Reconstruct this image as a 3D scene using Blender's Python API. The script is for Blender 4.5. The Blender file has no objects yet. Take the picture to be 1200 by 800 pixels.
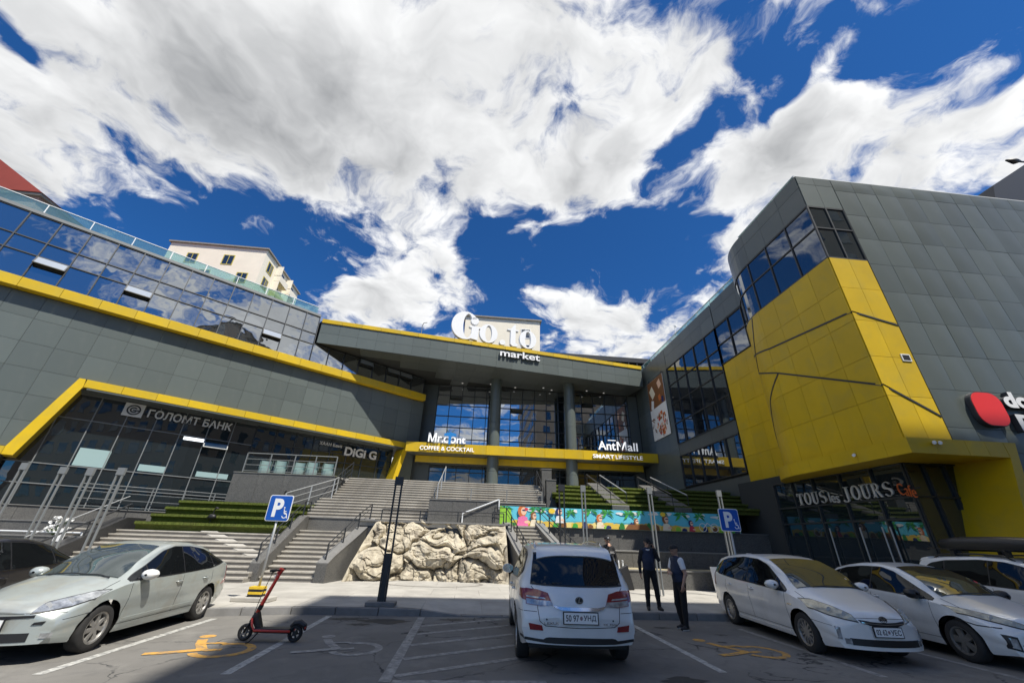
import bpy, bmesh, math, random
import numpy as np
from math import radians, sin, cos, pi, sqrt, atan2, tan
from mathutils import Vector, Matrix, noise as mnoise
from mathutils.bvhtree import BVHTree
random.seed(11); np.random.seed(11)
scene = bpy.context.scene
COL = scene.collection
# ------------------------------------------------------------------ camera
CAM_YAW, CAM_PITCH, CAM_ROLL, CAM_H = radians(5), radians(26.8), radians(1.8), 1.7
_fw = Vector((sin(CAM_YAW)*cos(CAM_PITCH), cos(CAM_YAW)*cos(CAM_PITCH), sin(CAM_PITCH)))
_rt = Vector((cos(CAM_YAW), -sin(CAM_YAW), 0)); _up = _rt.cross(_fw)
_R = _rt*cos(CAM_ROLL) + _up*sin(CAM_ROLL); _U = _up*cos(CAM_ROLL) - _rt*sin(CAM_ROLL)
cd = bpy.data.cameras.new('camera'); cam = bpy.data.objects.new('camera', cd); COL.objects.link(cam)
cd.sensor_fit = 'HORIZONTAL'; cd.sensor_width = 36; cd.lens = 460/1200*36; cd.clip_start = .05; cd.clip_end = 3000
cam.matrix_world = Matrix(((_R.x, _U.x, -_fw.x, 0), (_R.y, _U.y, -_fw.y, 0), (_R.z, _U.z, -_fw.z, CAM_H), (0, 0, 0, 1)))
scene.camera = cam
# ------------------------------------------------------------------ light
SUN_AZ, SUN_EL = radians(50), radians(59.5)       # azimuth from +X towards -Y
sdir = Vector((cos(SUN_EL)*cos(SUN_AZ), -cos(SUN_EL)*sin(SUN_AZ), sin(SUN_EL)))
sl = bpy.data.lights.new('sun', 'SUN'); sl.energy = 3.6; sl.angle = radians(.5); sl.color = (1, .955, .87)
so = bpy.data.objects.new('sun', sl); COL.objects.link(so); so.rotation_euler = sdir.to_track_quat('Z', 'Y').to_euler()
so.location = (10, -20, 60)
scene.view_settings.view_transform = 'Standard'; scene.view_settings.look = 'None'
scene.view_settings.exposure = 0.88; scene.view_settings.gamma = 1; scene.view_settings.use_curve_mapping = False
scene.cycles.use_denoising = True; scene.cycles.max_bounces = 8; scene.cycles.glossy_bounces = 4; scene.cycles.transparent_max_bounces = 12
scene.cycles.sample_clamp_indirect = 6; scene.cycles.caustics_reflective = False; scene.cycles.caustics_refractive = False
# ------------------------------------------------------------------ sky with broken cloud
GREY=(2.138, 1.527, 0.442, -0.928, 4.41, -3.699, 99)
BLOBS=[(2.122,1.732,0.313,-1.309,3.972,-3.162,1.1),(3.337,-0.094,0.198,0.614,5.58,-2.679,1.0),(3.845,-0.116,0.233,0.57,4.978,-4.007,1.0),
 (5.837,-0.828,0.044,0.892,7.14,-4.824,0.7),(4.91,-5.79,0.989,3.926,4.632,-3.287,0.8),(4.572,3.622,2.078,0.251,6.064,-4.45,0.5),
 (3.549,0.785,0.636,0.595,7.038,-5.225,0.5),(3.421,0.077,0.827,2.318,7.641,-8.705,1.3),(6.158,0.256,0.594,0.617,5.893,-5.912,1.0),
 (4.083,-2.571,1.251,5.649,7.369,-6.522,0.7),(3.855,-4.965,0.601,6.249,7.501,-5.097,0.6),(4.403,-6.179,1.23,5.955,2.527,-6.041,1.0),
 (3.088,-5.322,0.425,12.245,6.146,-11.59,0.9),(3.707,-6.384,-0.641,7.042,5.549,-8.835,0.9),(8.861,-8.705,-3.374,2.291,15.125,-6.316,0.35),
 (5.037,-1.664,-0.429,0.981,5.159,-6.889,1.0),(18.148,-7.92,-2.48,3.076,15.314,-18.621,0.4),(7.911,-2.641,-0.649,1.424,9.963,-6.538,0.45),
 (12.565,-15.758,-6.585,3.161,15.51,-11.149,0.6),(45.332,17.897,31.569,5.853,15.406,-2.338,-0.91),(22.892,-4.776,-0.535,1.417,11.097,-6.542,-0.72),
 (6.467,3.578,1.062,-2.249,12.003,-11.772,-1.17),(10.411,-1.093,0.27,0.664,4.955,-5.681,-1.3),(5.652,1.716,1.261,0.516,7.967,-7.804,-1.17),
 (3.111,-0.913,-0.203,0.746,4.675,-4.543,-1.43),(6.335,-9.095,2.768,14.246,7.863,-10.9,-1.17),(8.403,-12.914,0.448,9.597,9.851,-8.523,-1.3),
 (20.895,-12.466,-4.17,4.224,31.316,-11.983,-0.65),(18.571,-27.046,-3.265,5.437,9.24,-6.087,-0.52),(10.639,-11.556,-4.564,5.485,36.265,-14.439,-1.04),
 (4.565,-9.114,0.091,18.854,9.637,-17.485,-1.17),(9.198,-4.474,-1.462,0.86,4.504,-4.607,-1.3),(14.607,-2.62,-0.154,1.382,8.712,-12.016,-0.52),
 (3.861,-8.027,1.018,33.923,12.467,-26.024,-1.43),(3.924,-8.527,-0.219,31.447,15.477,-29.255,-1.43),(7.317,-15.001,-1.263,37.784,19.166,-42.736,-1.04),
 (33.897,-1.387,-7.515,-1.044,7.81,-4.591,-1.04),(7.117,-2.864,2.065,17.086,27.326,-25.429,-0.91),(15.902,-18.933,-7.88,4.931,23.282,-18.267,-0.26),
 (5.875,1.772,1.323,0.421,7.427,-8.649,-0.91),(9.076,7.362,1.883,-4.34,9.835,-13.186,-0.39)]

CLOUD_W, CLOUD_B = .165, -.04
def build_world():
    w = bpy.data.worlds.new('World'); scene.world = w; w.use_nodes = True
    nt = w.node_tree; N = nt.nodes; L = nt.links; N.clear()
    def nd(t, **k):
        n = N.new(t)
        for a, b in k.items(): setattr(n, a, b)
        return n
    def setin(n, i, v):
        if hasattr(v, 'is_output') or isinstance(v, bpy.types.NodeSocket): L.new(v, n.inputs[i])
        else: n.inputs[i].default_value = v
    def M(op, a, b=0., c=0., clamp=False):
        n = nd('ShaderNodeMath', operation=op, use_clamp=clamp); setin(n, 0, a); setin(n, 1, b); setin(n, 2, c); return n.outputs[0]
    def V(op, a, b=(0, 0, 0), out=0):
        n = nd('ShaderNodeVectorMath', operation=op); setin(n, 0, a); setin(n, 1, b); return n.outputs[out]
    def mapr(v, a, b, c=0., d=1., smooth=True):
        n = nd('ShaderNodeMapRange', interpolation_type='SMOOTHSTEP' if smooth else 'LINEAR'); setin(n, 0, v)
        n.inputs[1].default_value = a; n.inputs[2].default_value = b; n.inputs[3].default_value = c; n.inputs[4].default_value = d; return n.outputs[0]
    def mixc(f, a, b):
        n = nd('ShaderNodeMix', data_type='RGBA'); setin(n, 0, f); setin(n, 6, a); setin(n, 7, b); return n.outputs[2]
    tc = nd('ShaderNodeTexCoord').outputs['Generated']
    sp = nd('ShaderNodeSeparateXYZ'); L.new(tc, sp.inputs[0])
    z = M('ADD', M('MAXIMUM', sp.outputs[2], .02), .15)
    cb = nd('ShaderNodeCombineXYZ'); L.new(M('DIVIDE', sp.outputs[0], z), cb.inputs[0]); L.new(M('DIVIDE', sp.outputs[1], z), cb.inputs[1]); cb.inputs[2].default_value = 1
    p = cb.outputs[0]
    def noise(scale, det, rough, off=(0, 0, 0), dist=0., vec=None, out=0):
        n = nd('ShaderNodeTexNoise'); n.inputs['Scale'].default_value = scale; n.inputs['Detail'].default_value = det
        n.inputs['Roughness'].default_value = rough; n.inputs['Distortion'].default_value = dist
        L.new(V('ADD', vec or p, off), n.inputs['Vector']); return n.outputs[out]
    def warp(vec, scale, amt, off):
        c = noise(scale, 3, .55, off, 0, vec, 1); d = V('SUBTRACT', c, (.5, .5, .5)); return V('MULTIPLY', d, (amt, amt, 0))
    pw = V('ADD', V('ADD', p, warp(p, 1.7, .34, (4.2, 1.1, 0))), warp(p, 6.5, .11, (7.7, 2.9, 0)))
    acc = None
    for ax, ay, a0, bx, by, b0, wt in BLOBS:
        u = V('DOT_PRODUCT', pw, (ax, ay, a0), 1); v = V('DOT_PRODUCT', pw, (bx, by, b0), 1)
        l2 = M('MULTIPLY_ADD', u, u, M('MULTIPLY', v, v))
        g = M('POWER', .3679, M('MINIMUM', l2, 30))
        acc = M('MULTIPLY', g, wt) if acc is None else M('MULTIPLY_ADD', g, wt, acc)
    acc = M('MAXIMUM', M('MINIMUM', acc, 1.1), -1.3)
    u = V('DOT_PRODUCT', pw, GREY[0:3], 1); v = V('DOT_PRODUCT', pw, GREY[3:6], 1)
    grey = M('POWER', .3679, M('MINIMUM', M('MULTIPLY_ADD', u, u, M('MULTIPLY', v, v)), 30))
    f1 = noise(2.6, 11, .60, (3.1, 1.7, 0), 0, pw)
    f1s = noise(2.6, 5, .58, (3.1+sdir.x*.11, 1.7+sdir.y*.11, 0), 0, pw)
    f2 = noise(9., 8, .62, (9.3, 4.1, 0), .3, pw)
    f3 = noise(1.3, 5, .5, (1.3, 7.9, 0), 0, pw)
    base = M('ADD', M('MULTIPLY_ADD', f1, 1.0, M('MULTIPLY', f2, .54)), M('MULTIPLY_ADD', acc, CLOUD_W, CLOUD_B))
    dens = M('MULTIPLY', mapr(base, .69, .87), mapr(sp.outputs[2], .02, .09))
    body = mapr(base, .74, 1.10, smooth=False)
    lit = M('MULTIPLY', M('SUBTRACT', f1, f1s), 2.6)
    tone = M('ADD', M('MULTIPLY_ADD', body, -.70, M('MULTIPLY_ADD', f3, -.55, M('MULTIPLY_ADD', grey, -.26, 1.27))), M('ADD', lit, M('MULTIPLY', M('SUBTRACT', f2, .5), .75)), clamp=True)
    ccol = mixc(tone, (1.3, 1.34, 1.4, 1), (3.75, 3.78, 3.8, 1))
    sky = nd('ShaderNodeTexSky', sky_type='NISHITA'); sky.sun_disc = False; sky.sun_elevation = SUN_EL
    sky.sun_rotation = atan2(sdir.x, sdir.y); sky.altitude = 1300; sky.air_density = 1.0; sky.dust_density = .25; sky.ozone_density = 3.5
    tint = nd('ShaderNodeMix', data_type='RGBA', blend_type='MULTIPLY'); tint.inputs[0].default_value = 1
    L.new(sky.outputs[0], tint.inputs[6]); tint.inputs[7].default_value = (.10, .28, .46, 1)
    col = mixc(dens, tint.outputs[2], ccol)
    bg = nd('ShaderNodeBackground'); L.new(col, bg.inputs[0]); bg.inputs[1].default_value = .15
    o = nd('ShaderNodeOutputWorld'); L.new(bg.outputs[0], o.inputs[0])
    w.cycles.sampling_method = 'MANUAL'; w.cycles.sample_map_resolution = 512
build_world()
# ------------------------------------------------------------------ helpers
WM = {}
I4 = Matrix.Identity(4)
def tag(o, label=None, cat=None, group=None, kind=None):
    if label: o['label'] = label
    if cat: o['category'] = cat
    if group: o['group'] = group
    if kind: o['kind'] = kind
    return o
def link(o, parent=None, M=I4):
    COL.objects.link(o); WM[o.name] = M.copy()
    if parent is not None:
        o.parent = parent; o.matrix_basis = WM[parent.name].inverted() @ M
    else: o.matrix_basis = M
    return o
def thing(name, label, cat, M=I4, group=None):
    if not isinstance(M, Matrix): M = Matrix.Translation(Vector(M))
    o = bpy.data.objects.new(name, None); o.empty_display_size = .2
    return tag(link(o, None, M), label, cat, group)
def part_empty(name, parent, M=None):
    o = bpy.data.objects.new(name, None); o.empty_display_size = .1
    return link(o, parent, WM[parent.name] if M is None else M)
def inst(name, me, parent=None, M=I4):
    return link(bpy.data.objects.new(name, me), parent, M)
def copy_tree(o, M, parent=None):
    """copy a thing with its parts; M = new world matrix of the copy"""
    old = WM[o.name]; c = o.copy(); link(c, parent, M)
    for ch in [x for x in bpy.data.objects if x.parent == o]:
        copy_tree(ch, M @ old.inverted() @ WM[ch.name], c)
    return c
def frame(o, u):
    """local x = u (to the right seen from outside), y = into the wall, z = up"""
    u = Vector(u).normalized(); y = Vector((0, 0, 1)).cross(u); o = Vector(o)
    return Matrix(((u.x, y.x, 0, o.x), (u.y, y.y, 0, o.y), (u.z, y.z, 1, o.z), (0, 0, 0, 1)))
def T(x, y=0, z=0): return Matrix.Translation((x, y, z))
def RZ(a): return Matrix.Rotation(a, 4, 'Z')
class MB:
    def __init__(s): s.v = []; s.f = []; s.m = []; s.mi = 0
    def add(s, vs, fs):
        b = len(s.v); s.v += [tuple(v) for v in vs]; s.f += [tuple(b+i for i in f) for f in fs]; s.m += [s.mi]*len(fs); return s
    def box(s, x0, x1, y0, y1, z0, z1, M=None):
        vs = [(x0,y0,z0),(x1,y0,z0),(x1,y1,z0),(x0,y1,z0),(x0,y0,z1),(x1,y0,z1),(x1,y1,z1),(x0,y1,z1)]
        if M is not None: vs = [M @ Vector(v) for v in vs]
        return s.add(vs, [(0,3,2,1),(4,5,6,7),(0,1,5,4),(1,2,6,5),(2,3,7,6),(3,0,4,7)])
    def tube(s, p, q, r, n=8, r2=None, cap=True):
        p, q = Vector(p), Vector(q); d = (q-p)
        if d.length < 1e-6: return s
        d.normalize(); a = d.orthogonal().normalized(); b = d.cross(a); r2 = r if r2 is None else r2
        vs = [p+(a*cos(2*pi*i/n)+b*sin(2*pi*i/n))*r for i in range(n)] + [q+(a*cos(2*pi*i/n)+b*sin(2*pi*i/n))*r2 for i in range(n)]
        fs = [(i, (i+1) % n, n+(i+1) % n, n+i) for i in range(n)]
        if cap: fs += [tuple(range(n-1, -1, -1)), tuple(range(n, 2*n))]
        return s.add(vs, fs)
    def path(s, pts, r, n=8):
        pts = [Vector(p) for p in pts]; k = len(pts); rings = []
        a = None
        for i, p in enumerate(pts):
            d = (pts[min(i+1, k-1)]-pts[max(i-1, 0)]).normalized()
            a = (d.orthogonal() if a is None else a - d*a.dot(d)).normalized(); b = d.cross(a)
            rr = r[i] if isinstance(r, (list, tuple)) else r
            rings.append([p+(a*cos(2*pi*j/n)+b*sin(2*pi*j/n))*rr for j in range(n)])
        vs = [v for R in rings for v in R]
        fs = [(i*n+j, i*n+(j+1) % n, (i+1)*n+(j+1) % n, (i+1)*n+j) for i in range(k-1) for j in range(n)]
        fs += [tuple(range(n-1, -1, -1)), tuple((k-1)*n+j for j in range(n))]
        return s.add(vs, fs)
    def prism(s, poly, z0, z1, M=None):
        """poly: ccw 2D points, extruded along local z"""
        n = len(poly); vs = [(x, y, z0) for x, y in poly]+[(x, y, z1) for x, y in poly]
        if M is not None: vs = [M @ Vector(v) for v in vs]
        return s.add(vs, [tuple(range(n-1, -1, -1)), tuple(range(n, 2*n))]+[(i, (i+1) % n, n+(i+1) % n, n+i) for i in range(n)])
    def plate(s, poly, y0, y1, M=None):
        """poly: points in local xz (ccw seen from -y), extruded along y"""
        n = len(poly); vs = [(x, y0, z) for x, z in poly]+[(x, y1, z) for x, z in poly]
        if M is not None: vs = [M @ Vector(v) for v in vs]
        return s.add(vs, [tuple(range(n)), tuple(range(2*n-1, n-1, -1))]+[(i, n+i, n+(i+1) % n, (i+1) % n) for i in range(n)])
    def lathe(s, prof, M=None, n=16):
        """prof (r,z) about local z"""
        k = len(prof); vs = []
        for r, z in prof:
            for j in range(n): vs.append(Vector((r*cos(2*pi*j/n), r*sin(2*pi*j/n), z)))
        if M is not None: vs = [M @ v for v in vs]
        fs = [(i*n+j, i*n+(j+1) % n, (i+1)*n+(j+1) % n, (i+1)*n+j) for i in range(k-1) for j in range(n)]
        return s.add(vs, fs)
    def grid(s, P, nu, nv, flip=False):
        """P: list of rows"""
        vs = [v for row in P for v in row]
        fs = []
        for i in range(nu-1):
            for j in range(nv-1):
                q = (i*nv+j, (i+1)*nv+j, (i+1)*nv+j+1, i*nv+j+1); fs.append(q[::-1] if flip else q)
        return s.add(vs, fs)
    def mesh(s, name, mats=None, smooth=False, angle=None):
        me = bpy.data.meshes.new(name); me.from_pydata(s.v, [], s.f)
        if mats is not None:
            for m in (mats if isinstance(mats, (list, tuple)) else [mats]): me.materials.append(m)
        if max(s.m, default=0) > 0: me.polygons.foreach_set('material_index', s.m)
        if smooth or angle:
            me.polygons.foreach_set('use_smooth', [True]*len(me.polygons))
            if angle: me.set_sharp_from_angle(angle=radians(angle))
        me.update(); return me
    def build(s, name, mats, parent=None, M=I4, smooth=False, angle=None):
        return inst(name, s.mesh(name, mats, smooth, angle), parent, M)
def bevel_mesh(me, w, seg=1):
    bm = bmesh.new(); bm.from_mesh(me)
    bmesh.ops.bevel(bm, geom=bm.edges[:], offset=w, segments=seg, affect='EDGES', profile=.5, clamp_overlap=True)
    bm.to_mesh(me); bm.free(); return me
_bc = {}
def bbox_mesh(sx, sy, sz, mat, bev=.008):
    """shared bevelled box, centred in x,y, base at z=0"""
    k = (round(sx, 3), round(sy, 3), round(sz, 3), mat.name, bev)
    if k not in _bc:
        me = MB().box(-sx/2, sx/2, -sy/2, sy/2, 0, sz).mesh('block', mat)
        if bev: bevel_mesh(me, bev)
        _bc[k] = me
    return _bc[k]
# ------------------------------------------------------------------ materials
def lin(c):
    return tuple(((x/255)/12.92 if x/255 <= .04045 else ((x/255+.055)/1.055)**2.4) for x in c)
def mat(name, col=(.5, .5, .5), rough=.6, metal=0., spec=.5, var=0., vscale=3., bump=0., bscale=40., coat=0., col2=None, det=5, emit=None, alpha=1., objvar=0., dirt=None, dirt_scale=1.2, dirt_amt=.5, ior=1.5, trans=0.):
    m = bpy.data.materials.new(name); m.use_nodes = True
    nt = m.node_tree; N = nt.nodes; L = nt.links; b = N['Principled BSDF']
    b.inputs['Base Color'].default_value = (*col, 1); b.inputs['Roughness'].default_value = rough; b.inputs['Metallic'].default_value = metal
    b.inputs['Specular IOR Level'].default_value = spec; b.inputs['Coat Weight'].default_value = coat; b.inputs['IOR'].default_value = ior
    b.inputs['Coat Roughness'].default_value = .06; b.inputs['Transmission Weight'].default_value = trans
    if emit: b.inputs['Emission Color'].default_value = (*emit[:3], 1); b.inputs['Emission Strength'].default_value = emit[3]
    tc = N.new('ShaderNodeTexCoord').outputs['Object']
    src = None
    def noise(sc, d=5, ro=.6, dist=0.):
        n = N.new('ShaderNodeTexNoise'); n.inputs['Scale'].default_value = sc; n.inputs['Detail'].default_value = d; n.inputs['Roughness'].default_value = ro; n.inputs['Distortion'].default_value = dist
        L.new(tc, n.inputs['Vector']); return n.outputs[0]
    def mr(v, a, b_, c=0., d=1.):
        n = N.new('ShaderNodeMapRange'); L.new(v, n.inputs[0]); n.inputs[1].default_value = a; n.inputs[2].default_value = b_; n.inputs[3].default_value = c; n.inputs[4].default_value = d; return n.outputs[0]
    def mix(f, a, c, bt='MIX'):
        n = N.new('ShaderNodeMix'); n.data_type = 'RGBA'; n.blend_type = bt
        for i, v in ((0, f), (6, a), (7, c)):
            if isinstance(v, bpy.types.NodeSocket): L.new(v, n.inputs[i])
            else: n.inputs[i].default_value = v if not isinstance(v, tuple) else (*v[:3], 1)
        return n.outputs[2]
    cur = (*col, 1)
    if col2 is not None or var:
        c2 = col2 if col2 is not None else tuple(x*(1-var) for x in col)
        cur = mix(mr(noise(vscale, det), .33, .67), col, c2)
    if objvar:
        oi = N.new('ShaderNodeObjectInfo'); cur = mix(1., cur, mr(oi.outputs['Random'], 0, 1, 1-objvar, 1+objvar), 'MULTIPLY')
    if dirt:
        cur = mix(mr(noise(dirt_scale, 6, .65, .6), .48, .7, 0, dirt_amt), cur, dirt)
    if isinstance(cur, bpy.types.NodeSocket): L.new(cur, b.inputs['Base Color'])
    if bump:
        bn = N.new('ShaderNodeBump'); bn.inputs['Strength'].default_value = 1; bn.inputs['Distance'].default_value = bump
        L.new(noise(bscale, 5, .6), bn.inputs['Height']); L.new(bn.outputs[0], b.inputs['Normal'])
    if alpha < 1: b.inputs['Alpha'].default_value = alpha
    return m
def glass_mat(name, tint, refl0, refl1, rough=.012, wave=.0, through=0., thr_col=(.6, .75, .7), power=3.):
    """facade / car glass: dark body behind a mirror-like face, reflection rising to grazing view; optional see-through share"""
    m = bpy.data.materials.new(name); m.use_nodes = True
    nt = m.node_tree; N = nt.nodes; L = nt.links; N.clear()
    out = N.new('ShaderNodeOutputMaterial'); d = N.new('ShaderNodeBsdfDiffuse'); d.inputs[0].default_value = (*tint, 1)
    body = d.outputs[0]
    if through:
        t = N.new('ShaderNodeBsdfTransparent'); t.inputs[0].default_value = (*thr_col, 1)
        mx = N.new('ShaderNodeMixShader'); mx.inputs[0].default_value = through; L.new(d.outputs[0], mx.inputs[1]); L.new(t.outputs[0], mx.inputs[2]); body = mx.outputs[0]
    g = N.new('ShaderNodeBsdfGlossy'); g.inputs['Roughness'].default_value = rough; g.inputs[0].default_value = (.93, .97, 1, 1)
    lw = N.new('ShaderNodeLayerWeight'); lw.inputs[0].default_value = .5
    pw = N.new('ShaderNodeMath'); pw.operation = 'POWER'; L.new(lw.outputs['Facing'], pw.inputs[0]); pw.inputs[1].default_value = power
    mr = N.new('ShaderNodeMapRange'); L.new(pw.outputs[0], mr.inputs[0]); mr.inputs[1].default_value = 0.; mr.inputs[2].default_value = 1.; mr.inputs[3].default_value = refl0; mr.inputs[4].default_value = refl1
    if wave:
        tc = N.new('ShaderNodeTexCoord'); n = N.new('ShaderNodeTexNoise'); n.inputs['Scale'].default_value = .9; n.inputs['Detail'].default_value = 1.5
        oi = N.new('ShaderNodeObjectInfo'); ad = N.new('ShaderNodeVectorMath'); ad.operation = 'ADD'; L.new(tc.outputs['Object'], ad.inputs[0]); 
        sc = N.new('ShaderNodeVectorMath'); sc.operation = 'SCALE'; sc.inputs[0].default_value = (37., 61., 23.); L.new(oi.outputs['Random'], sc.inputs['Scale']); L.new(sc.outputs[0], ad.inputs[1])
        L.new(ad.outputs[0], n.inputs['Vector'])
        bp = N.new('ShaderNodeBump'); bp.inputs['Distance'].default_value = wave; L.new(n.outputs[0], bp.inputs['Height'])
        L.new(bp.outputs[0], g.inputs['Normal'])
    mx = N.new('ShaderNodeMixShader'); L.new(mr.outputs[0], mx.inputs[0]); L.new(body, mx.inputs[1]); L.new(g.outputs[0], mx.inputs[2])
    L.new(mx.outputs[0], out.inputs[0]); return m
MT = {}
def asphalt_mat():
    m = mat('worn_asphalt', (.185, .181, .172), .92, spec=.2); nt = m.node_tree; N = nt.nodes; L = nt.links; b = N['Principled BSDF']
    tc = N.new('ShaderNodeTexCoord').outputs['Object']
    def noise(sc, d=6, ro=.6, dist=0.):
        n = N.new('ShaderNodeTexNoise'); n.inputs['Scale'].default_value = sc; n.inputs['Detail'].default_value = d; n.inputs['Roughness'].default_value = ro; n.inputs['Distortion'].default_value = dist; L.new(tc, n.inputs['Vector']); return n.outputs[0]
    def mr(v, a, c, d=0., e=1.):
        n = N.new('ShaderNodeMapRange'); L.new(v, n.inputs[0]); n.inputs[1].default_value = a; n.inputs[2].default_value = c; n.inputs[3].default_value = d; n.inputs[4].default_value = e; return n.outputs[0]
    def mx(f, a, c, bt='MIX'):
        n = N.new('ShaderNodeMix'); n.data_type = 'RGBA'; n.blend_type = bt
        for i, v in ((0, f), (6, a), (7, c)):
            if isinstance(v, bpy.types.NodeSocket): L.new(v, n.inputs[i])
            else: n.inputs[i].default_value = v if not isinstance(v, tuple) else (*v[:3], 1)
        return n.outputs[2]
    def mul(a, c):
        n = N.new('ShaderNodeMath'); n.operation = 'MULTIPLY'; L.new(a, n.inputs[0]); L.new(c, n.inputs[1]); return n.outputs[0]
    col = mx(mr(noise(.45, 5, .6, .4), .35, .65), (.205, .196, .178), (.15, .143, .13))
    col = mx(mr(noise(2.2, 7, .7, .8), .52, .72, 0, .55), col, (.10, .098, .094))            # oil and tyre dirt
    col = mx(mr(noise(.9, 6, .65, .5), .56, .7, 0, .5), col, (.26, .25, .225))              # dust
    vo = N.new('ShaderNodeTexVoronoi'); vo.feature = 'DISTANCE_TO_EDGE'; vo.inputs['Scale'].default_value = .42
    wv = N.new('ShaderNodeVectorMath'); wv.operation = 'ADD'; nz = N.new('ShaderNodeTexNoise'); nz.inputs['Scale'].default_value = 1.6; nz.inputs['Detail'].default_value = 6; L.new(tc, nz.inputs['Vector']); L.new(tc, wv.inputs[0]); L.new(nz.outputs[1], wv.inputs[1]); L.new(wv.outputs[0], vo.inputs['Vector'])
    crack = mul(mr(vo.outputs[0], .004, .012, 1, 0), mr(noise(.7, 3), .45, .6))
    col = mx(crack, col, (.05, .05, .05)); col = mx(1., col, mr(noise(160, 2, .5), .2, .8, .78, 1.22), 'MULTIPLY')
    L.new(col, b.inputs['Base Color']); bp = N.new('ShaderNodeBump'); bp.inputs['Distance'].default_value = .004; L.new(noise(110, 4), bp.inputs['Height']); L.new(bp.outputs[0], b.inputs['Normal'])
    return m
MT['asphalt'] = asphalt_mat()
MT['asphalt_plain'] = mat('asphalt', (.19, .186, .177), .9, var=.35, vscale=.35, bump=.004, bscale=90, dirt=(.125, .122, .117), dirt_scale=.8, dirt_amt=.6, spec=.25)
MT['paving'] = mat('concrete_paving', (.44, .42, .375), .85, var=.22, vscale=1.3, bump=.002, bscale=60, objvar=.06, dirt=(.28, .26, .235), dirt_scale=.9, dirt_amt=.5, spec=.3)
MT['kerb'] = mat('kerb_stone', (.22, .215, .205), .85, var=.25, vscale=4, bump=.002, bscale=70, objvar=.08)
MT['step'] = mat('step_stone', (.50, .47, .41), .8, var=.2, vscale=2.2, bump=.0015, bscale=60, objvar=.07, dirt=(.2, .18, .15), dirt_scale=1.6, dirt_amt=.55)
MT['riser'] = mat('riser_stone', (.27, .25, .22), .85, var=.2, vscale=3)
MT['granite'] = mat('grey_granite', (.135, .132, .123), .5, col2=(.06, .058, .055), vscale=28, det=6, bump=.001, bscale=80, dirt=(.16, .155, .14), dirt_scale=1.2, dirt_amt=.35)
MT['granite_dark'] = mat('dark_granite', (.045, .045, .047), .35, col2=(.025, .025, .026), vscale=30, det=6)
MT['turf'] = mat('green_turf', (.11, .135, .03), .95, col2=(.07, .09, .02), vscale=9, bump=.02, bscale=120, dirt=(.11, .11, .04), dirt_scale=1.5, dirt_amt=.5, spec=.1)
MT['clad'] = mat('grey_cladding', (.10, .118, .110), .34, var=.06, vscale=.6, objvar=.10, spec=.5, dirt=(.135, .145, .135), dirt_scale=.9, dirt_amt=.35)
MT['clad2'] = mat('dark_grey_cladding', (.085, .097, .094), .45, var=.08, vscale=.6, objvar=.06)
MT['joint'] = mat('dark_joint', (.035, .038, .037), .9)  # dark backing colour seen through the open panel joints
MT['yellow'] = mat('yellow_panel', (.62, .415, .010), .42, var=.12, vscale=.7, objvar=.08, dirt=(.42, .32, .05), dirt_scale=1.1, dirt_amt=.45, spec=.4)
MT['alu'] = mat('grey_aluminium', (.19, .2, .2), .5, metal=.1)
MT['mull'] = mat('dark_mullion', (.03, .034, .037), .45)
MT['white_metal'] = mat('white_metal', (.75, .77, .78), .4)
MT['steel'] = mat('brushed_steel', (.4, .41, .41), .45, metal=.35)
MT['dark_steel'] = mat('dark_steel', (.028, .03, .033), .45, metal=.2)
MT['black'] = mat('black_plastic', (.012, .012, .013), .5)
MT['white'] = mat('white_face', (.82, .82, .80), .45)
MT['line'] = mat('worn_road_paint', (.55, .54, .49), .85, col2=(.28, .28, .265), vscale=14, dirt=(.16, .157, .15), dirt_scale=9, dirt_amt=1.)
MT['line_faint'] = mat('faded_road_paint', (.36, .35, .32), .85, col2=(.2, .195, .185), vscale=10, dirt=(.135, .133, .128), dirt_scale=5, dirt_amt=.9)
MT['line_yellow'] = mat('yellow_road_paint', (.62, .33, .06), .85, col2=(.45, .25, .06), vscale=10, dirt=(.15, .14, .125), dirt_scale=8, dirt_amt=1.)
MT['glass_mirror'] = glass_mat('mirror_facade_glass', (.012, .016, .02), .42, .9, .008, wave=.012)
MT['glass_dark'] = glass_mat('dark_facade_glass', (.012, .018, .022), .12, .6, .01, wave=.004)
MT['glass_blue'] = glass_mat('blue_facade_glass', (.01, .016, .024), .5, .85, .008, wave=.003)
MT['glass_side'] = glass_mat('side_facade_glass', (.012, .016, .022), .2, .65, .008, wave=.003)
MT['glass_sash'] = glass_mat('sash_glass_painted_sky', (.42, .45, .47), .25, .8, .03)  # pale body colour stands in for bright cloud mirrored by open sashes
MT['glass_rail'] = glass_mat('clear_rail_glass', (.25, .4, .38), .1, .5, .01, through=.82, thr_col=(.72, .9, .88))
MT['cream'] = mat('cream_render', (.84, .77, .63), .85, var=.08, vscale=.5)
MT['red_render'] = mat('red_render', (.30, .05, .035), .85, var=.15, vscale=.5)
MT['pink_render'] = mat('pink_render', (.45, .28, .24), .85, var=.1)
MT['win'] = glass_mat('apartment_glass', (.02, .025, .03), .15, .6)

MT['coping'] = mat('granite_coping', (.2, .195, .185), .5, var=.2, vscale=10)
# ================================================================== SETTING: ground, paving, stairs, walls
ground = inst('ground', MB().add([(-900,-900,0),(900,-900,0),(900,1500,0),(-900,1500,0)], [(0,1,2,3)]).mesh('ground', MT['asphalt'])); tag(ground, kind='structure')
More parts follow.
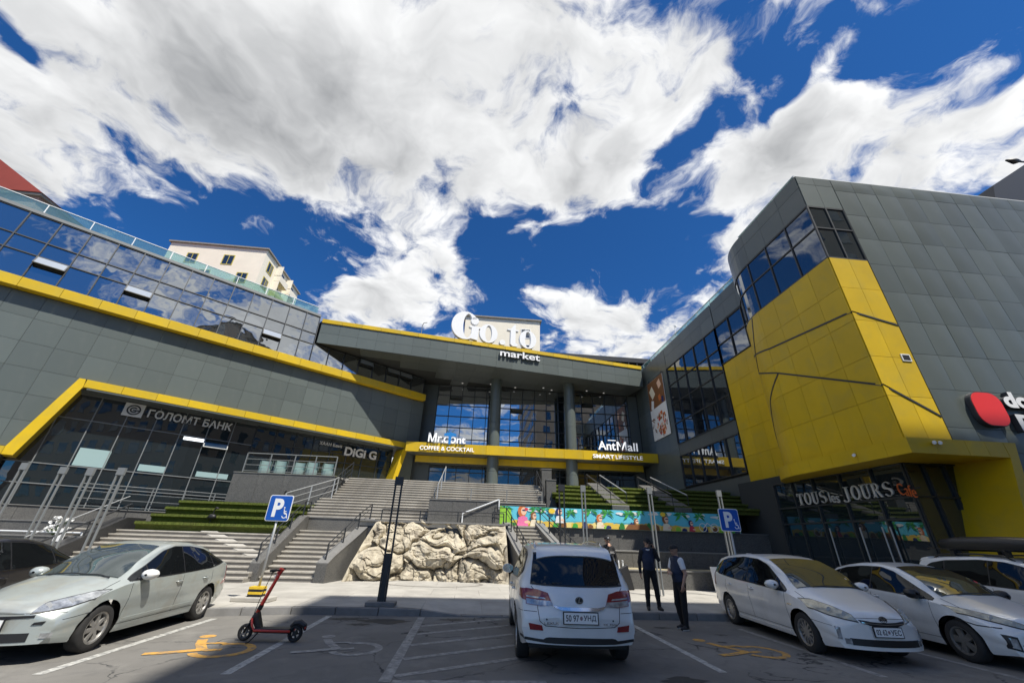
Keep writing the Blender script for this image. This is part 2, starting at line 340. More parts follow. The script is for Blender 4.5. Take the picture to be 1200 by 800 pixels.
# tar patches and oil marks are flat repairs lying on the asphalt
def flat(name, poly, m, z=.004, parent=ground):
    me = bpy.data.meshes.new(name); me.from_pydata([(x, y, z) for x, y in poly], [], [tuple(range(len(poly)))]); me.materials.append(m); return inst(name, me, parent)
def stroke(mb, pts, w, z=.004):
    for (x0, y0), (x1, y1) in zip(pts[:-1], pts[1:]):
        d = Vector((x1-x0, y1-y0)); d.normalize(); n = Vector((-d.y, d.x))*w/2; e = d*w*.0
        mb.add([(x0-e.x+n.x, y0-e.y+n.y, z), (x0-e.x-n.x, y0-e.y-n.y, z), (x1+e.x-n.x, y1+e.y-n.y, z), (x1+e.x+n.x, y1+e.y+n.y, z)], [(0,1,2,3)]); z += .0012
    return z
def arc(cx, cy, rx, ry, a0, a1, n=22): return [(cx+rx*cos(a0+(a1-a0)*i/n), cy+ry*sin(a0+(a1-a0)*i/n)) for i in range(n+1)]
def band(mb, pts, w, z=.004):
    L, R = [], []
    for i, p in enumerate(pts):
        a = Vector(pts[max(i-1, 0)]); b = Vector(pts[min(i+1, len(pts)-1)]); d = (b-a).normalized(); n = Vector((-d.y, d.x))*w/2; p = Vector(p)
        L.append((p.x+n.x, p.y+n.y, z)); R.append((p.x-n.x, p.y-n.y, z))
    mb.grid([R, L], 2, len(pts), True)
for x, y0, y1, m in ((-7.6, 6.9, 11.0, 'line'), (-5.33, 6.95, 10.9, 'line'), (-3.08, 7.0, 11.45, 'line'), (4.0, 7.2, 11.5, 'line'), (6.46, 7.0, 10.6, 'line_faint'), (8.7, 6.8, 10.6, 'line_faint'), (11, 6.8, 10.6, 'line_faint')):
    mb = MB(); band(mb, [(x, y0+(y1-y0)*i/6) for i in range(7)], .13); mb.build('parking_line', MT[m], ground)
mb = MB(); band(mb, [(-.95, 6.7+i*.8) for i in range(7)], .16); mb.build('parking_line', MT['line_faint'], ground)
mb = MB(); band(mb, [(-.85, 6.72), (1.2, 6.72)], .13); mb.build('parking_line', MT['line_faint'], ground)
for y in (6.95, 7.8, 8.7, 9.6, 10.4): 
    mb = MB(); band(mb, [(-.86, y), (1.05, y+1.02)], .13); mb.build('hatch_line', MT['line_faint'], ground)
def wheelchair_mark(cx, cy, m, s=1., flip=1):
    o = part_empty('wheelchair_marking', ground, T(cx, cy, 0) @ Matrix.Scale(s, 4) @ Matrix.Diagonal((flip, 1, 1, 1)))
    def pc(name, pts, w, z):
        mb = MB(); band(mb, pts, w, z); inst(name, mb.mesh(name, m), o, WM[o.name])
    pc('wheel_ring', arc(.28, -.08, .40, .42, radians(-150), radians(120)), .13, .004)
    pc('torso_stroke', [(-.42, .62), (-.28, .30), (-.06, -.05)], .15, .0052)
    pc('seat_stroke', [(-.06, -.05), (.06, -.12), (.25, -.06)], .13, .0064)
    pc('leg_stroke', [(-.04, -.10), (-.45, -.30), (-.72, -.38)], .15, .0076)
    pc('arm_stroke', [(-.28, .30), (.02, .36), (.12, .30)], .10, .0088)
    mb = MB(); mb.add([(-.47+.13*cos(a*pi/8), .86+.13*sin(a*pi/8), .004) for a in range(16)], [tuple(range(16))]); inst('head_dot', mb.mesh('head_dot', m), o, WM[o.name])
wheelchair_mark(-4.05, 8.35, MT['line_yellow'], 1.0)
wheelchair_mark(-2.0, 8.5, MT['line_faint'], .95)
wheelchair_mark(5.25, 8.55, MT['line_yellow'], .95)
def blotch(cx, cy, r, m, seed):
    rr = random.Random(seed); k = 18
    return flat('tar_patch', [(cx+r*(1+.45*rr.uniform(-1, 1))*cos(2*pi*i/k), cy+.55*r*(1+.45*rr.uniform(-1, 1))*sin(2*pi*i/k)) for i in range(k)], m, .0028)
MT['tar'] = mat('tar', (.03, .03, .03), .7, var=.4, vscale=8)
for i, (x, y, r) in enumerate(((-1.7, 10.9, .5), (-2.6, 11.1, .35), (5.6, 9.9, .12), (5.2, 9.2, .10), (4.6, 10.6, .16), (-2.2, 10.5, .22), (3.2, 6.8, .3), (-.2, 11.2, .28))): blotch(x, y, r, MT['tar'], i)
# kerb
KY = 11.6
def kerb_y(x): return KY - (.6*min(1, max(0, (-3.6-x)/2.2))**1.5)
def ramp_h(x):     # dropped kerb in front of the hatched bay
    a = min(1, max(0, (x+1.1)/.7)); b = min(1, max(0, (2.6-x)/.7)); return .15 - .12*min(a, b)
plaza = inst('pavement', MB().add([(-60, 11.85, .012), (60, 11.85, .012), (60, 26, .012), (-60, 26, .012)], [(0,1,2,3)]).mesh('pavement', MT['riser'])); tag(plaza, kind='structure')
x = -24.
while x < 24:
    x1 = x+.985; ya, yb = kerb_y(x), kerb_y(x1); ha, hb = ramp_h(x), ramp_h(x1)
    mb = MB(); j = random.uniform(-.004, .004)
    mb.add([(x,ya,-.05),(x1,yb,-.05),(x1,yb+.16,-.05),(x,ya+.16,-.05),(x,ya+.01,ha+j),(x1,yb+.01,hb+j),(x1,yb+.16,hb+j),(x,ya+.16,ha+j)], [(0,3,2,1),(4,5,6,7),(0,1,5,4),(1,2,6,5),(2,3,7,6),(3,0,4,7)])
    me = mb.mesh('kerb_stone', MT['kerb']); bevel_mesh(me, .012, 2); inst('kerb_stone', me, plaza); x += 1.0
# paving slabs (front row follows the kerb and the dropped kerb)
rows = [(None, 13.1)] + [(13.1+1.3*i, 14.4+1.3*i) for i in range(6)]
for r, (y0, y1) in enumerate(rows):
    x = -22. + (.75 if r % 2 else 0)
    while x < 13.5:
        x1 = x+1.494; mb = MB(); j = random.uniform(-.0015, .0015)
        if y0 is None:
            n = 4; top = []
            for i in range(n+1):
                xx = x+(x1-x)*i/n; top.append((xx, kerb_y(xx)+.165, ramp_h(xx)+j))
            far = [(x+(x1-x)*i/n, y1-.006, .15+j) for i in range(n+1)]
            mb.grid([top, far], 2, n+1, True)
        else: mb.box(x, x1, y0, y1-.006, .02, .15+j)
        inst('paving_slab', mb.mesh('paving_slab', MT['paving']), plaza); x += 1.5
mb = MB(); band(mb, arc(-1.2, 17.6, 1.85, 1.15, 0, 2*pi, 64), .16, .156); mb.build('paving_ring', MT['riser'], plaza)
# ------------------------------------------------------------------ stairs
def flight(t, x0, x1, y0, z0, n, rise, run, depth_back=.3, name='step', skew=None):
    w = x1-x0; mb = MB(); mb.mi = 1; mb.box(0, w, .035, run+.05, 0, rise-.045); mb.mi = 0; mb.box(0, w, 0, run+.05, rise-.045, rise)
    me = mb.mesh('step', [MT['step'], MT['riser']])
    for i in range(n): inst(name, me, t, T(x0, y0+i*run, z0+i*rise))
def solid(t, name, poly_yz, x0, x1, m):
    """side profile (y,z) extruded in x"""
    mb = MB(); n = len(poly_yz); vs = [(x0, y, z) for y, z in poly_yz]+[(x1, y, z) for y, z in poly_yz]
    mb.add(vs, [tuple(range(n-1, -1, -1)), tuple(range(n, 2*n))]+[(i, (i+1) % n, n+(i+1) % n, n+i) for i in range(n)])
    me = mb.mesh(name, m); bevel_mesh(me, .012); return inst(name, me, t)
st = thing('staircase', 'wide pale stone steps below the turf terraces beside the silver car', 'staircase', (-11.5, 16.3, .15))
flight(st, -16., -7.45, 16.3, .15, 10, .15, .3)
inst('ramp_strip', MB().add([(-11.0,19.25,1.685),(-10.35,19.25,1.685),(-7.55,17.75,.935),(-7.55,17.35,.735),(-11.0,19.25,1.6),(-10.35,19.25,1.6),(-7.55,17.75,.85),(-7.55,17.35,.65)], [(0,3,2,1),(4,5,6,7),(0,4,7,3),(1,2,6,5),(2,3,7,6),(0,1,5,4)]).mesh('ramp_strip', MT['paving']), st)
solid(st, 'core', [(16.45,.15),(19.35,1.55),(19.6,1.55),(19.6,.15)], -15.98, -7.47, MT['riser'])
st2 = thing('staircase', 'narrow stone flight between two granite flank walls beside the pale rocks', 'staircase', (-6.3, 17, .15))
flight(st2, -7.25, -5.38, 17.0, .15, 11, .1536, .27)
MB().box(-7.25, -4.8, 19.95, 20.53, 1.6, 1.84).build('landing', MT['step'], st2); MB().box(-7.25, -4.78, 20.5, 20.545, 1.84, 2.36).build('end_wall', MT['granite'], st2); MB().box(-7.25, -4.78, 20.46, 20.6, 2.361, 2.40).build('coping', MT['coping'], st2)
solid(st2, 'core', [(17.15,.15),(19.9,1.7),(20.45,1.7),(20.45,.15)], -7.24, -5.4, MT['riser'])
solid(st2, 'flank_wall', [(16.85,.15),(16.85,.72),(20.2,2.42),(21.0,2.42),(21.0,.15)], -7.62, -7.26, MT['granite'])
def curved_wall(t, name, pts, th, m, flip=1):
    """pts (x,y,z0,z1) centreline"""
    A, B, C, Dd = [], [], [], []
    for i, (x, y, z0, z1) in enumerate(pts):
        a = Vector(pts[max(i-1, 0)][:2]); b = Vector(pts[min(i+1, len(pts)-1)][:2]); d = (b-a).normalized(); n = Vector((-d.y, d.x))*th/2
        A.append((x-n.x, y-n.y, z0)); B.append((x-n.x, y-n.y, z1)); C.append((x+n.x, y+n.y, z1)); Dd.append((x+n.x, y+n.y, z0))
    mb = MB(); n = len(pts); mb.grid([A, B, C, Dd], 4, n, True)
    mb.add([A[0], B[0], C[0], Dd[0]], [(0,3,2,1)]); mb.add([A[-1], B[-1], C[-1], Dd[-1]], [(0,1,2,3)])
    o = mb.build(name, m, t); return o
def lerp_wall(x0, y0, x1, y1, zt0, zt1, bow, n=10, z0=.15, zpow=1.0):
    return [(x0+(x1-x0)*t+bow*sin(pi*t), y0+(y1-y0)*t, z0, zt0+(zt1-zt0)*t**zpow) for t in [i/n for i in range(n+1)]]
wl = lerp_wall(-5.15, 16.85, -4.55, 20.6, .74, 2.38, .12, zpow=.85)
curved_wall(st2, 'flank_wall', wl, .42, MT['granite']); curved_wall(st2, 'coping', [(x, y, z1+.003, z1+.04) for x, y, z0, z1 in wl], .46, MT['coping'])
st3 = thing('staircase', 'broad upper steps climbing to the mall doors above the rocks', 'staircase', (-2, 20.5, 2.3))
flight(st3, -7.64, -1.98, 20.55, 2.3, 7, .15, .3)
flight(st3, -7.15, 4.1, 22.6, 3.35, 9, .15, .3)
solid(st3, 'core', [(20.65,.2),(20.65,2.3),(22.6,3.3),(22.75,3.35),(25.2,4.6),(25.4,4.6),(25.4,.2)], -7.6, -2.0, MT['riser'])
solid(st3, 'core', [(22.75,.2),(22.75,3.35),(25.2,4.6),(25.4,4.6),(25.4,.2)], -1.99, 4.08, MT['riser'])
land = MB().box(-4.75, 1.6, 19.6, 20.56, 2.1, 2.3).build('stair_landing', MT['step']); tag(land, kind='structure')
st4 = thing('staircase', 'short stone flight rising in front of the painted mural', 'staircase', (2.7, 17, .15))
flight(st4, 2.15, 3.75, 17.0, .15, 14, .1536, .25)
solid(st4, 'core', [(17.15,.15),(20.5,2.15),(20.55,2.15),(20.55,.15)], 2.16, 3.74, MT['riser'])
wl = lerp_wall(4.55, 16.85, 3.35, 20.4, .74, 2.42, -.1); curved_wall(st4, 'flank_wall', wl, .4, MT['granite']); curved_wall(st4, 'coping', [(x, y, z1+.003, z1+.04) for x, y, z0, z1 in wl], .44, MT['coping'])
wl = lerp_wall(2.45, 16.85, 1.75, 20.2, .74, 2.40, -.05); curved_wall(st4, 'flank_wall', wl, .36, MT['granite']); curved_wall(st4, 'coping', [(x, y, z1+.003, z1+.04) for x, y, z0, z1 in wl], .4, MT['coping'])
# upper decks
deck = MB().prism([(-12.3, 25.28), (16, 25.28), (16, 38), (-4, 38), (-4.5, 35.2), (-12.26, 29.04)], 4.5, 4.69).build('upper_terrace', MT['step']); tag(deck, kind='structure')
# ------------------------------------------------------------------ turf terraces
def turf_tiers(name, label, x0, x1, y0, z0, n, rise, run, ym=None):
    t = thing(name, label, 'terrace', ((x0+x1)/2, y0, z0), 'turf seating terraces')
    for i in range(n):
        mb = MB(); w = x1-x0; nx = int(w/.05); R5 = [[], [], [], [], []]
        rr = random.Random(i*7+int(x0*10)); yi = y0+i*run; zi = z0+i*rise
        for k in range(nx+1):
            xx = x0+w*k/nx; a = rr.uniform(-.014, .014); b = rr.uniform(-.012, .014)
            for row, (dy, fz) in zip(R5, ((.12, 0.), (.10, .5), (-.03+a, .70+b), (-.01+a, 1.+b), (run+.13, 1.))): row.append((xx, yi+dy, zi+fz*rise))
        mb.grid(R5, 5, nx+1, True); mb.build('turf_tier', MT['turf'], t)
        # blades hanging over the lip
        mb = MB(); 
        for k in range(int(w*70)):
            xx = x0+w*rr.random(); y = y0+i*run+rr.uniform(-.035, .1); z = z0+(i+1)*rise+(0 if y > y0+i*run else rr.uniform(-.3, 0)*rise); h = rr.uniform(.02, .06); dx = rr.uniform(-.02, .02); dy = rr.uniform(-.03, .0)
            mb.add([(xx-.006, y, z), (xx+.006, y, z), (xx+dx, y+dy, z+h)], [(0,1,2)])
        tag(mb.build('turf_blades', MT['turf'], t), kind='stuff')
    mb = MB(); mb.box(x0, x1, y0+n*run+.03, y0+n*run+.1, z0-1, z0+n*rise); mb.build('edge_stone', MT['granite'], t)
    return t
tf = turf_tiers('turf_terrace', 'green turf terraces above the wide steps beside the granite cafe wall', -13.7, -7.5, 19.32, 1.65, 4, .325, .72)
tg = turf_tiers('turf_terrace', 'green turf terraces in half shade above the painted mural', 4.45, 15.9, 20.86, 3.2, 5, .3, .86)
for x, y in ((-11.2, 20.0), (-9.3, 22.0)):
    t = thing('garden_spotlight', 'small black spotlight on the %s turf tier' % ('lower' if y < 21 else 'top'), 'spotlight', (x, y, 1.98 if y < 21 else 2.95), 'black turf spotlights')
    b = WM[t.name]; MB().tube((0,0,-.1), (.05,0,.55), .02).build('stem', MT['black'], t, b)
    mb = MB(); mb.path([(-.16,0,.18),(-.02,-.02,.26),(.14,-.03,.25),(.2,-.03,.22)], [.05,.12,.11,.05]); mb.build('lamp_head', MT['black'], t, b, smooth=True)
    MB().path([(.05,0,.55),(.1,0,.62),(.2,0,.6)], [.03,.05,.03]).build('lamp_neck', MT['black'], t, b, smooth=True)
# ------------------------------------------------------------------ granite retaining walls
def gwall(label, boxes, m='granite', cop=True, name='granite_wall', base=None):
    x0, x1, y0, y1, z0, z1 = boxes[0]
    t = thing(name, label, 'wall', ((x0+x1)/2, y0, z0))
    for (x0, x1, y0, y1, z0, z1) in boxes:
        nx = max(1, round((x1-x0)/1.2)); w = (x1-x0)/nx
        back = MB().box(x0+.01, x1-.01, y0+.035, y1, z0, z1-.012).build('core', MT['joint'], t)
        me = bbox_mesh(w-.006, .04, z1-z0-.012, MT[m], .004)
        for i in range(nx): inst('granite_panel', me, t, T(x0+w*(i+.5), y0+.02, z0))
        if cop:
            MB().box(x0-.01, x1+.01, y0-.03, y1, z1-.01, z1+.03).build('coping', MT['coping'], t)
    return t
gwall('granite wall of the cafe terrace behind the turf beside the upper steps', [(-12.3, -7.2, 22.62, 25.6, 3.0, 4.45)])
gwall('square granite block standing on the landing beside the upper steps', [(-1.92, 1.44, 20.3, 22.58, 2.3, 3.32)])
gwall('low granite seat wall along the pavement behind the standing people', [(4.75, 15.4, 17.2, 18.6, .15, .77)])
gwall('middle granite wall stepping up behind the low seat wall', [(4.7, 15.6, 18.62, 20.66, .15, 1.40)])
gwall('tall granite wall carrying the painted mural', [(3.6, 15.9, 20.68, 20.84, .15, 2.29)])
MT['stone_bed'] = mat('dry_planter_soil', (.42, .36, .22), .9, var=.3, vscale=4, bump=.01, bscale=30)
MB().box(4.76, 11.2, 17.32, 18.6, .75, .805).build('planter_bed', MT['stone_bed'], bpy.data.objects['granite_wall.002'])
gwall('granite post at the top of the upper steps', [(4.15, 4.75, 24.2, 24.7, 3.9, 5.55)])
gwall('granite post beside the upper steps in front of the turf', [(4.15, 4.7, 22.7, 23.2, 3.3, 4.75)])
# plinth below the bank glazing and its ramp walls
LD = Vector((.78477637, .61977903, 0)); LN = Vector((.61977903, -.78477637, 0)); LP0 = Vector((-5.983, 34, 0))
FL = frame(LP0, LD)              # left wing frame: x along the facade, y into the building
pl = thing('granite_wall', 'grey granite plinth under the bank windows behind the black car', 'wall', FL @ T(-18, 0, 0))
for i in range(12):
    inst('granite_panel', bbox_mesh(1.19, .05, 2.4, MT['granite'], .004), pl, FL @ T(-23.4+1.2*i, .3, .12))
MB().box(-24, -9.6, .33, .85, .1, 2.5).build('core', MT['joint'], pl, FL); MB().box(-24, -9.6, .22, .85, 2.525, 2.56).build('coping', MT['coping'], pl, FL)
gwall('low granite ramp wall with a white rail behind the black car', [(-17.6, -14.1, 17.6, 17.9, .15, 1.35)])
gwall('dark granite ramp wall behind the leftmost slim posts', [(-19.5, -15.2, 19.2, 19.5, .15, 1.85)])
rw = thing('stair_parapet', 'dark sloping parapet with a handrail at the edge of the wide steps', 'parapet', (-14.2, 16.3, .15))
solid(rw, 'parapet_wall', [(15.9,.15),(15.9,.62),(19.3,2.1),(20.4,2.1),(20.4,.15)], -14.5, -14.05, MT['granite_dark'])
mb = MB(); mb.box(-14.62, -13.9, -.0, .01, 0, .01); 
mb = MB(); mb.tube((-14.1, 15.8, 1.05), (-14.1, 19.3, 2.6), .035); mb.build('handrail', MT['dark_steel'], rw)
mb = MB(); mb.tube((-14.3, 15.8, 1.35), (-14.3, 19.3, 2.9), .02); mb.build('handrail', MT['steel'], rw)
for y, z in ((16.2, .7), (17.7, 1.4), (19.2, 2.05)): MB().tube((-14.1, y, z), (-14.1, y, z+.5), .02).build('post', MT['dark_steel'], rw)
# white flowers and a notice on the ramp wall
fl = thing('flowering_plant', 'small white flowering plant on the ramp wall behind the silver car', 'plant', (-15.2, 17.75, 1.38)); fb = WM[fl.name]
MT['petal'] = mat('white_petal', (.8, .8, .78), .7); MT['leafm'] = mat('plant_leaf', (.07, .12, .03), .7)
mb = MB(); ms = MB(); rr = random.Random(4)
for i in range(46):
    a = rr.uniform(0, 2*pi); r = rr.uniform(.0, .5); p = Vector((r*cos(a), r*sin(a)*.4, rr.uniform(.15, .6)))
    for k in range(3):
        e = Vector((rr.uniform(-1, 1), rr.uniform(-1, 1), rr.uniform(-1, 1))).normalized()*.07; f = e.orthogonal().normalized()*.05
        mb.add([p-e, p+f, p+e, p-f], [(0,1,2,3)])
    if i % 3 == 0: ms.tube((0, 0, 0), p, .008, 4)
mb.build('blossom', MT['petal'], fl, fb); ms.build('stem', MT['leafm'], fl, fb)
nb = thing('notice_board', 'white paper notice fixed to the ramp rail behind the silver car', 'notice', (-14.75, 17.5, 1.2)); MB().box(-.16, .16, -.01, .01, .0, .42).build('sheet', MT['white'], nb, WM[nb.name]); MB().tube((0, .02, -1.05), (0, .02, .1), .015).build('stake', MT['steel'], nb, WM[nb.name])
# ------------------------------------------------------------------ rock face
def rock_face():
    mb = MB(); nu, nv = 300, 120; P = []
    x0, x1 = -4.55, 1.75
    for j in range(nv):
        v = j/(nv-1); row = []
        for i in range(nu):
            u = i/(nu-1); x = x0+.55*v*(1-u)**2+(x1-x0-.1*v)*u; c = 1-((u-.5)*2)**2
            yb = 17.7+.9*c+.35*(u-.5); yt = 19.3+.35*c
            z = .1+(2.16+.10*mnoise.noise((x*1.3, 2., 5.))+.05*mnoise.noise((x*4.3, 1., 5.)))*v; y = yb+(yt-yb)*v**1.4
            q = Vector((x*.62+.3*mnoise.noise((x*.8, z*.8, 3)), z*.85+.25*mnoise.noise((x*.9, z, 9)), 1.7))
            def facet(q, sc, amp, crack, cw):
                d, pts = mnoise.voronoi(q*sc); e = d[1]-d[0]; k = Vector(pts[0])
                g = mnoise.noise_vector(k*5.1+Vector((3, 1, 7)))
                return .55*amp*mnoise.noise(k*3.7)+amp*1.5*(q*sc-k).dot(g) - crack*max(0., 1-e/cw)**1.5
            qq = q+.06*mnoise.noise_vector(q*5.)
            h = .22 + facet(qq, 1.05, .55, .34, .16) + facet(qq+Vector((4, 2, 1)), 2.6, .22, .06, .12) + facet(qq+Vector((9, 5, 3)), 6.5, .07, .012, .1) + .10*mnoise.fractal((x*2.3, z*2.6, 4.), .9, 2., 6)
            edge = min(1, (1-abs(u-.5)*2)*9)
            y -= h*.95*edge; x += .10*mnoise.noise((x*2.1, z*2.1, 7.))*edge
            row.append((x, y, z+.06*mnoise.noise((x*2, z*2, 0))*(v > .02)))
        P.append(row)
    mb.grid(P, nv, nu, False)
    # top back to the landing
    mb.grid([P[-1], [(p[0], max(p[1]+.4, 19.75), 2.24) for p in P[-1]]], 2, nu, False)
    return mb.mesh('rock_face', MT['rock'], angle=38)
def rock_mat():
    m = mat('pale_limestone', (.56, .50, .385), .9, col2=(.37, .33, .25), vscale=1.9, det=9, bump=.035, bscale=9, dirt=(.12, .095, .07), dirt_scale=2.4, dirt_amt=.9, spec=.2)
    return m
MT['rock'] = rock_mat()
rk = thing('rock_wall', 'pale limestone boulder face between the two stone flights', 'rock', (-1.4, 18, .15)); inst('rock_face', rock_face(), rk)
MB().box(-4.7, 1.8, 19.62, 19.9, .15, 2.28).build('backing', MT['granite_dark'], rk)
MB().box(-4.8, 2.0, 19.5, 19.62, 2.27, 2.34).build('coping', MT['coping'], rk)
# ------------------------------------------------------------------ railings
def railing(name, label, pts, h=.95, rails=3, post=1.2, m='dark_steel', r=.022, group=None, cat='railing'):
    t = thing(name, label, cat, pts[0], group); P = [Vector(p) for p in pts]
    seg = [(a, b) for a, b in zip(P[:-1], P[1:])]
    for k in range(rails):
        hh = h*(1-k*.3) if rails > 1 else h
        MB().path([p+Vector((0, 0, hh)) for p in P], r*(1 if k == 0 else .6), 6).build('rail', MT[m], t)
    for a, b in seg:
        n = max(1, round((b-a).length/post))
        for i in range(n+(1 if b is P[-1] else 0)):
            p = a.lerp(b, i/n); MB().box(p.x-.025, p.x+.025, p.y-.012, p.y+.012, p.z, p.z+h).build('post', MT[m], t)
    return t
railing('handrail', 'black handrail on the flank wall beside the wide steps', [(-7.45, 16.95, .74), (-7.45, 20.2, 2.42), (-7.45, 20.9, 2.42)], .62, 2, 1.1)
railing('handrail', 'black handrail along the curved wall beside the rocks', [(-5.1, 17.0, .78), (-4.9, 18.1, 1.35), (-4.72, 19.3, 1.95), (-4.55, 20.5, 2.4)], .62, 2, 1.2)
railing('handrail', 'black handrail rising from the rocks to the mural', [(2.42, 17.0, .8), (2.1, 18.6, 1.6), (1.75, 20.15, 2.4), (1.2, 20.2, 2.4)], .66, 2, 1.1)
railing('handrail', 'black handrail on the wall right of the flight below the mural', [(4.5, 17.0, .8), (3.95, 18.6, 1.6), (3.4, 20.35, 2.45)], .66, 2, 1.1)
railing('handrail', 'steel handrail climbing beside the granite cafe wall', [(-8.7, 20.9, 2.45), (-7.15, 22.6, 3.35), (-7.1, 23.0, 3.5)], .95, 3, 1.0, 'steel')
railing('handrail', 'dark handrail at the top corner of the cafe terrace', [(-7.2, 22.9, 3.5), (-7.1, 25.2, 4.65)], .95, 3, 1.2)
railing('handrail', 'slim steel rail across the middle of the upper steps', [(-1.75, 22.5, 3.35), (-1.6, 25.2, 4.7)], .9, 1, 1.4, 'steel')
railing('handrail', 'low dark rail along the landing above the rocks', [(-3.9, 19.75, 2.33), (-.5, 19.75, 2.33), (1.6, 19.75, 2.33)], .45, 2, 1.7)
railing('handrail', 'pale handrail sloping across the granite block', [(-.3, 20.2, 2.33), (1.4, 20.25, 3.0)], .42, 1, 3., 'white_metal', .03)
railing('handrail', 'dark handrail at the outer edge of the upper steps by the granite posts', [(4.0, 22.7, 3.4), (4.0, 25.2, 4.7)], .9, 2, 1.2)
railing('handrail', 'thin steel rail on top of the granite block above the rocks', [(-1.9, 22.7, 3.36), (3.9, 22.72, 3.36)], .75, 2, 2., 'alu', .014)
railing('handrail', 'steel balustrade in front of the cafe windows', [(-12.1, 23.0, 4.5), (-9.6, 23.0, 4.5), (-7.4, 23.0, 4.5)], 1.0, 4, 1.25, 'alu', .025)
railing('handrail', 'steel balustrade in front of the bank windows', [tuple(FL @ Vector((-17.5, .35, 2.55))), tuple(FL @ Vector((-10.2, .35, 2.55)))], 1.15, 5, 1.6, 'alu', .02)
railing('handrail', 'white rail along the ramp wall behind the black car', [(-17.5, 17.7, 1.37), (-14.2, 17.7, 1.37)], .12, 1, 1.6, 'white_metal', .025)
for i, x in enumerate((7.6, 10.9)):
    tt = thing('turf_stair', 'narrow steps with a rail through the %s turf terraces' % ('sunlit' if i == 0 else 'shaded'), 'steps', (x, 21, 3.2))
    solid(tt, 'ramp_block', [(20.8,3.15),(20.8,3.42),(25.1,5.0),(25.25,5.0),(25.25,4.6)], x-.45, x+.45, MT['granite'])
    for dx in (-.42, .42): MB().tube((x+dx, 21.0, 4.05), (x+dx, 25.2, 5.5), .035).build('handrail', MT['granite_dark' if dx < 0 else 'steel'], tt); [MB().tube((x+dx, 21.0+q*4.2, 3.3+q*1.4), (x+dx, 21.0+q*4.2, 4.05+q*1.45), .02).build('post', MT['dark_steel'], tt) for q in (0, .5, 1)]
gt = MB().box(-12.3, -7.2, 22.95, 23.1, 4.485, 4.53).build('turf_edging', MT['turf']); tag(gt, 'strip of green turf edging along the cafe terrace wall', 'turf strip')

# ================================================================== BUILDINGS
_pm = {}
def pillow_panel(w, h, m, bulge=.006, th=.03, key=0):
    k = (round(w, 3), round(h, 3), m.name, key, bulge)
    if k not in _pm:
        rr = random.Random(hash((key, round(w*100), round(h*100))) & 0xffff)
        n = 4; P = []
        a, b = rr.uniform(.4, 1), rr.uniform(-.6, .6)
        for i in range(n):
            row = []
            for j in range(n):
                u, v = j/(n-1), i/(n-1); bl = bulge*(a*sin(pi*u)*sin(pi*v) + b*sin(2*pi*u)*sin(pi*v))
                row.append((-w/2+w*u, -th-bl, h*v))
            P.append(row)
        mb = MB(); mb.grid(P, n, n, True)
        x, z = w/2, h
        mb.add([(-x,-th,0),(x,-th,0),(x,-th,z),(-x,-th,z),(-x,0,0),(x,0,0),(x,0,z),(-x,0,z)], [(0,4,5,1),(1,5,6,2),(2,6,7,3),(3,7,4,0)])
        _pm[k] = mb.mesh('panel', m, angle=35)
    return _pm[k]
def panels(parent, F, x0, x1, z0, z1, nx, nz, m, gap=.012, bulge=.006, y=0., tilt=.0, name='panel', zs=None, xs=None):
    xs = xs or [x0+(x1-x0)*i/nx for i in range(nx+1)]; zs = zs or [z0+(z1-z0)*i/nz for i in range(nz+1)]
    for a, b in zip(xs[:-1], xs[1:]):
        for c, d in zip(zs[:-1], zs[1:]):
            o = inst(name, pillow_panel(b-a-gap, d-c-gap, m, bulge, key=random.randrange(4)), parent, F @ T((a+b)/2, y, c+gap/2) @ Matrix.Rotation(random.uniform(-tilt, tilt), 4, 'Z') @ Matrix.Rotation(random.uniform(-tilt, tilt), 4, 'X'))
def poly_panel(parent, F, poly, m, y0=-.03, y1=0., name='panel'):
    return inst(name, MB().plate(poly, y0, y1).mesh(name, m), parent, F)
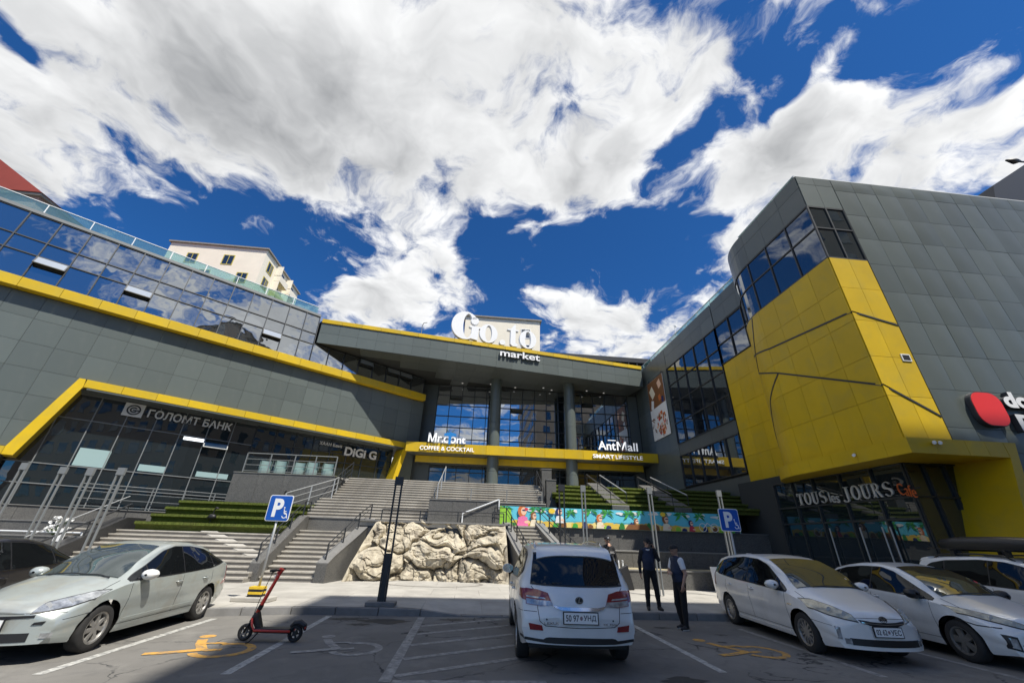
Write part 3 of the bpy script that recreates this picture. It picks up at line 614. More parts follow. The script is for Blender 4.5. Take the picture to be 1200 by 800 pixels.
def curtain(parent, F, xs, zs, glass, mull, y=0., mw=.05, md=.08, skip=(), sash=(), tilt=.0015, name='curtain_wall', vfull=True):
    """glazed wall: each pane, mullion and transom an object"""
    cw = part_empty(name, parent, F)
    for i, (a, b) in enumerate(zip(xs[:-1], xs[1:])):
        for j, (c, d) in enumerate(zip(zs[:-1], zs[1:])):
            if (i, j) in skip: continue
            w, h = b-a, d-c; k = ('pane', round(w, 3), round(h, 3), glass.name)
            if k not in _pm: _pm[k] = MB().box(-w/2, w/2, 0, .012, 0, h).mesh('pane', glass)
            R = Matrix.Rotation(random.uniform(-tilt, tilt), 4, 'Z') @ Matrix.Rotation(random.uniform(-tilt, tilt), 4, 'X')
            if (i, j) in sash:
                # top-hung sash pushed outwards, rest of the bay fixed
                hs = min(.6, h*.4); k2 = ('pane', round(w, 3), round(h-hs, 3), glass.name)
                if k2 not in _pm: _pm[k2] = MB().box(-w/2, w/2, 0, .012, 0, h-hs).mesh('pane', glass)
                inst('pane', _pm[k2], cw, F @ T((a+b)/2, y, c) @ R)
                k3 = ('sash', round(w, 3), round(hs, 3), glass.name)
                if k3 not in _pm:
                    mb = MB(); mb.box(-w/2+.05, w/2-.05, -.01, .012, -hs+.05, -.03); mb.mi = 1
                    for q in ((-w/2, -w/2+.05, -hs, 0), (w/2-.05, w/2, -hs, 0), (-w/2+.05, w/2-.05, -hs, -hs+.05), (-w/2+.05, w/2-.05, -.03, 0)): mb.box(q[0], q[1], -.03, .02, q[2], q[3])
                    _pm[k3] = mb.mesh('open_sash', [MT['glass_sash'] if glass.name.startswith('mirror') else glass, mull])
                inst('open_sash', _pm[k3], cw, F @ T((a+b)/2, y-.04, d) @ Matrix.Rotation(radians(-24), 4, 'X'))
                inst('opening', MB().box(a+.03, b-.03, y+.03, y+.05, d-hs, d).mesh('opening', MT['joint']), cw, F)
            else: inst('pane', _pm[k], cw, F @ T((a+b)/2, y, c) @ R)
    for x in xs: inst('mullion', MB().box(x-mw/2, x+mw/2, y-md, y+.05, zs[0], zs[-1]).mesh('mullion', mull), cw, F)
    for z in zs: inst('transom', MB().box(xs[0]+mw/2, xs[-1]-mw/2, y-md+.012, y+.045, z-mw/2, z+mw/2).mesh('transom', mull), cw, F)
    return cw
def glass_balustrade(parent, P, z0, h, step, name='roof_balustrade'):
    bl = part_empty(name, parent)
    P = [Vector((*p, 0)) for p in P]
    for a, b in zip(P[:-1], P[1:]):
        L = (b-a).length; n = max(1, round(L/step)); u = (b-a).normalized(); F = frame((a.x, a.y, z0), u); w = L/n
        for i in range(n):
            MB().box(i*w+.03, (i+1)*w-.03, -.006, .006, .08, h-.04).build('glass_panel', MT['glass_rail'], bl, F)
            MB().box(i*w-.02, i*w+.02, -.03, .03, 0, h).build('post', MT['white_metal'], bl, F)
        MB().box(0, L, -.035, .035, h-.035, h).build('top_rail', MT['white_metal'], bl, F)
    return bl
# ------------------------------------------------------------------ left wing with the bank
bw = thing('bank_wing', 'grey panelled mall wing with mirrored top windows and bank below', 'building', FL @ T(-14, 0, 0))
def lpart(name, mb, m, **k): return mb.build(name, m, bw, FL, **k)
lpart('wall_core', MB().box(-46, 1.45, .03, 14, 8.3, 13.15), MT['joint'])
lpart('wall_core', MB().box(-46, -8.7, .5, 14, 13.15, 17.3), MT['joint']); lpart('wall_core', MB().box(-8.7, 1.45, .5, 14, 13.15, 14.9), MT['joint'])
lpart('wall_core', MB().box(-46, -20.55, .03, 14, 0, 8.3), MT['joint'])
lpart('wall_core', MB().box(-20.55, 1.45, 6., 14, 0, 8.3), MT['clad2'])
lpart('soffit', MB().box(-20.5, 1.4, .02, 6, 8.18, 8.295), MT['clad2'])
# cladding rows between the bands
xs = [-33.4+1.25*i for i in range(28)]+[1.5]
zs = [8.78, 10.05, 11.32, 12.58]
cl = part_empty('cladding', bw, FL)
panels(cl, FL, 0, 0, 0, 0, 0, 0, MT['clad'], xs=xs, zs=zs, tilt=.002)
panels(cl, FL, 0, 0, 0, 0, 0, 0, MT['clad'], xs=[x for x in xs if x < -20.8], zs=[5.02, 6.27, 7.52, 8.78], tilt=.002)
xl = max(x for x in xs if x < -20.8)
for z0, z1 in ((5.02, 6.27), (6.27, 7.52), (7.52, 8.78)):
    f = lambda z: -20.42+(z-4.96)*(1.02/3.72)
    poly_panel(cl, FL, [(xl+.006, z0+.006), (f(z0), z0+.006), (f(z1), z1-.006), (xl+.006, z1-.006)], MT['clad'])
# end return of the cladding
FE = frame(FL @ Vector((1.5, 0, 0)), -LN); panels(cl, FE, 0, 6, 8.78, 12.58, 5, 3, MT['clad2'])
def yband(parent, F, pts, h, d, seg=1.55, m='yellow', drop=True, name='band_panel'):
    """folded yellow band following (x,z) polyline of its lower edge; panels are lengths of it"""
    for (x0, z0), (x1, z1) in zip(pts[:-1], pts[1:]):
        L = sqrt((x1-x0)**2+(z1-z0)**2); n = max(1, round(L/seg)); ang = atan2(z1-z0, x1-x0); w = L/n-.012
        k = ('yb', round(w, 3), h, d, m)
        if k not in _pm: _pm[k] = bevel_mesh(MB().box(0, w, -d, .02, 0, h).mesh('band_panel', MT[m]), .006)
        for i in range(n): inst(name, _pm[k], parent, F @ T(x0, 0, z0) @ Matrix.Rotation(-ang, 4, 'Y') @ T(i*L/n, 0, 0))
yb = part_empty('yellow_band', bw, FL)
yband(yb, FL, [(-34, 12.62), (1.35, 12.62)], .55, .52)
yb2 = part_empty('yellow_band', bw, FL)
yband(yb2, FL, [(-33, 4.62), (-20.55, 4.62)], .36, .30); 
poly_panel(yb2, FL, [(-20.55, 4.62), (-20.18, 4.62), (-19.16, 8.30), (-19.2, 8.72), (-19.45, 8.72), (-20.55, 4.98)], MT['yellow'], -.30, .9, 'band_panel')
yband(yb2, FL, [(-19.15, 8.30), (.38, 8.30)], .42, .30)
poly_panel(yb2, FL, [(-.75, 4.7), (-.42, 4.7), (.42, 8.29), (.42, 8.31), (.1, 8.31), (-.05, 8.05)], MT['yellow'], -.30, .9, 'band_panel')
lpart('soffit', MB().box(-19.0, .0, -.28, .88, 8.2, 8.297), MT['clad2'])
# top mirrored glazing
gx = [-33.31+1.24*i for i in range(20)]                          # .. up to the canopy (-9.75)
gx = [x for x in gx if x < -9]+[-8.72]
FT = FL @ T(0, 0, 13.2) @ Matrix.Rotation(radians(-5), 4, 'X') @ T(0, 0, -13.2)      # top glazing leans back
curtain(bw, FT, gx, [13.2, 14.8, 15.72, 17.3], MT['glass_mirror'], MT['mull'], .04, sash=[(8, 0), (11, 0), (17, 0)], tilt=.006)
curtain(bw, FT, [-8.72+1.25*i for i in range(8)]+[1.4], [13.2, 14.86], MT['glass_mirror'], MT['mull'], .04, sash=[(3, 0), (5, 0), (6, 0)], tilt=.004)
lpart('parapet', MB().box(-46, -8.7, .3, 14, 17.32, 17.5), MT['alu'])
a = FL @ Vector((-34, .8, 0)); b = FL @ Vector((-8.9, .8, 0)); glass_balustrade(bw, [(a.x, a.y), (b.x, b.y)], 17.5, .85, 1.9)
# bank shop front, set back
FB = FL @ T(0, .9, 0)
bxs = [-20.9, -19.6]+[-18.3+1.3*i for i in range(7)]
curtain(bw, FB, bxs, [2.5, 3.55, 4.5, 6.85, 8.18], MT['glass_dark'], MT['alu'], 0., .045, .06, sash=[(6, 2)], tilt=.003, name='shop_front')
dxs = [-10.5+1.28*i for i in range(8)]+[-.3]
curtain(bw, FB, dxs, [4.7, 6.6, 7.2, 8.18], MT['glass_dark'], MT['mull'], 0., .05, .06, tilt=.003, name='shop_front')
lpart('plinth', MB().box(-20.5, -10.4, .93, 6, 0, 2.5), MT['granite']); lpart('shop_floor', MB().box(-10.5, 1.4, .0, 6, 4.3, 4.69), MT['granite'])
poly_panel(bw, FL, [(-.1, 4.7), (1.48, 4.7), (1.48, 8.28), (.55, 8.28)], MT['clad'], .5, .62, 'side_panel')
# bright blinds behind the bank glass
MT['blind'] = mat('pale_blind', (.28, .40, .40), .7)
for (x, w, z, h) in ((-18.2, 1.25, 4.55, .9), (-15.6, 1.2, 4.6, .35), (-12.9, .9, 4.6, .3), (-12.0, .75, 4.6, .3)):
    MB().box(x, x+w, -.02, -.012, z, z+h).build('frosted_film', MT['blind'], bw, FB)
MT['downlight'] = mat('dim_downlight', (.8, .8, .8), .5, emit=(1, .95, .9, .12)); MT['lit'] = mat('lit_ceiling_panel', (.9, .9, .9), .5, emit=(.9, .95, 1, 1.2))
MB().box(-14.15, -13.05, -.05, -.03, 6.6, 6.78).build('lit_panel', MT['lit'], bw, FB)
# cafe furniture behind the balustrade
MT['teal'] = mat('pale_teal_chair', (.2, .29, .28), .6)
for i, (x, y) in enumerate(((-11.5, 24.0), (-10.6, 23.8), (-9.7, 24.1), (-8.9, 23.8), (-8.1, 24.0))):
    c = thing('terrace_seat', 'pale teal tub seat, number %s along the cafe balustrade from the bank' % ['one', 'two', 'three', 'four', 'five'][i], 'seat', (x, y, 4.45), 'tub seats on the cafe terrace'); b_ = WM[c.name]
    MB().prism([(.3*cos(q*pi/6), .3*sin(q*pi/6)) for q in range(12)], 0, .42).build('seat', MT['teal'], c, b_); 
    mb = MB(); P = [[(.33*cos(q*pi/10), .33*sin(q*pi/10), zz) for q in range(0, 11)] for zz in (.4, .85)]; P += [[(.27*cos(q*pi/10), .27*sin(q*pi/10), zz) for q in range(0, 11)] for zz in (.85, .4)]; mb.grid(P, 4, 11, True); mb.build('backrest', MT['teal'], c, b_)
# ------------------------------------------------------------------ entrance canopy
CA, CB = Vector((-12.72, 28.68, 0)), Vector((15.55, 33.68, 0)); CE = (CB-CA).normalized(); CL = (CB-CA).length
FC = frame(CA, CE)
ec = thing('entrance_canopy', 'deep grey roof canopy with a yellow top edge over the entrance', 'canopy', (2, 31, 15))
sp = [tuple((CA-LN*1.6)[:2]), tuple((CA+Vector((CE.y, -CE.x, 0))*-.05)[:2]), tuple((CB+Vector((CE.y, -CE.x, 0))*-.05)[:2]), (15.9, 38), (-2.4, 38), tuple((LP0+LD*.2-LN*1.6)[:2])]
MB().prism(sp, 14.97, 16.98).build('canopy_core', MT['joint'], ec)
n = 20; panels(ec, FC, 0, CL, 14.95, 16.7, n, 1, MT['clad'], y=.03, tilt=.001, zs=[14.95, 15.82, 16.7])
ycn = part_empty('yellow_edge', ec, FC); yband(ycn, FC @ T(0, .02, 0), [(0, 16.71), (CL, 16.71)], .33, .1)
# soffit panels
rr = random.Random(3)
cs = part_empty('soffit', ec)
N_ = Vector((-CE.y, CE.x, 0))
for i in range(18):
    for j in range(5):
        a = CA+CE*(CL*i/18)+N_*(.05+1.45*j); b = CA+CE*(CL*(i+1)/18-.012)+N_*(.05+1.45*(j+1)-.012)
        def inside(p): return (p-LP0).dot(LN) > .03 and p.x < 15.93 and p.y < 36.9
        q = [a, a+CE*(CL/18-.012), b, a+N_*(1.45-.012)]
        if all(inside(p) for p in q): inst('soffit_panel', MB().prism([(p.x, p.y) for p in q], 14.93, 14.965).mesh('soffit_panel', MT['clad2']), cs)
poles = MB(); poles.tube((-5.2, 30.6, 17.0), (-5.2, 30.6, 18.1), .03); poles.path([(-5.2, 30.6, 18.1), (-5.1, 30.5, 18.35), (-4.8, 30.45, 18.4)], .03); poles.build('roof_lamp', MT['alu'], ec)
# ------------------------------------------------------------------ entrance hall
eh = thing('entrance_hall', 'tall glazed entrance hall with two round columns under the canopy', 'building', (5, 36.5, 4.7))
FH = frame((0, 36.5, 0), (1, 0, 0))
MB().box(-6.5, 22, 36.62, 50, 4.7, 16.9).build('wall_core', MT['joint'], eh)
hx = [-3.75+1.165*i for i in range(17)]
curtain(eh, FH, hx, [8.75, 9.8, 10.85, 11.9, 12.95, 13.9, 14.9], MT['glass_blue'], MT['mull'], 0, .06, .1, sash=[(1, 4), (6, 3), (12, 4)], tilt=.0025)
curtain(eh, FH, hx, [4.7, 6.9, 7.7], MT['glass_dark'], MT['mull'], 0, .06, .1, tilt=.002, name='door_glazing')
panels(eh, frame((0, 36.45, 0), (1, 0, 0)), -5.6, -3.8, 4.7, 14.9, 1, 7, MT['clad2']); panels(eh, frame((0, 36.45, 0), (1, 0, 0)), 14.95, 15.9, 4.7, 14.9, 1, 7, MT['clad2'])
MB().box(-3.8, 14.9, 36.3, 36.6, 7.7, 8.75).build('spandrel', MT['clad2'], eh)
for x in (1.68, 8.5):
    col = part_empty('column', eh, T(x, 34.25, 4.69))
    for k in range(5):
        z0 = 2.05*k; me = _pm.get('drum') or MB().lathe([(.0, .0), (.5, .0), (.5, 2.035), (.0, 2.035)], n=32).mesh('drum', MT['clad'], angle=30); _pm['drum'] = me
        inst('drum', me, col, T(x, 34.25, 4.69+z0))
yb3 = part_empty('yellow_band', eh); yband(yb3, frame((0, 33.42, 0), (1, 0, 0)), [(-5.55, 7.95), (15.9, 7.95)], .76, .1, 1.6)
MB().box(-5.5, 15.88, 33.45, 36.4, 7.97, 8.68).build('band_core', MT['clad2'], eh)
yb4 = part_empty('yellow_band', eh); yband(yb4, frame((0, 35.1, 0), (1, 0, 0)), [(-4.9, 7.42), (15.2, 7.42)], .53, .08, 2.1)
MB().box(-4.9, 15.2, 35.12, 36.4, 7.44, 7.96).build('band_core', MT['clad2'], eh)
# downlights in the hall soffit seen as small lit discs
for i, (x, y) in enumerate(((-1.5, 35.6), (1.2, 35.4), (3.6, 35.9), (6.3, 35.5), (7.2, 36.0), (10.6, 35.6), (12.4, 35.9))):
    MB().lathe([(0, 0), (.09, 0), (.09, .03), (0, .03)], n=12).build('downlight', MT['downlight'], ec, T(x, y, 14.9))
# ------------------------------------------------------------------ right wing
cwg = thing('cafe_wing', 'grey and yellow mall wing with a rounded corner and cafe below', 'building', (18, 12, 0))
def rpart(name, mb, m, **k): return mb.build(name, m, cwg, **k)
XP, XS, YF = 13.85, 15.95, 11.42
FF = frame((0, YF, 0), (1, 0, 0)); FS = frame((XS, 0, 0), (0, -1, 0))       # FS local x = -Y
# plan path: from the front strip round the corner, along the side, curving back to the side wall
path = [(15.55, YF), (XP, YF)]
_cv = [(XP, 15.7)]+[(XP+2.1*(1-cos(t)), 15.7+2.6*sin(t)) for t in [pi/2*i/14 for i in range(1, 15)]]
path += _cv+[(XS, 22.2)]
PP = [Vector((*p, 0)) for p in path]; PS = [0]
for a, b in zip(PP[:-1], PP[1:]): PS.append(PS[-1]+(b-a).length)
def n_out(i):
    d = (PP[i+1]-PP[i]).normalized(); return Vector((-d.y, d.x, 0))
def ppt(s, off=0.):
    s = min(max(s, 0), PS[-1]-1e-5); i = max(j for j in range(len(PS)-1) if PS[j] <= s+1e-9)
    return PP[i]+(PP[i+1]-PP[i]).normalized()*(s-PS[i])+n_out(i)*off
def path_strip(s0, s1, z0, z1, off0, off1, m, name, parent, nseg=None):
    """closed shell following the plan path between s0..s1"""
    br = [s for s in PS if s0+1e-4 < s < s1-1e-4]; ss = sorted([s0, s1]+br)
    A = []
    for q, s in enumerate(ss):
        e = 1e-4 if q == 0 else (-1e-4 if q == len(ss)-1 else 0)
        A.append(s+e)
    rows = [[], [], [], []]
    for q, s in enumerate(A):
        if 0 < q < len(A)-1:      # mitre
            i = min(range(len(PS)), key=lambda j: abs(PS[j]-s)); n1, n2 = n_out(i-1), n_out(i); mm = (n1+n2); mm = mm/(mm.length_squared/2) if mm.length > 1e-3 else n1; p = PP[i]
        else:
            i = max(j for j in range(len(PS)-1) if PS[j] <= s+1e-9); mm = n_out(i); p = ppt(s)
        for k, (o, z) in enumerate(((off0, z0), (off1, z0), (off1, z1), (off0, z1))):
            v = p+mm*o; rows[k].append((v.x, v.y, z))
    mb = MB(); n = len(A)
    mb.grid(rows+[rows[0]], 5, n, False)
    mb.add([r[0] for r in rows], [(0,1,2,3)]); mb.add([r[-1] for r in rows], [(0,3,2,1)])
    me = mb.mesh(name, m); bmf = bmesh.new(); bmf.from_mesh(me); bmesh.ops.remove_doubles(bmf, verts=bmf.verts[:], dist=1e-5); bmesh.ops.recalc_face_normals(bmf, faces=bmf.faces[:]); bmf.to_mesh(me); bmf.free()
    return inst(name, me, parent)
S_c = PS[1]; S_cv = PS[2]; S_side = PS[-2]; S_end = PS[-1]
def cols_of(s0, s1, w): n = max(1, round((s1-s0)/w)); return [s0+(s1-s0)*i/n for i in range(n+1)]
# inner cores
core = [(15.55, YF+.1), (XP+.1, YF+.1)]+[(x+.1, y) for x, y in _cv]+[(XS+.1, 22.2), (XS+.1, 38), (45, 38), (45, YF+.1)]
rpart('wall_core', MB().prism(core[::-1] if False else [(x, y) for x, y in reversed(core)], 4.9, 16.95), MT['joint'])
rpart('roof_slab', MB().prism([(x+.0, y) for x, y in reversed(core)], 16.96, 17.0), MT['alu'])
lowc = [(15.1, 12.9), (15.1, 22.2), (16.05, 22.2), (16.05, 38), (45, 38), (45, YF+.1), (17.5, YF+.1), (17.5, 12.9)]
rpart('wall_core', MB().prism(list(reversed(lowc)), 0, 4.9), MT['joint'])
pcols = [0, .85]+cols_of(.85, S_c, .9)[1:]+cols_of(S_c, S_end, 1.12)[1:]
yc = part_empty('yellow_cladding', cwg)
yz = [4.98, 6.45, 7.93, 9.41, 10.88, 12.34]
for a, b in zip(pcols[:-1], pcols[1:]):
    for c, d in zip(yz[:-1], yz[1:]): path_strip(a+.006, b-.006, c+.006, d-.006, -.02, .03+random.uniform(-.001, .001), MT['yellow'], 'panel', yc)
gc = part_empty('cladding', cwg)
for a, b in zip(cols_of(0, S_c, .87)[:-1], cols_of(0, S_c, .87)[1:]): path_strip(a+.006, b-.006, 15.2, 16.55, -.02, .03, MT['clad'], 'panel', gc); path_strip(a+.006, b-.006, 16.56, 17.02, -.02, .035, MT['clad'], 'panel', gc)
for a, b in zip(cols_of(S_c, S_end, 1.3)[:-1], cols_of(S_c, S_end, 1.3)[1:]): path_strip(a+.006, b-.006, 15.2, 16.3, -.02, .03, MT['clad'], 'panel', gc); path_strip(a+.006, b-.006, 16.31, 17.02, -.02, .035, MT['clad'], 'panel', gc)
cwn = part_empty('corner_window', cwg)
wcols = cols_of(0, S_c, .87)+cols_of(S_c, S_side+.3, 1.3)[1:]
for a, b in zip(wcols[:-1], wcols[1:]):
    for c, d in ((12.36, 13.95), (13.95, 15.18)):
        path_strip(a+.001, b-.001, c, d, -.03, -.012, MT['glass_dark'] if b < S_c+.01 else MT['glass_side'], 'pane', cwn)
for s in wcols: path_strip(max(s-.03, 0), s+.03, 12.36, 15.18, -.02, .035, MT['mull'], 'mullion', cwn)
for z in (12.36, 13.95, 15.16): path_strip(0, wcols[-1], z-.03, z+.03, -.02, .03, MT['mull'], 'transom', cwn)
# black decorative grooves crossing the yellow cladding
def groove(pts, w=.035):
    L = []; 
    for (s0, z0), (s1, z1) in zip(pts[:-1], pts[1:]):
        n = max(2, int(abs(s1-s0)/.25)); L += [(s0+(s1-s0)*i/n, z0+(z1-z0)*i/n) for i in range(n)]
    L.append(pts[-1]); A, B, C, Dd = [], [], [], []
    for q, (s, z) in enumerate(L):
        a = L[max(q-1, 0)]; b = L[min(q+1, len(L)-1)]; d = Vector((b[0]-a[0], b[1]-a[1])).normalized(); nx, nz = -d.y*w, d.x*w
        for lst, sg, o in ((A, 1, .02), (B, 1, .05), (C, -1, .05), (Dd, -1, .02)):
            p = ppt(s+sg*nx, o); lst.append((p.x, p.y, z+sg*nz))
    mb = MB(); mb.grid([A, B, C, Dd, A], 5, len(L)); inst('groove_strip', mb.mesh('groove_strip', MT['mull']), yc)
groove([(.0, 9.30), (S_c, 9.75), (S_cv, 10.25), (S_cv+2.2, 10.75)])
groove([(.0, 5.80), (S_c, 6.83), (S_cv, 9.0), (S_cv+1.9, 9.75)])
groove([(S_cv+.6, 12.3), (S_cv+.9, 11.5), (S_cv+1.7, 9.75)])
groove([(S_cv-.1, 8.95), (S_cv+1.1, 8.0), (S_cv+2.2, 6.0)])
vt = MB(); vt.box(1.15, 1.5, -.05, .0, 7.82, 8.08); rpart('vent_grille', MB().box(15.05, 15.4, YF-.06, YF-.02, 7.8, 8.08), MT['white_metal']); rpart('vent_core', MB().box(15.09, 15.36, YF-.066, YF-.055, 7.84, 8.04), MT['black'])
# front cladding
fx = [15.58+1.02*i for i in range(13)]
fz = [4.7, 5.45, 6.8, 8.15, 9.5, 10.85, 12.2, 13.55, 14.9, 16.35, 17.02]
panels(gc, FF, 0, 0, 0, 0, 0, 0, MT['clad'], xs=fx, zs=fz, bulge=.028, tilt=.005)
panels(gc, FF, 0, 0, 0, 0, 0, 0, MT['clad'], xs=[x for x in fx if x > 17.5], zs=[.2, 1.6, 3.1, 4.7], bulge=.028, tilt=.005)
panels(gc, FF, 0, 0, 0, 0, 0, 0, MT['clad'], xs=[28.0, 31, 34, 37, 40], zs=[.2, 4.7, 9, 13, 17.02], bulge=.014, tilt=.003)
MB().box(25.9, 27.8, YF-.05, YF-.03, 13.8, 14.9).build('front_window', MT['glass_dark'], cwg)
# side wall
sxs = [-Y for Y in (29.6, 28.2, 26.75, 25.2, 23.7, 22.3)]
curtain(cwg, FS, [-22.3, -20.8, -19.4, -18.4], [12.4, 13.75, 15.1], MT['glass_side'], MT['mull'], 0.0, .06, .08, tilt=.0015)
curtain(cwg, FS, sxs, [8.75, 10.35, 11.95, 13.55, 15.1], MT['glass_side'], MT['mull'], 0.0, .06, .08, tilt=.0015)
curtain(cwg, FS, sxs, [5.6, 7.85], MT['glass_side'], MT['mull'], 0.0, .06, .08, tilt=.0015)
for z0, z1 in ((7.88, 8.72), (15.13, 17.02)): panels(gc, FS, 0, 0, 0, 0, 0, 0, MT['clad2'] if z1 < 15 else MT['clad'], xs=[-29.6+1.46*i for i in range(6)], zs=[z0, z1] if z1 < 15 else [15.13, 16.2, 17.02], y=.02)
panels(gc, FS, -36.4, -29.65, 5.5, 17.02, 5, 8, MT['clad'], y=.02)
panels(gc, FS, -36.4, -19.5, 2.2, 5.45, 9, 2, MT['clad2'], y=.02); panels(gc, FS, -22.2, -19.3, .15, 4.9, 2, 2, MT['clad2'], y=-.0)
# yellow lip, portal frame and leg
lp = part_empty('yellow_lip', cwg)
for a, b in zip(cols_of(0, S_side, 1.1)[:-1], cols_of(0, S_side, 1.1)[1:]): path_strip(a+.004, b-.004, 4.47, 4.95, -.4, .32, MT['yellow'], 'panel', lp)
MB().prism(list(reversed([(15.5, YF-.28), (XP-.28, YF-.28)]+[(x-.28, y) for x, y in _cv[:8]]+[(x-.1, y) for x, y in _cv[8:]]+[(16, 18.6), (16, 12.9)])), 4.5, 4.62).build('lip_soffit', MT['yellow'], lp)
for x0, x1 in ((15.56, 16.25), (16.26, 16.93)): MB().box(x0, x1, YF-.32, YF+.02, 4.47, 4.95).build('panel', MT['yellow'], lp)
leg = MB(); P0_ = [(17.38, 4.95), (17.06, 4.47), (15.55, .15), (16.0, .15)]
leg.plate([(15.55, .15), (16.0, .15), (17.38, 4.95), (16.94, 4.95), (16.94, 4.5)], YF-.326, YF+1.6); leg.build('portal_leg', MT['yellow'], lp)
MB().box(15.0, 17.2, YF+.0, YF+1.6, 4.52, 4.62).build('portal_soffit', MT['yellow'], lp)
# fill between slanted leg and wall
poly_panel(gc, FF, [(16.03, .2), (17.61, .2), (17.61, 4.98), (17.39, 4.98), (17.39, 4.7)], MT['clad'])
# cafe glazing
FX = frame((14.95, 0, 0), (0, -1, 0)); FY = frame((0, 12.75, 0), (1, 0, 0))
cfx = [-19.2, -18.0, -16.8, -15.4, -14.0, -12.75]
curtain(cwg, FX, cfx, [.16, 2.72, 3.4, 4.5], MT['glass_dark'], MT['mull'], 0, .07, .08, tilt=.003, name='cafe_glazing')
curtain(cwg, FY, [14.95, 15.7, 16.5, 17.2], [.16, 2.0, 3.4, 4.5], MT['glass_dark'], MT['mull'], 0, .06, .08, tilt=.003, name='cafe_glazing')
for y in (16.5, 15.1, 14.2, 13.9): MB().tube((14.82, y, .5), (14.82, y, 2.5), .025).build('door_handle', MT['steel'], cwg)
# balustrade along the roof edge
rb = [(27.5, YF+.25), (XP+.25, YF+.25)]; glass_balustrade(cwg, list(reversed(rb)), 17.0, .4, 1.5)
glass_balustrade(cwg, [(XP+.25, YF+.25), (XP+.25, 15.9)], 17.0, .4, 1.5); glass_balustrade(cwg, [(XS+.2, 19.0), (XS+.2, 36)], 17.0, .55, 1.7)
for (x, y, z) in ((13.5, 13.0, 4.75), (14.4, 11.05, 4.82), (14.6, 11.05, 4.82)):
    c = part_empty('security_camera', cwg, T(x, y, z)); MB().tube((x, y, z), (x-.16, y-.12, z-.05), .05, 10).build('camera_body', MT['white'], c); MB().tube((x+.02, y+.02, z), (x+.15, y+.2, z+.03), .02).build('bracket', MT['white'], c)
MB().tube((16.4, 28, 17.0), (16.4, 28, 18.6), .03).build('roof_mast', MT['white_metal'], cwg); MB().lathe([(0, 0), (.09, .02), (.09, .14), (0, .16)], n=10).build('mast_sensor', MT['white_metal'], cwg, T(16.5, 28, 18.4))
# ------------------------------------------------------------------ things on and behind the roofs
rt = thing('rooftop_screen', 'long dark rooftop screen behind the canopy beside the letters', 'screen', (16, 46, 17))
MB().box(8, 26, 46, 52, 23.2, 23.85).build('top_beam', MT['dark_steel'], rt); 
for i in range(16): MB().box(8.1+1.15*i, 8.2+1.15*i, 46.05, 46.2, 14.5, 23.2).build('post', MT['dark_steel'], rt)
MB().box(8, 26, 46.3, 52, 14.5, 22.7).build('louvre_body', MT['clad2'], rt)
db = thing('rooftop_structure', 'black sloping rooftop structure with a lamp at the far upper corner', 'roof structure', (33, 14, 17))
MB().plate([(26.5, 17.02), (44, 17.02), (44, 27), (34.5, 24.5), (28.1, 20.3)], 13.0, 18.0).build('wedge_body', MT['dark_steel'], db)
MB().path([(34, 13.2, 23.2), (32, 13.1, 22.9), (31.1, 13.0, 22.7)], .05).build('lamp_arm', MT['dark_steel'], db); MB().path([(31.3, 13, 22.75), (30.9, 13, 22.68), (30.2, 12.95, 22.6)], [.06, .17, .05]).build('lamp_head', MT['black'], db, smooth=True)
def apartment(name, label, x0, x1, y0, y1, h, wallm, wins_f, wins_s, ww=1.3, wh=1.5, trim=None, slope=0, side='x1'):
    t = thing(name, label, 'apartment block', ((x0+x1)/2, y0, 0))
    MB().box(x0, x1, y0, y1, 0, h).build('wall', wallm, t)
    MB().box(x0-.3, x1+.3, y0-.3, y1+.3, h, h+.25).build('roof_edge', MT['riser'], t)
    xs_ = x1 if side == 'x1' else x0; sg = 1 if side == 'x1' else -1
    for kind, lst in (('f', wins_f), ('s', wins_s)):
        for (a, z) in lst:
            F = frame((a, y0, z), (1, 0, 0)) if kind == 'f' else frame((xs_, a, z), (0, sg, 0))
            wo = part_empty('window', t, F)
            k = ('awin', ww, wh); 
            if k not in _pm: _pm[k] = (MB().box(-ww/2, ww/2, -.02, .0, 0, wh).mesh('pane', MT['win']), MB().box(-ww/2-.12, ww/2+.12, -.05, -.0, -.12, 0).box(-ww/2-.12, ww/2+.12, -.05, 0, wh, wh+.12).box(-ww/2-.12, -ww/2, -.05, 0, 0, wh).box(ww/2, ww/2+.12, -.05, 0, 0, wh).box(-.04, .04, -.05, -.02, 0, wh).mesh('frame', trim or MT['white']))
            inst('pane', _pm[k][0], wo, F); inst('frame', _pm[k][1], wo, F)
    return t
MT['trim_y'] = mat('yellow_trim', (.5, .42, .08), .7)
ca = apartment('apartment_block', 'cream apartment block rising behind the mirrored wing', -51, -36.1, 55, 68, 43.2, MT['cream'], [(-47, 39.6), (-41.5, 39.8), (-44.2, 36.6), (-38.5, 36.6), (-47.5, 36.6)], [(57.2, 40.2), (57.2, 37.2), (57.2, 34)], 1.5, 1.7, MT['trim_y'])
for i in range(3):
    for y in (60.5, 64.5): 
        bo = part_empty('balcony', ca, T(-36.1, y, 34+3*i)); MB().box(-36.08, -35.0, y-1.5, y+1.5, 34+3*i, 35.1+3*i).build('parapet', MT['trim_y'] if i % 2 else MT['cream'], bo); MB().box(-36.08, -36.02, y-1.3, y+1.3, 35.1+3*i, 36.6+3*i).build('pane', MT['win'], bo); MB().box(-36.08, -35, y-1.55, y-1.45, 35.1+3*i, 36.9+3*i).build('side_screen', MT['cream'], bo)
apartment('apartment_block', 'cream tower block seen behind the white rooftop letters', -3.0, 10.1, 60, 74, 36.4, MT['cream'], [(7.6, 33.0), (7.6, 30)], [(62.5, 32.5), (62.5, 29.5)], 1.5, 1.6, MT['white'])
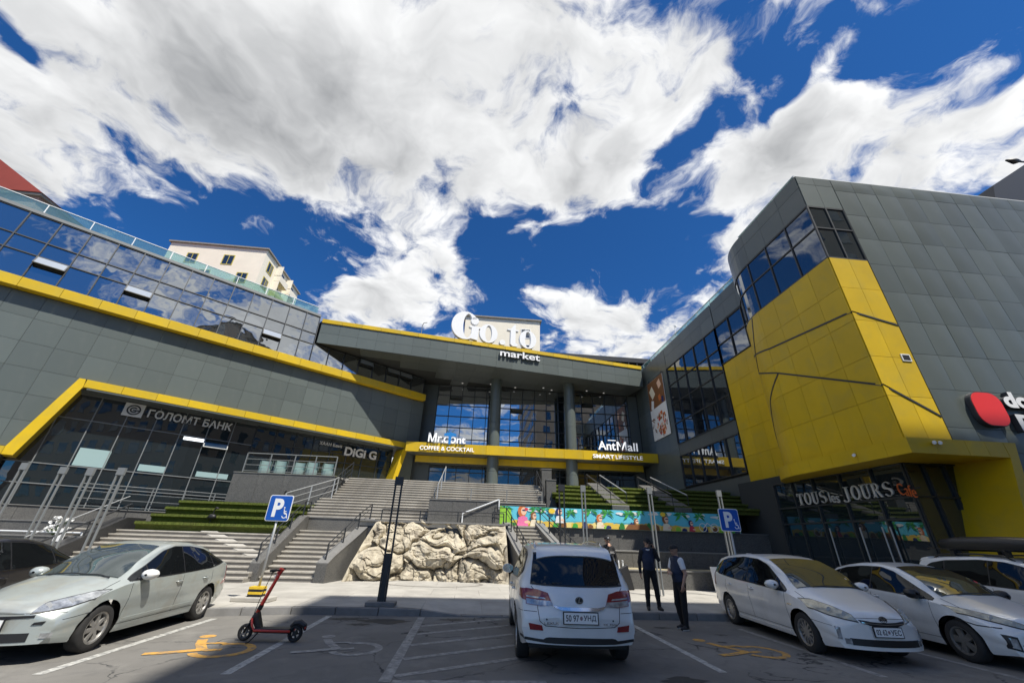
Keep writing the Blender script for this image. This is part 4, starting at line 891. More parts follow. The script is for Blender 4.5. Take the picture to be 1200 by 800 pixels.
ra = apartment('apartment_block', 'red and pink apartment block over the roof glass at the edge', -58, -41.2, 30.5, 46, 28.5, MT['pink_render'], [(-44.4, 26.2), (-47.6, 26.2)], [], 1.6, 1.6, MT['white'])
MB().add([(-58.4,30.1,28.76),(-40.8,30.1,28.76),(-40.8,46,28.76),(-58.4,46,28.76),(-58.4,30.1,40.2),(-58.4,46,40.2)], [(0,1,4),(1,2,5,4),(2,3,5),(0,4,5,3),(0,3,2,1)]).build('red_roof', MT['red_render'], ra)
# tall block across the street: shades the car park and shows in the bank windows
tw = apartment('apartment_block', 'tall tan apartment block across the street behind the viewer', 12.35, 46, -34, -5.60, 42, mat('tan_render', (.42, .33, .24), .85, var=.1, vscale=.3), [], [], 1.6, 1.6)
for fl in range(13):
    for i in range(10):
        for F in (frame((14.85+3.2*i, -5.60, 2.6+3.1*fl), (-1, 0, 0)), frame((12.35, -7.60-2.5*i, 2.6+3.1*fl), (0, -1, 0))):
            k = 'twin'
            if k not in _pm: _pm[k] = MB().box(-.7, .7, -.03, .0, 0, 1.6).box(-.8, .8, -.08, 0, -.1, 0).mesh('window', MT['win'])
            inst('window', _pm[k], tw, F)

# ================================================================== SIGNS
_tm = {}
def text_mesh(s, depth=.05, off=0., m=None):
    k = (s, depth, off, m.name)
    if k in _tm: return _tm[k]
    cu = bpy.data.curves.new('lettering', 'FONT'); cu.body = s; cu.size = 1; cu.extrude = depth/2; cu.offset = off; cu.resolution_u = 4
    o = bpy.data.objects.new('lettering', cu); me0 = o.to_mesh()
    n = len(me0.vertices); co = np.empty(n*3); me0.vertices.foreach_get('co', co); co = co.reshape(-1, 3)
    fs = [tuple(p.vertices) for p in me0.polygons]; o.to_mesh_clear(); bpy.data.objects.remove(o); bpy.data.curves.remove(cu)
    lo, hi = co[:, :2].min(0), co[:, :2].max(0)
    co[:, :2] = (co[:, :2]-lo)/(hi-lo)
    me = bpy.data.meshes.new('lettering'); me.from_pydata([(x, -z-depth/2, y) for x, y, z in co], [], fs); me.materials.append(m); me.update()
    _tm[k] = me; return me
def text(s, F, x0, x1, z0, z1, m, parent, depth=.05, off=.0, y=0., name='lettering', lean=0., side=None):
    me = text_mesh(s, depth, off, m); Sh = Matrix.Identity(4); Sh[0][2] = lean
    o = inst(name, me.copy() if side else me, parent, F @ T(x0, y, z0) @ Matrix.Diagonal((x1-x0, 1, z1-z0, 1)) @ Sh)
    if side:      # returns of the channel letters in a second colour
        o.data.materials.append(side)
        vs = o.data.vertices
        for p in o.data.polygons:
            ys = [vs[i].co.y for i in p.vertices]
            if max(ys)-min(ys) > 1e-4: p.material_index = 1
    return o
MT['sign_white'] = mat('sign_white', (.78, .79, .80), .4); MT['sign_side'] = mat('sign_return', (.05, .05, .055), .5)
MT['sign_grey'] = mat('sign_warm_white', (.62, .60, .56), .45)
MT['blue'] = mat('sign_blue', (.01, .09, .42), .35, spec=.4); MT['red'] = mat('sign_red', (.75, .035, .03), .4); MT['orange'] = mat('sign_orange', (.75, .16, .04), .4); MT['lightblue'] = mat('emblem_blue', (.02, .2, .55), .4)
# --- rooftop letters
gs = thing('rooftop_sign', 'huge white rooftop letters Go.to standing on the canopy edge', 'sign', FC @ T(14, 0, 17.05))
def ell(cx, cz, rx, rz, n=36, a0=0, a1=2*pi): return [(cx+rx*cos(a0+(a1-a0)*i/n), cz+rz*sin(a0+(a1-a0)*i/n)) for i in range(n+1)]
def ring_letter(mb, cx, cz, rx, rz, ix, iz, a0=0., a1=2*pi, dy=.35, icx=None):
    """contrast ring (thick sides, thin top and bottom)"""
    n = 40; O = ell(cx, cz, rx, rz, n, a0, a1); Iq = ell(icx if icx is not None else cx, cz, ix, iz, n, a0, a1)
    rows = [[(x, 0, z) for x, z in O], [(x, 0, z) for x, z in Iq], [(x, dy, z) for x, z in Iq], [(x, dy, z) for x, z in O]]
    mb.grid(rows+[rows[0]], 5, n+1, True)
    if abs(a1-a0) < 6.2:
        for q in (0, -1): mb.add([r[q] for r in rows], [(0,1,2,3)])
def letter(mb): 
    me = mb.mesh('letter', [MT['sign_white']]); bmf = bmesh.new(); bmf.from_mesh(me); bmesh.ops.recalc_face_normals(bmf, faces=bmf.faces[:]); bmf.to_mesh(me); bmf.free(); me.update()
    return inst('letter', me, gs, FC @ T(0, -.05, 0))
mb = MB(); ring_letter(mb, 11.4, 18.52, 1.22, 1.38, .42, 1.2, radians(35), radians(328), icx=11.62)
mb.plate(ell(12.22, 19.1, .36, .36, 16)[:-1], 0, .35); mb.plate([(11.95, 17.3), (12.55, 17.2), (12.62, 18.35), (12.85, 18.42), (12.85, 18.55), (11.75, 18.55), (11.75, 18.42), (11.98, 18.35)], 0.004, .346); letter(mb)
mb = MB(); ring_letter(mb, 13.52, 18.05, .82, .92, .30, .80); letter(mb)
mb = MB(); mb.plate(ell(14.82, 17.38, .27, .25, 20)[:-1], 0, .35); letter(mb)
mb = MB(); mb.plate([(15.55, 17.35), (15.75, 17.15), (16.15, 17.15), (16.3, 17.35), (16.15, 17.42), (16.02, 17.5), (16.02, 19.35), (15.9, 19.35), (15.55, 18.85)], 0, .35); mb.plate([(15.25, 18.72), (16.3, 18.72), (16.3, 18.86), (15.25, 18.86)], .003, .347); letter(mb)
mb = MB(); ring_letter(mb, 17.2, 18.05, .80, .92, .28, .80); letter(mb)
for s_ in (10.6, 11.6, 12.5, 13.2, 13.9, 14.8, 15.8, 16.8, 17.6): MB().box(s_-.03, s_+.03, .1, .2, 17.0, 17.35).build('stand', MT['alu'], gs, FC)
MB().box(10.3, 17.9, .12, .18, 17.1, 17.15).build('stand_rail', MT['alu'], gs, FC)
mk = thing('fascia_sign', 'white lettering market on the grey canopy front below the rooftop letters', 'sign', FC @ T(16, 0, 16)); text('market', FC, 14.62, 18.3, 15.98, 16.62, MT['sign_white'], mk, .16, .018, -.05, side=MT['sign_side'])
MT['sign_glow'] = mat('sign_white_added_glow', (.8, .81, .82), .4, emit=(.95, .97, 1, .22))  # weak glow added to lift shaded entrance letters; no lamp behind them
# --- signs on the entrance band
FN = frame((0, 33.3, 0), (1, 0, 0))
s1 = thing('entrance_sign', 'white coffee bar sign with a blue emblem on the entrance band', 'sign', (-2.3, 33.3, 8.7))
text('Мr.', FN, -3.8, -2.55, 8.74, 9.5, MT['sign_glow'], s1, .1, .015, -.02, side=MT['sign_side']); text('nt', FN, -1.45, -.72, 8.72, 9.22, MT['sign_glow'], s1, .1, .015, -.02, side=MT['sign_side'])
for cx in (-2.28, -1.78):
    mb = MB(); ring_letter(mb, cx, 9.0, .26, .27, .15, .16, dy=.1); mb.build('letter_ring', MT['sign_glow'], s1, FN @ T(0, -.08, 0))
MB().plate([(-2.12, 8.62), (-1.94, 8.62), (-1.9, 9.28), (-1.5, 9.3), (-1.55, 9.5), (-2.03, 9.62), (-2.5, 9.5), (-2.55, 9.3), (-2.16, 9.28)], -.14, -.09).build('emblem', MT['lightblue'], s1, FN)
for dx in (-.2, .2): MB().tube((-2.03+dx*.4, -.1, 9.55), (-2.03+dx*1.6, -.1, 9.85), .025).build('emblem_horn', MT['leafm'], s1, FN)
text('COFFEE & COCKTAIL', FN, -4.4, .05, 8.1, 8.42, MT['sign_glow'], s1, .06, .012, -.03, side=MT['sign_side'])
for q in range(5): MB().box(-3.4+.65*q, -3.35+.65*q, -.05, .0, 8.6, 8.78).build('mount', MT['dark_steel'], s1, FN)
s2 = thing('entrance_sign', 'white lettering AntMall Smart Lifestyle on the entrance band beside the wing', 'sign', (12.3, 33.3, 8.7))
text('Ant', FN, 10.6, 12.15, 8.8, 9.55, MT['sign_glow'], s2, .1, .02, -.02, side=MT['sign_side']); text('Мall', FN, 12.25, 14.1, 8.8, 9.55, MT['sign_glow'], s2, .1, .012, -.02, side=MT['sign_side'])
MB().box(11.5, 12.2, -.1, -.02, 9.62, 9.68).build('overline', MT['sign_glow'], s2, FN)
text('SMART', FN, 10.1, 11.95, 8.1, 8.42, MT['sign_glow'], s2, .06, .02, -.03, side=MT['sign_side']); text('LIFESTYLE', FN, 12.08, 14.45, 8.1, 8.42, MT['sign_glow'], s2, .06, .0, -.03, side=MT['sign_side'])
MB().box(10.55, 14.2, -.03, 0, 8.66, 8.78).build('mount', MT['dark_steel'], s2, FN)
# --- bank and shop signs
FBs = FB @ T(0, -.16, 0)
s3 = thing('bank_sign', 'white bank lettering with a square emblem hung on dark glass', 'sign', FB @ T(-14.5, 0, 7.5))
text('ГОЛОМТ БАНК', FBs, -16.2, -11.95, 7.5, 7.98, MT['sign_grey'], s3, .07, .022, 0)
bx = MB(); bx.box(-17.3, -16.42, -.06, .02, 7.4, 8.14); bx.build('emblem_plate', MT['sign_grey'], s3, FBs)
mb = MB(); ring_letter(mb, -16.86, 7.77, .31, .29, .24, .22, dy=.012); mb.build('emblem_ring', MT['black'], s3, FBs @ T(0, -.075, 0))
mb = MB(); ring_letter(mb, -16.86, 7.77, .17, .16, .10, .09, radians(40), radians(330), dy=.012); mb.plate([(-16.9, 7.72), (-16.55, 7.72), (-16.55, 7.79), (-16.9, 7.79)], 0, .012); mb.build('emblem_swirl', MT['black'], s3, FBs @ T(0, -.076, 0))
MB().box(-17.2, -12, .03, .07, 7.68, 7.72).build('mount_rail', MT['dark_steel'], s3, FBs)
s4 = thing('shop_sign', 'white lettering DiGi G hung below the yellow band end', 'sign', FB @ T(-3, 0, 7.2)); text('DiGi G', FBs, -4.36, -1.75, 7.12, 7.78, MT['sign_grey'], s4, .07, .03, 0); MB().box(-4.3, -1.8, .05, .09, 7.4, 7.45).build('mount_rail', MT['dark_steel'], s4, FBs)
s5 = thing('shop_sign', 'small grey bank lettering beside the larger shop letters', 'sign', FB @ T(-5.2, 0, 7.7)); text('ХААН Банк', FBs, -6.3, -4.6, 7.62, 7.85, MT['sign_grey'], s5, .04, .01, 0); MB().box(-6.3, -4.6, .04, .07, 7.7, 7.73).build('mount_rail', MT['dark_steel'], s5, FBs)
# --- cafe sign: drawn serif letters
FXs = FX @ T(0, -.16, 0)
s6 = thing('cafe_sign', 'white and orange cafe lettering hung on the dark cafe glass', 'sign', (14.8, 15.6, 3.5))
def serif(ch, x, z, h, w, m, mb):
    """simple high-contrast serif capitals from strokes"""
    t, h_ = w*.24, h
    def st(x0, x1, z0, z1): mb.box(x+x0*w, x+x1*w, 0, .05, z+z0*h, z+z1*h)
    if ch == 'T': st(.38, .62, 0, 1); st(0, 1, .92, 1); st(.2, .8, 0, .05); st(0, .06, .75, .95); st(.94, 1, .75, .95)
    elif ch == 'O': ring_letter(mb, x+w/2, z+h/2, w*.55, h*.52, w*.30, h*.44, dy=.05)
    elif ch == 'U': st(.08, .32, .3, 1); st(.76, .86, .3, 1); st(-.05, .45, .95, 1); st(.62, 1, .95, 1); ring_letter(mb, x+w*.46, z+h*.3, w*.39, h*.32, w*.24, h*.24, pi, 2*pi, dy=.05, icx=x+w*.54)
    elif ch == 'S':
        n = 26; P = []
        for i in range(n+1):
            t_ = i/n
            if t_ < .5: a = radians(20+250*(t_*2)); c = (.5, .74); r = (.34, .22)
            else: a = radians(90-250*((t_-.5)*2)); c = (.5, .27); r = (.38, .25)
            P.append((c[0]+r[0]*cos(a), c[1]+r[1]*sin(a), .07+.11*sin(pi*t_)**2))
        A = [(x+(px+q*.75)*w, z+(pz+q*.25)*h) for px, pz, q in P]; B_ = [(x+(px-q*.75)*w, z+(pz-q*.25)*h) for px, pz, q in P]
        rows = [[(a, 0, b) for a, b in A], [(a, 0, b) for a, b in B_], [(a, .05, b) for a, b in B_], [(a, .05, b) for a, b in A]]; mb.grid(rows+[rows[0]], 5, n+1)
    elif ch == 'J': st(.5, .76, .1, 1); st(.3, .96, .95, 1); ring_letter(mb, x+w*.35, z+h*.08, w*.41, h*.2, w*.2, h*.13, pi*1.05, 2*pi, dy=.05)
    elif ch == 'R': st(.1, .34, 0, 1); st(-.02, .45, 0, .05); st(-.02, .4, .95, 1); ring_letter(mb, x+w*.38, z+h*.74, w*.46, h*.26, w*.24, h*.2, -pi/2, pi/2, dy=.05); mb.plate([(x+w*.4, z+h*.5), (x+w*.62, z+h*.5), (x+w*1.02, z), (x+w*.78, z)], 0, .05)
x = -17.75
for word, z0, h, w in (('TOUS', 3.46, .48, .34),):
    for ch in word: mb = MB(); serif(ch, x, z0, h, w, None, mb); mb.build('letter', MT['sign_grey'], s6, FXs); x += w*1.22
text('les', FXs, x+.12, x+.58, 3.46, 3.84, MT['sign_grey'], s6, .05, -.008, 0, lean=.22); x += .72
for ch in 'JOURS': mb = MB(); serif(ch, x, 3.46, .5, .36, None, mb); mb.build('letter', MT['sign_grey'], s6, FXs); x += .36*1.2
text('Cafe', FXs, x+.14, x+.74, 3.5, 3.82, MT['orange'], s6, .04, -.012, 0, lean=.35)
MB().box(-17.8, x+.8, .06, .09, 3.62, 3.66).build('mount_rail', MT['dark_steel'], s6, FXs)
# --- pizza sign
FFs = FF @ T(0, -.05, 0)
s7 = thing('pizza_sign', 'white pizza lettering with a red rounded plate on grey cladding', 'sign', (18, 11.3, 5.5))
def rrect(x0, x1, z0, z1, r, n=6):
    P = []
    for cx, cz, a in ((x1-r, z0+r, -90), (x1-r, z1-r, 0), (x0+r, z1-r, 90), (x0+r, z0+r, 180)): P += [(cx+r*cos(radians(a+90*i/n)), cz+r*sin(radians(a+90*i/n))) for i in range(n+1)]
    return P
MB().plate(rrect(16.72, 17.9, 5.52, 6.72, .4), -.16, .0).build('plate_body', MT['sign_side'], s7, FFs); MB().plate(rrect(16.745, 17.875, 5.545, 6.695, .38), -.175, -.161).build('plate_face', MT['red'], s7, FFs)
text('dodo', FFs, 18.0, 20.0, 6.2, 6.78, MT['sign_white'], s7, .18, .045, 0, side=MT['sign_side']); text('pizza', FFs, 18.12, 20.4, 5.4, 6.12, MT['sign_white'], s7, .18, .045, 0, side=MT['sign_side'])
# ------------------------------------------------------------------ mural board
def flatmat(n, c): 
    if n not in MT: MT[n] = mat(n, c, .6)
    return MT[n]
PAL = {'sky': (.05, .42, .62), 'sky2': (.12, .55, .7), 'sand': (.75, .52, .08), 'sand2': (.85, .68, .25), 'green': (.06, .38, .05), 'green2': (.02, .2, .04), 'lime': (.3, .6, .05), 'pink': (.8, .18, .38), 'hair': (.6, .16, .04), 'skin': (.85, .55, .38), 'white': (.8, .8, .78), 'navy': (.02, .03, .12), 'cream': (.85, .75, .55), 'red': (.6, .05, .08), 'brown': (.22, .09, .03), 'sun': (.85, .6, .05)}
mu = thing('mural_board', 'bright painted mural board of beach scenes along the granite wall', 'mural', (7, 20.6, 2.3))
FM = frame((0, 20.6, 0), (1, 0, 0))
nseg = 8; MX0, MX1 = 1.46, 13.6
for i in range(nseg): 
    w = (MX1-MX0)/nseg; MB().box(MX0+w*i+.004, MX0+w*(i+1)-.004, -.03, .06, 2.31, 3.17).build('board', flatmat('mural_sky', PAL['sky2']), mu, FM)
pm = MB(); names = list(PAL); pmats = [flatmat('mural_'+k, PAL[k]) for k in names]; lay = [0]
def sh(col, pts):
    lay[0] += 1; y = -.032-.00035*lay[0]; pm.mi = names.index(col)
    pts = [(min(max(a, MX0+.01), MX1-.01), min(max(b, 2.315), 3.165)) for a, b in pts]
    pm.add([(a, y, b) for a, b in pts], [tuple(range(len(pts)))])
def oval(col, cx, cz, rx, rz, n=14): sh(col, [(cx+rx*cos(2*pi*i/n), cz+rz*sin(2*pi*i/n)) for i in range(n)])
def palm(cx, cz, s, c1='green', c2='green2'):
    for i, a in enumerate((10, 50, 95, 140, 175, 215, -30)):
        a = radians(a); d = Vector((cos(a), sin(a))); n_ = Vector((-d.y, d.x))*.12*s; e = d*s*.55
        sh(c1 if i % 2 else c2, [(cx, cz), (cx+e.x*.5+n_.x, cz+e.y*.5+n_.y), (cx+e.x, cz+e.y-.1*s), (cx+e.x*.5-n_.x*.4, cz+e.y*.5-n_.y*.4)])
rr = random.Random(21)
for i in range(24): # sea and sand bands
    x0 = MX0+.5*i; sh('sky' if i % 2 else 'sky2', [(x0, 2.6), (x0+.6, 2.58), (x0+.6, 2.85), (x0, 2.88)])
    sh('sand' if i % 3 else 'sand2', [(x0, 2.31), (x0+.6, 2.31), (x0+.6, 2.5+rr.uniform(0, .1)), (x0+.25, 2.53+rr.uniform(0, .12)), (x0, 2.5)])
for i in range(15): 
    x = MX0+.4+.8*i+rr.uniform(-.2, .2); oval('white', x, rr.uniform(2.92, 3.1), rr.uniform(.14, .3), .05); oval('white', x+.1, rr.uniform(2.98, 3.1), .12, .06)
for i in range(13): palm(MX0+.5+.95*i+rr.uniform(-.3, .3), rr.uniform(2.95, 3.15), rr.uniform(.45, .85))
for i in range(26):
    x = MX0+.3+.47*i+rr.uniform(-.15, .15); c = rr.choice(['green', 'lime', 'green2', 'navy', 'lime', 'brown']); h = rr.uniform(.12, .34)
    sh(c, [(x-.14, 2.32), (x+.14, 2.32), (x+.12, 2.32+h*.7), (x, 2.32+h), (x-.1, 2.32+h*.75)])
def figure(x, s, hair, top, z0=2.32):
    oval(hair, x, z0+.52*s, .17*s, .22*s); sh(top, [(x-.2*s, z0), (x+.24*s, z0), (x+.2*s, z0+.3*s), (x+.05*s, z0+.36*s), (x-.14*s, z0+.3*s)])
    oval('skin', x+.06*s, z0+.52*s, .11*s, .14*s); oval('skin', x+.2*s, z0+.14*s, .12*s, .05*s); oval('navy', x+.08*s, z0+.55*s, .09*s, .03*s)
sh('lime', [(MX0, 2.32), (2.1, 2.32), (2.0, 3.0), (MX0, 3.16)])
figure(2.55, 1.25, 'hair', 'pink'); figure(3.1, .85, 'brown', 'cream'); oval('red', 2.75, 3.06, .09, .07)
figure(4.35, .95, 'navy', 'white', 2.5); figure(6.35, .85, 'hair', 'cream'); figure(8.2, .7, 'brown', 'sun'); figure(9.7, .95, 'brown', 'cream'); figure(11.0, .7, 'navy', 'red')
sh('brown', [(7.6, 2.32), (8.9, 2.32), (8.7, 2.55), (7.8, 2.55)]); oval('sun', 4.0, 3.02, .16, .12); oval('sun', 9.6, 3.05, .14, .1)
for cx in (11.6, 12.2):
    lay[0] += 1; pm.mi = names.index('white'); y = -.032-.00035*lay[0]; pm.add([v for q in range(17) for v in ((cx+.2*cos(q*pi/8), y, 2.52+.2*sin(q*pi/8)), (cx+.17*cos(q*pi/8), y, 2.52+.17*sin(q*pi/8)))], [(2*q, 2*q+2, 2*q+3, 2*q+1) for q in range(16)])
sh('white', [(11.6, 2.5), (11.85, 2.75), (12.2, 2.52), (12.18, 2.49), (11.86, 2.7), (11.63, 2.47)])
pm.build('painted_scene', pmats, mu, FM)
# ------------------------------------------------------------------ hanging food poster on the side wall
po = thing('hanging_poster', 'tall food poster hung on the grey side wall by the entrance', 'poster', (15.8, 32, 9.9))
FP = FS @ T(0, -.1, 0)
MB().box(-33.5, -30.4, 0, .04, 9.8, 15.1).build('sheet', MT['white'], po, FP)
pm = MB(); names2 = ['mural_cream', 'mural_brown', 'mural_white', 'mural_hair', 'mural_navy', 'mural_skin', 'mural_red']; pmats = [MT[n] for n in names2]; k = [0]
def s2h(c, pts):
    k[0] += 1; pm.mi = c; pm.add([(min(max(a, -33.49), -30.41), -.002-.0005*k[0], min(max(b, 9.81), 15.09)) for a, b in pts], [tuple(range(len(pts)))])
def ov2(c, cx, cz, rx, rz, n=16, rot=0): s2h(c, [(cx+rx*cos(2*pi*i/n)*cos(rot)-rz*sin(2*pi*i/n)*sin(rot), cz+rx*cos(2*pi*i/n)*sin(rot)+rz*sin(2*pi*i/n)*cos(rot)) for i in range(n)])
s2h(1, [(-33.49, 12.5), (-30.41, 12.6), (-30.41, 15.09), (-33.49, 15.09)])
for (cx, cz, w, h, r, c) in ((-32.7, 14.0, .75, 1.0, .5, 0), (-31.2, 14.4, .6, .7, .4, 5), (-32.9, 12.9, .5, .8, -.3, 2), (-31.4, 13.2, .45, .5, .2, 3), (-30.9, 12.9, .4, .5, 0, 4)):
    co_, si_ = cos(r), sin(r); s2h(c, [(cx+a*co_-b*si_, cz+a*si_+b*co_) for a, b in ((-w/2, -h/2), (w/2, -h/2), (w/2, h/2), (-w/2, h/2))])
for i in range(60): 
    a = rr.uniform(0, 2*pi); r = rr.uniform(0, 1)**.5; ov2(rr.choice([3, 1, 5, 6, 3]), -31.6+.95*r*cos(a), 11.0+.95*r*sin(a), rr.uniform(.1, .25), rr.uniform(.06, .14), 8, rr.uniform(0, 3))
for i in range(8): ov2(1, -33.0+rr.uniform(-.3, .3), 10.4+rr.uniform(0, 1.8), .05, .2, 8, rr.uniform(0, 3))
pm.build('printed_food', pmats, po, FP)
MB().tube((-33.6, .02, 15.15), (-30.3, .02, 15.15), .04).build('hanging_bar', MT['dark_steel'], po, FP)
for q in (-33.2, -30.7): MB().tube((q, .02, 15.15), (q, .12, 15.5), .02).build('bracket', MT['dark_steel'], po, FP)
# ================================================================== STREET FURNITURE
def slim_post(label, x, y, h, m, capm, w=.17, solid_to=0., base=True, rz=0., group='slim twin-bar light posts'):
    t = thing('light_post', label, 'light post', T(x, y, .15) @ RZ(rz), group); M_ = WM[t.name]
    for sx in (-1, 1): inst('upright', bevel_mesh(MB().box(sx*w/2-.022, sx*w/2+.022, -.03, .03, .02, h).mesh('upright', MT[m]), .004), t, M_)
    MB().box(-w/2-.03, w/2+.03, -.04, .04, h-.22, h+.005).build('light_head', MT[capm], t, M_)
    if solid_to: MB().box(-w/2+.028, w/2-.028, -.03, .03, .02, solid_to).build('lower_panel', MT[m], t, M_)
    if base: inst('base_slab', bevel_mesh(MB().box(-.36, .36, -.2, .2, 0, .09).mesh('base_slab', MT['kerb']), .01), t, M_)
    return t
slim_post('black twin-bar light post on the pavement in front of the rocks', -2.03, 11.98, 3.06, 'dark_steel', 'dark_steel', .17, 1.15)
for i, (x, y, h) in enumerate(((-15.3, 15.6, 3.55), (-14.3, 15.9, 3.5), (-12.9, 15.3, 3.42), (-11.4, 14.6, 3.4))):
    slim_post('steel twin-bar light post, %s from the turf behind the parked cars' % ['fourth', 'third', 'second', 'first'][i], x, y, h-.1, 'alu', 'alu', .17, .9, base=False)
slim_post('black twin-bar light post right behind the roof of the white car seen from behind', 3.3, 15.0, 3.42, 'dark_steel', 'dark_steel', .17, base=False)
slim_post('steel twin-bar light post beside the person in the black jacket', 4.1, 15.0, 3.42, 'alu', 'alu', .12, base=False)
slim_post('steel twin-bar light post behind the person holding a phone', 6.65, 15.05, 3.45, 'alu', 'alu', .12, base=False)
slim_post('steel twin-bar light post behind the blue parking sign by the white cars', 9.35, 15.0, 3.45, 'alu', 'alu', .12, base=False)
def p_sign(label, x, y, zb, z0, w, h, base, rz=0.):
    t = thing('parking_sign', label, 'road sign', T(x, y, zb) @ RZ(rz), 'blue disabled parking signs'); M_ = WM[t.name]
    z0 -= zb; MB().tube((0, 0, .1), (0, 0, z0+h*.8), .03, 12).build('pole', MT['steel'], t, M_, smooth=True)
    MB().plate(rrect(-w/2, w/2, z0, z0+h, .06), -.05, -.036).build('border', MT['white'], t, M_); MB().plate(rrect(-w/2+.02, w/2-.02, z0+.02, z0+h-.02, .05), -.056, -.0505).build('face', MT['blue'], t, M_)
    text('P', M_, -w*.26, w*.16, z0+h*.16, z0+h*.86, MT['white'], t, .004, .04, -.0565)
    mb = MB(); cx, cz, q = w*.29, z0+h*.22, h*.11
    for i in range(11):
        a, b = radians(-170+260*i/11), radians(-170+260*(i+1)/11); mb.plate([(cx+q*cos(a), cz+q*sin(a)), (cx+q*cos(b), cz+q*sin(b)), (cx+.72*q*cos(b), cz+.72*q*sin(b)), (cx+.72*q*cos(a), cz+.72*q*sin(a))][::-1], -.0585, -.0565)
    for (a, b) in (((-.5, 2.2), (-.2, .6)), ((-.2, .6), (.7, .5)), ((.7, .5), (1.1, -.9)), ((-.35, 1.4), (.5, 1.4))):
        p, r_ = Vector(a)*q, Vector(b)*q; d = (r_-p).normalized(); n_ = Vector((-d.y, d.x))*q*.16; p += Vector((cx, cz)); r_ += Vector((cx, cz)); mb.plate([(p-n_)[:], (r_-n_)[:], (r_+n_)[:], (p+n_)[:]], -.059, -.057)
    mb.plate(ell(cx-.55*q, cz+2.7*q, .28*q, .28*q, 10)[:-1], -.0585, -.0565)
    mb.build('wheelchair_symbol', MT['white'], t, M_)
    if base:
        inst('base_slab', bevel_mesh(MB().box(-.5, .42, -.24, .24, 0, .1).mesh('base_slab', MT['paving']), .015), t, M_)
        MT.setdefault('hazard', mat('yellow_hazard_paint', (.75, .5, .03), .6, var=.2, vscale=9))
        for i in range(4): inst('hazard_block', MB().box(-.18, .15, -.12, .12, .1+.055*i, .1+.055*(i+1)).mesh('hazard_block', MT['hazard'] if i % 2 else MT['black']), t, M_)
    else: MB().lathe([(0, 0), (.16, 0), (.16, .03), (.04, .05)], n=14).build('foot_plate', MT['steel'], t, M_)
    return t
p_sign('blue disabled parking sign on a striped base beside the scooter', -5.2, 12.35, .15, 1.98, .64, .66, True, radians(-4))
p_sign('blue disabled parking sign on a bare pole behind the white cars', 7.75, 12.2, .15, 2.11, .64, .62, False, radians(3))
ab = thing('pavement_board', 'small white display board leaning by the dark wall near the parked cars', 'board', T(9.7, 16.6, .15)); 
MB().box(-.22, .22, -.02, .02, .02, .85, ).build('panel', MT['white'], ab, WM[ab.name] @ Matrix.Rotation(radians(-9), 4, 'X')); MB().box(-.12, .12, -.024, -.0205, .35, .6).build('print', MT['sign_side'], ab, WM[ab.name] @ Matrix.Rotation(radians(-9), 4, 'X')); MB().box(-.25, .25, -.05, .25, 0, .02).build('foot', MT['steel'], ab, WM[ab.name])
bg = thing('shopping_bag', 'black bag standing by the low seat wall', 'bag', T(6.1, 16.9, .15)); mb = MB(); mb.add([(-.3,-.12,0),(.3,-.12,0),(.3,.12,0),(-.3,.12,0),(-.22,-.04,.7),(.12,-.05,.85),(.12,.05,.85),(-.22,.04,.7)], [(0,3,2,1),(4,5,6,7),(0,1,5,4),(1,2,6,5),(2,3,7,6),(3,0,4,7)]); me = mb.mesh('bag_body', MT['black']); bevel_mesh(me, .04, 2); inst('bag_body', me, bg, WM[bg.name]); MB().path([(-.1,0,.75),(-.05,0,.95),(.03,0,.8)], .012).build('bag_handle', MT['black'], bg, WM[bg.name])
wc = thing('wall_tap', 'pair of small white fittings on the low seat wall', 'fitting', T(6.2, 17.6, .8)); [MB().box(dx, dx+.05, -.03, .03, .0, .3).build('upright', MT['white_metal'], wc, WM[wc.name]) for dx in (-.1, .07)]
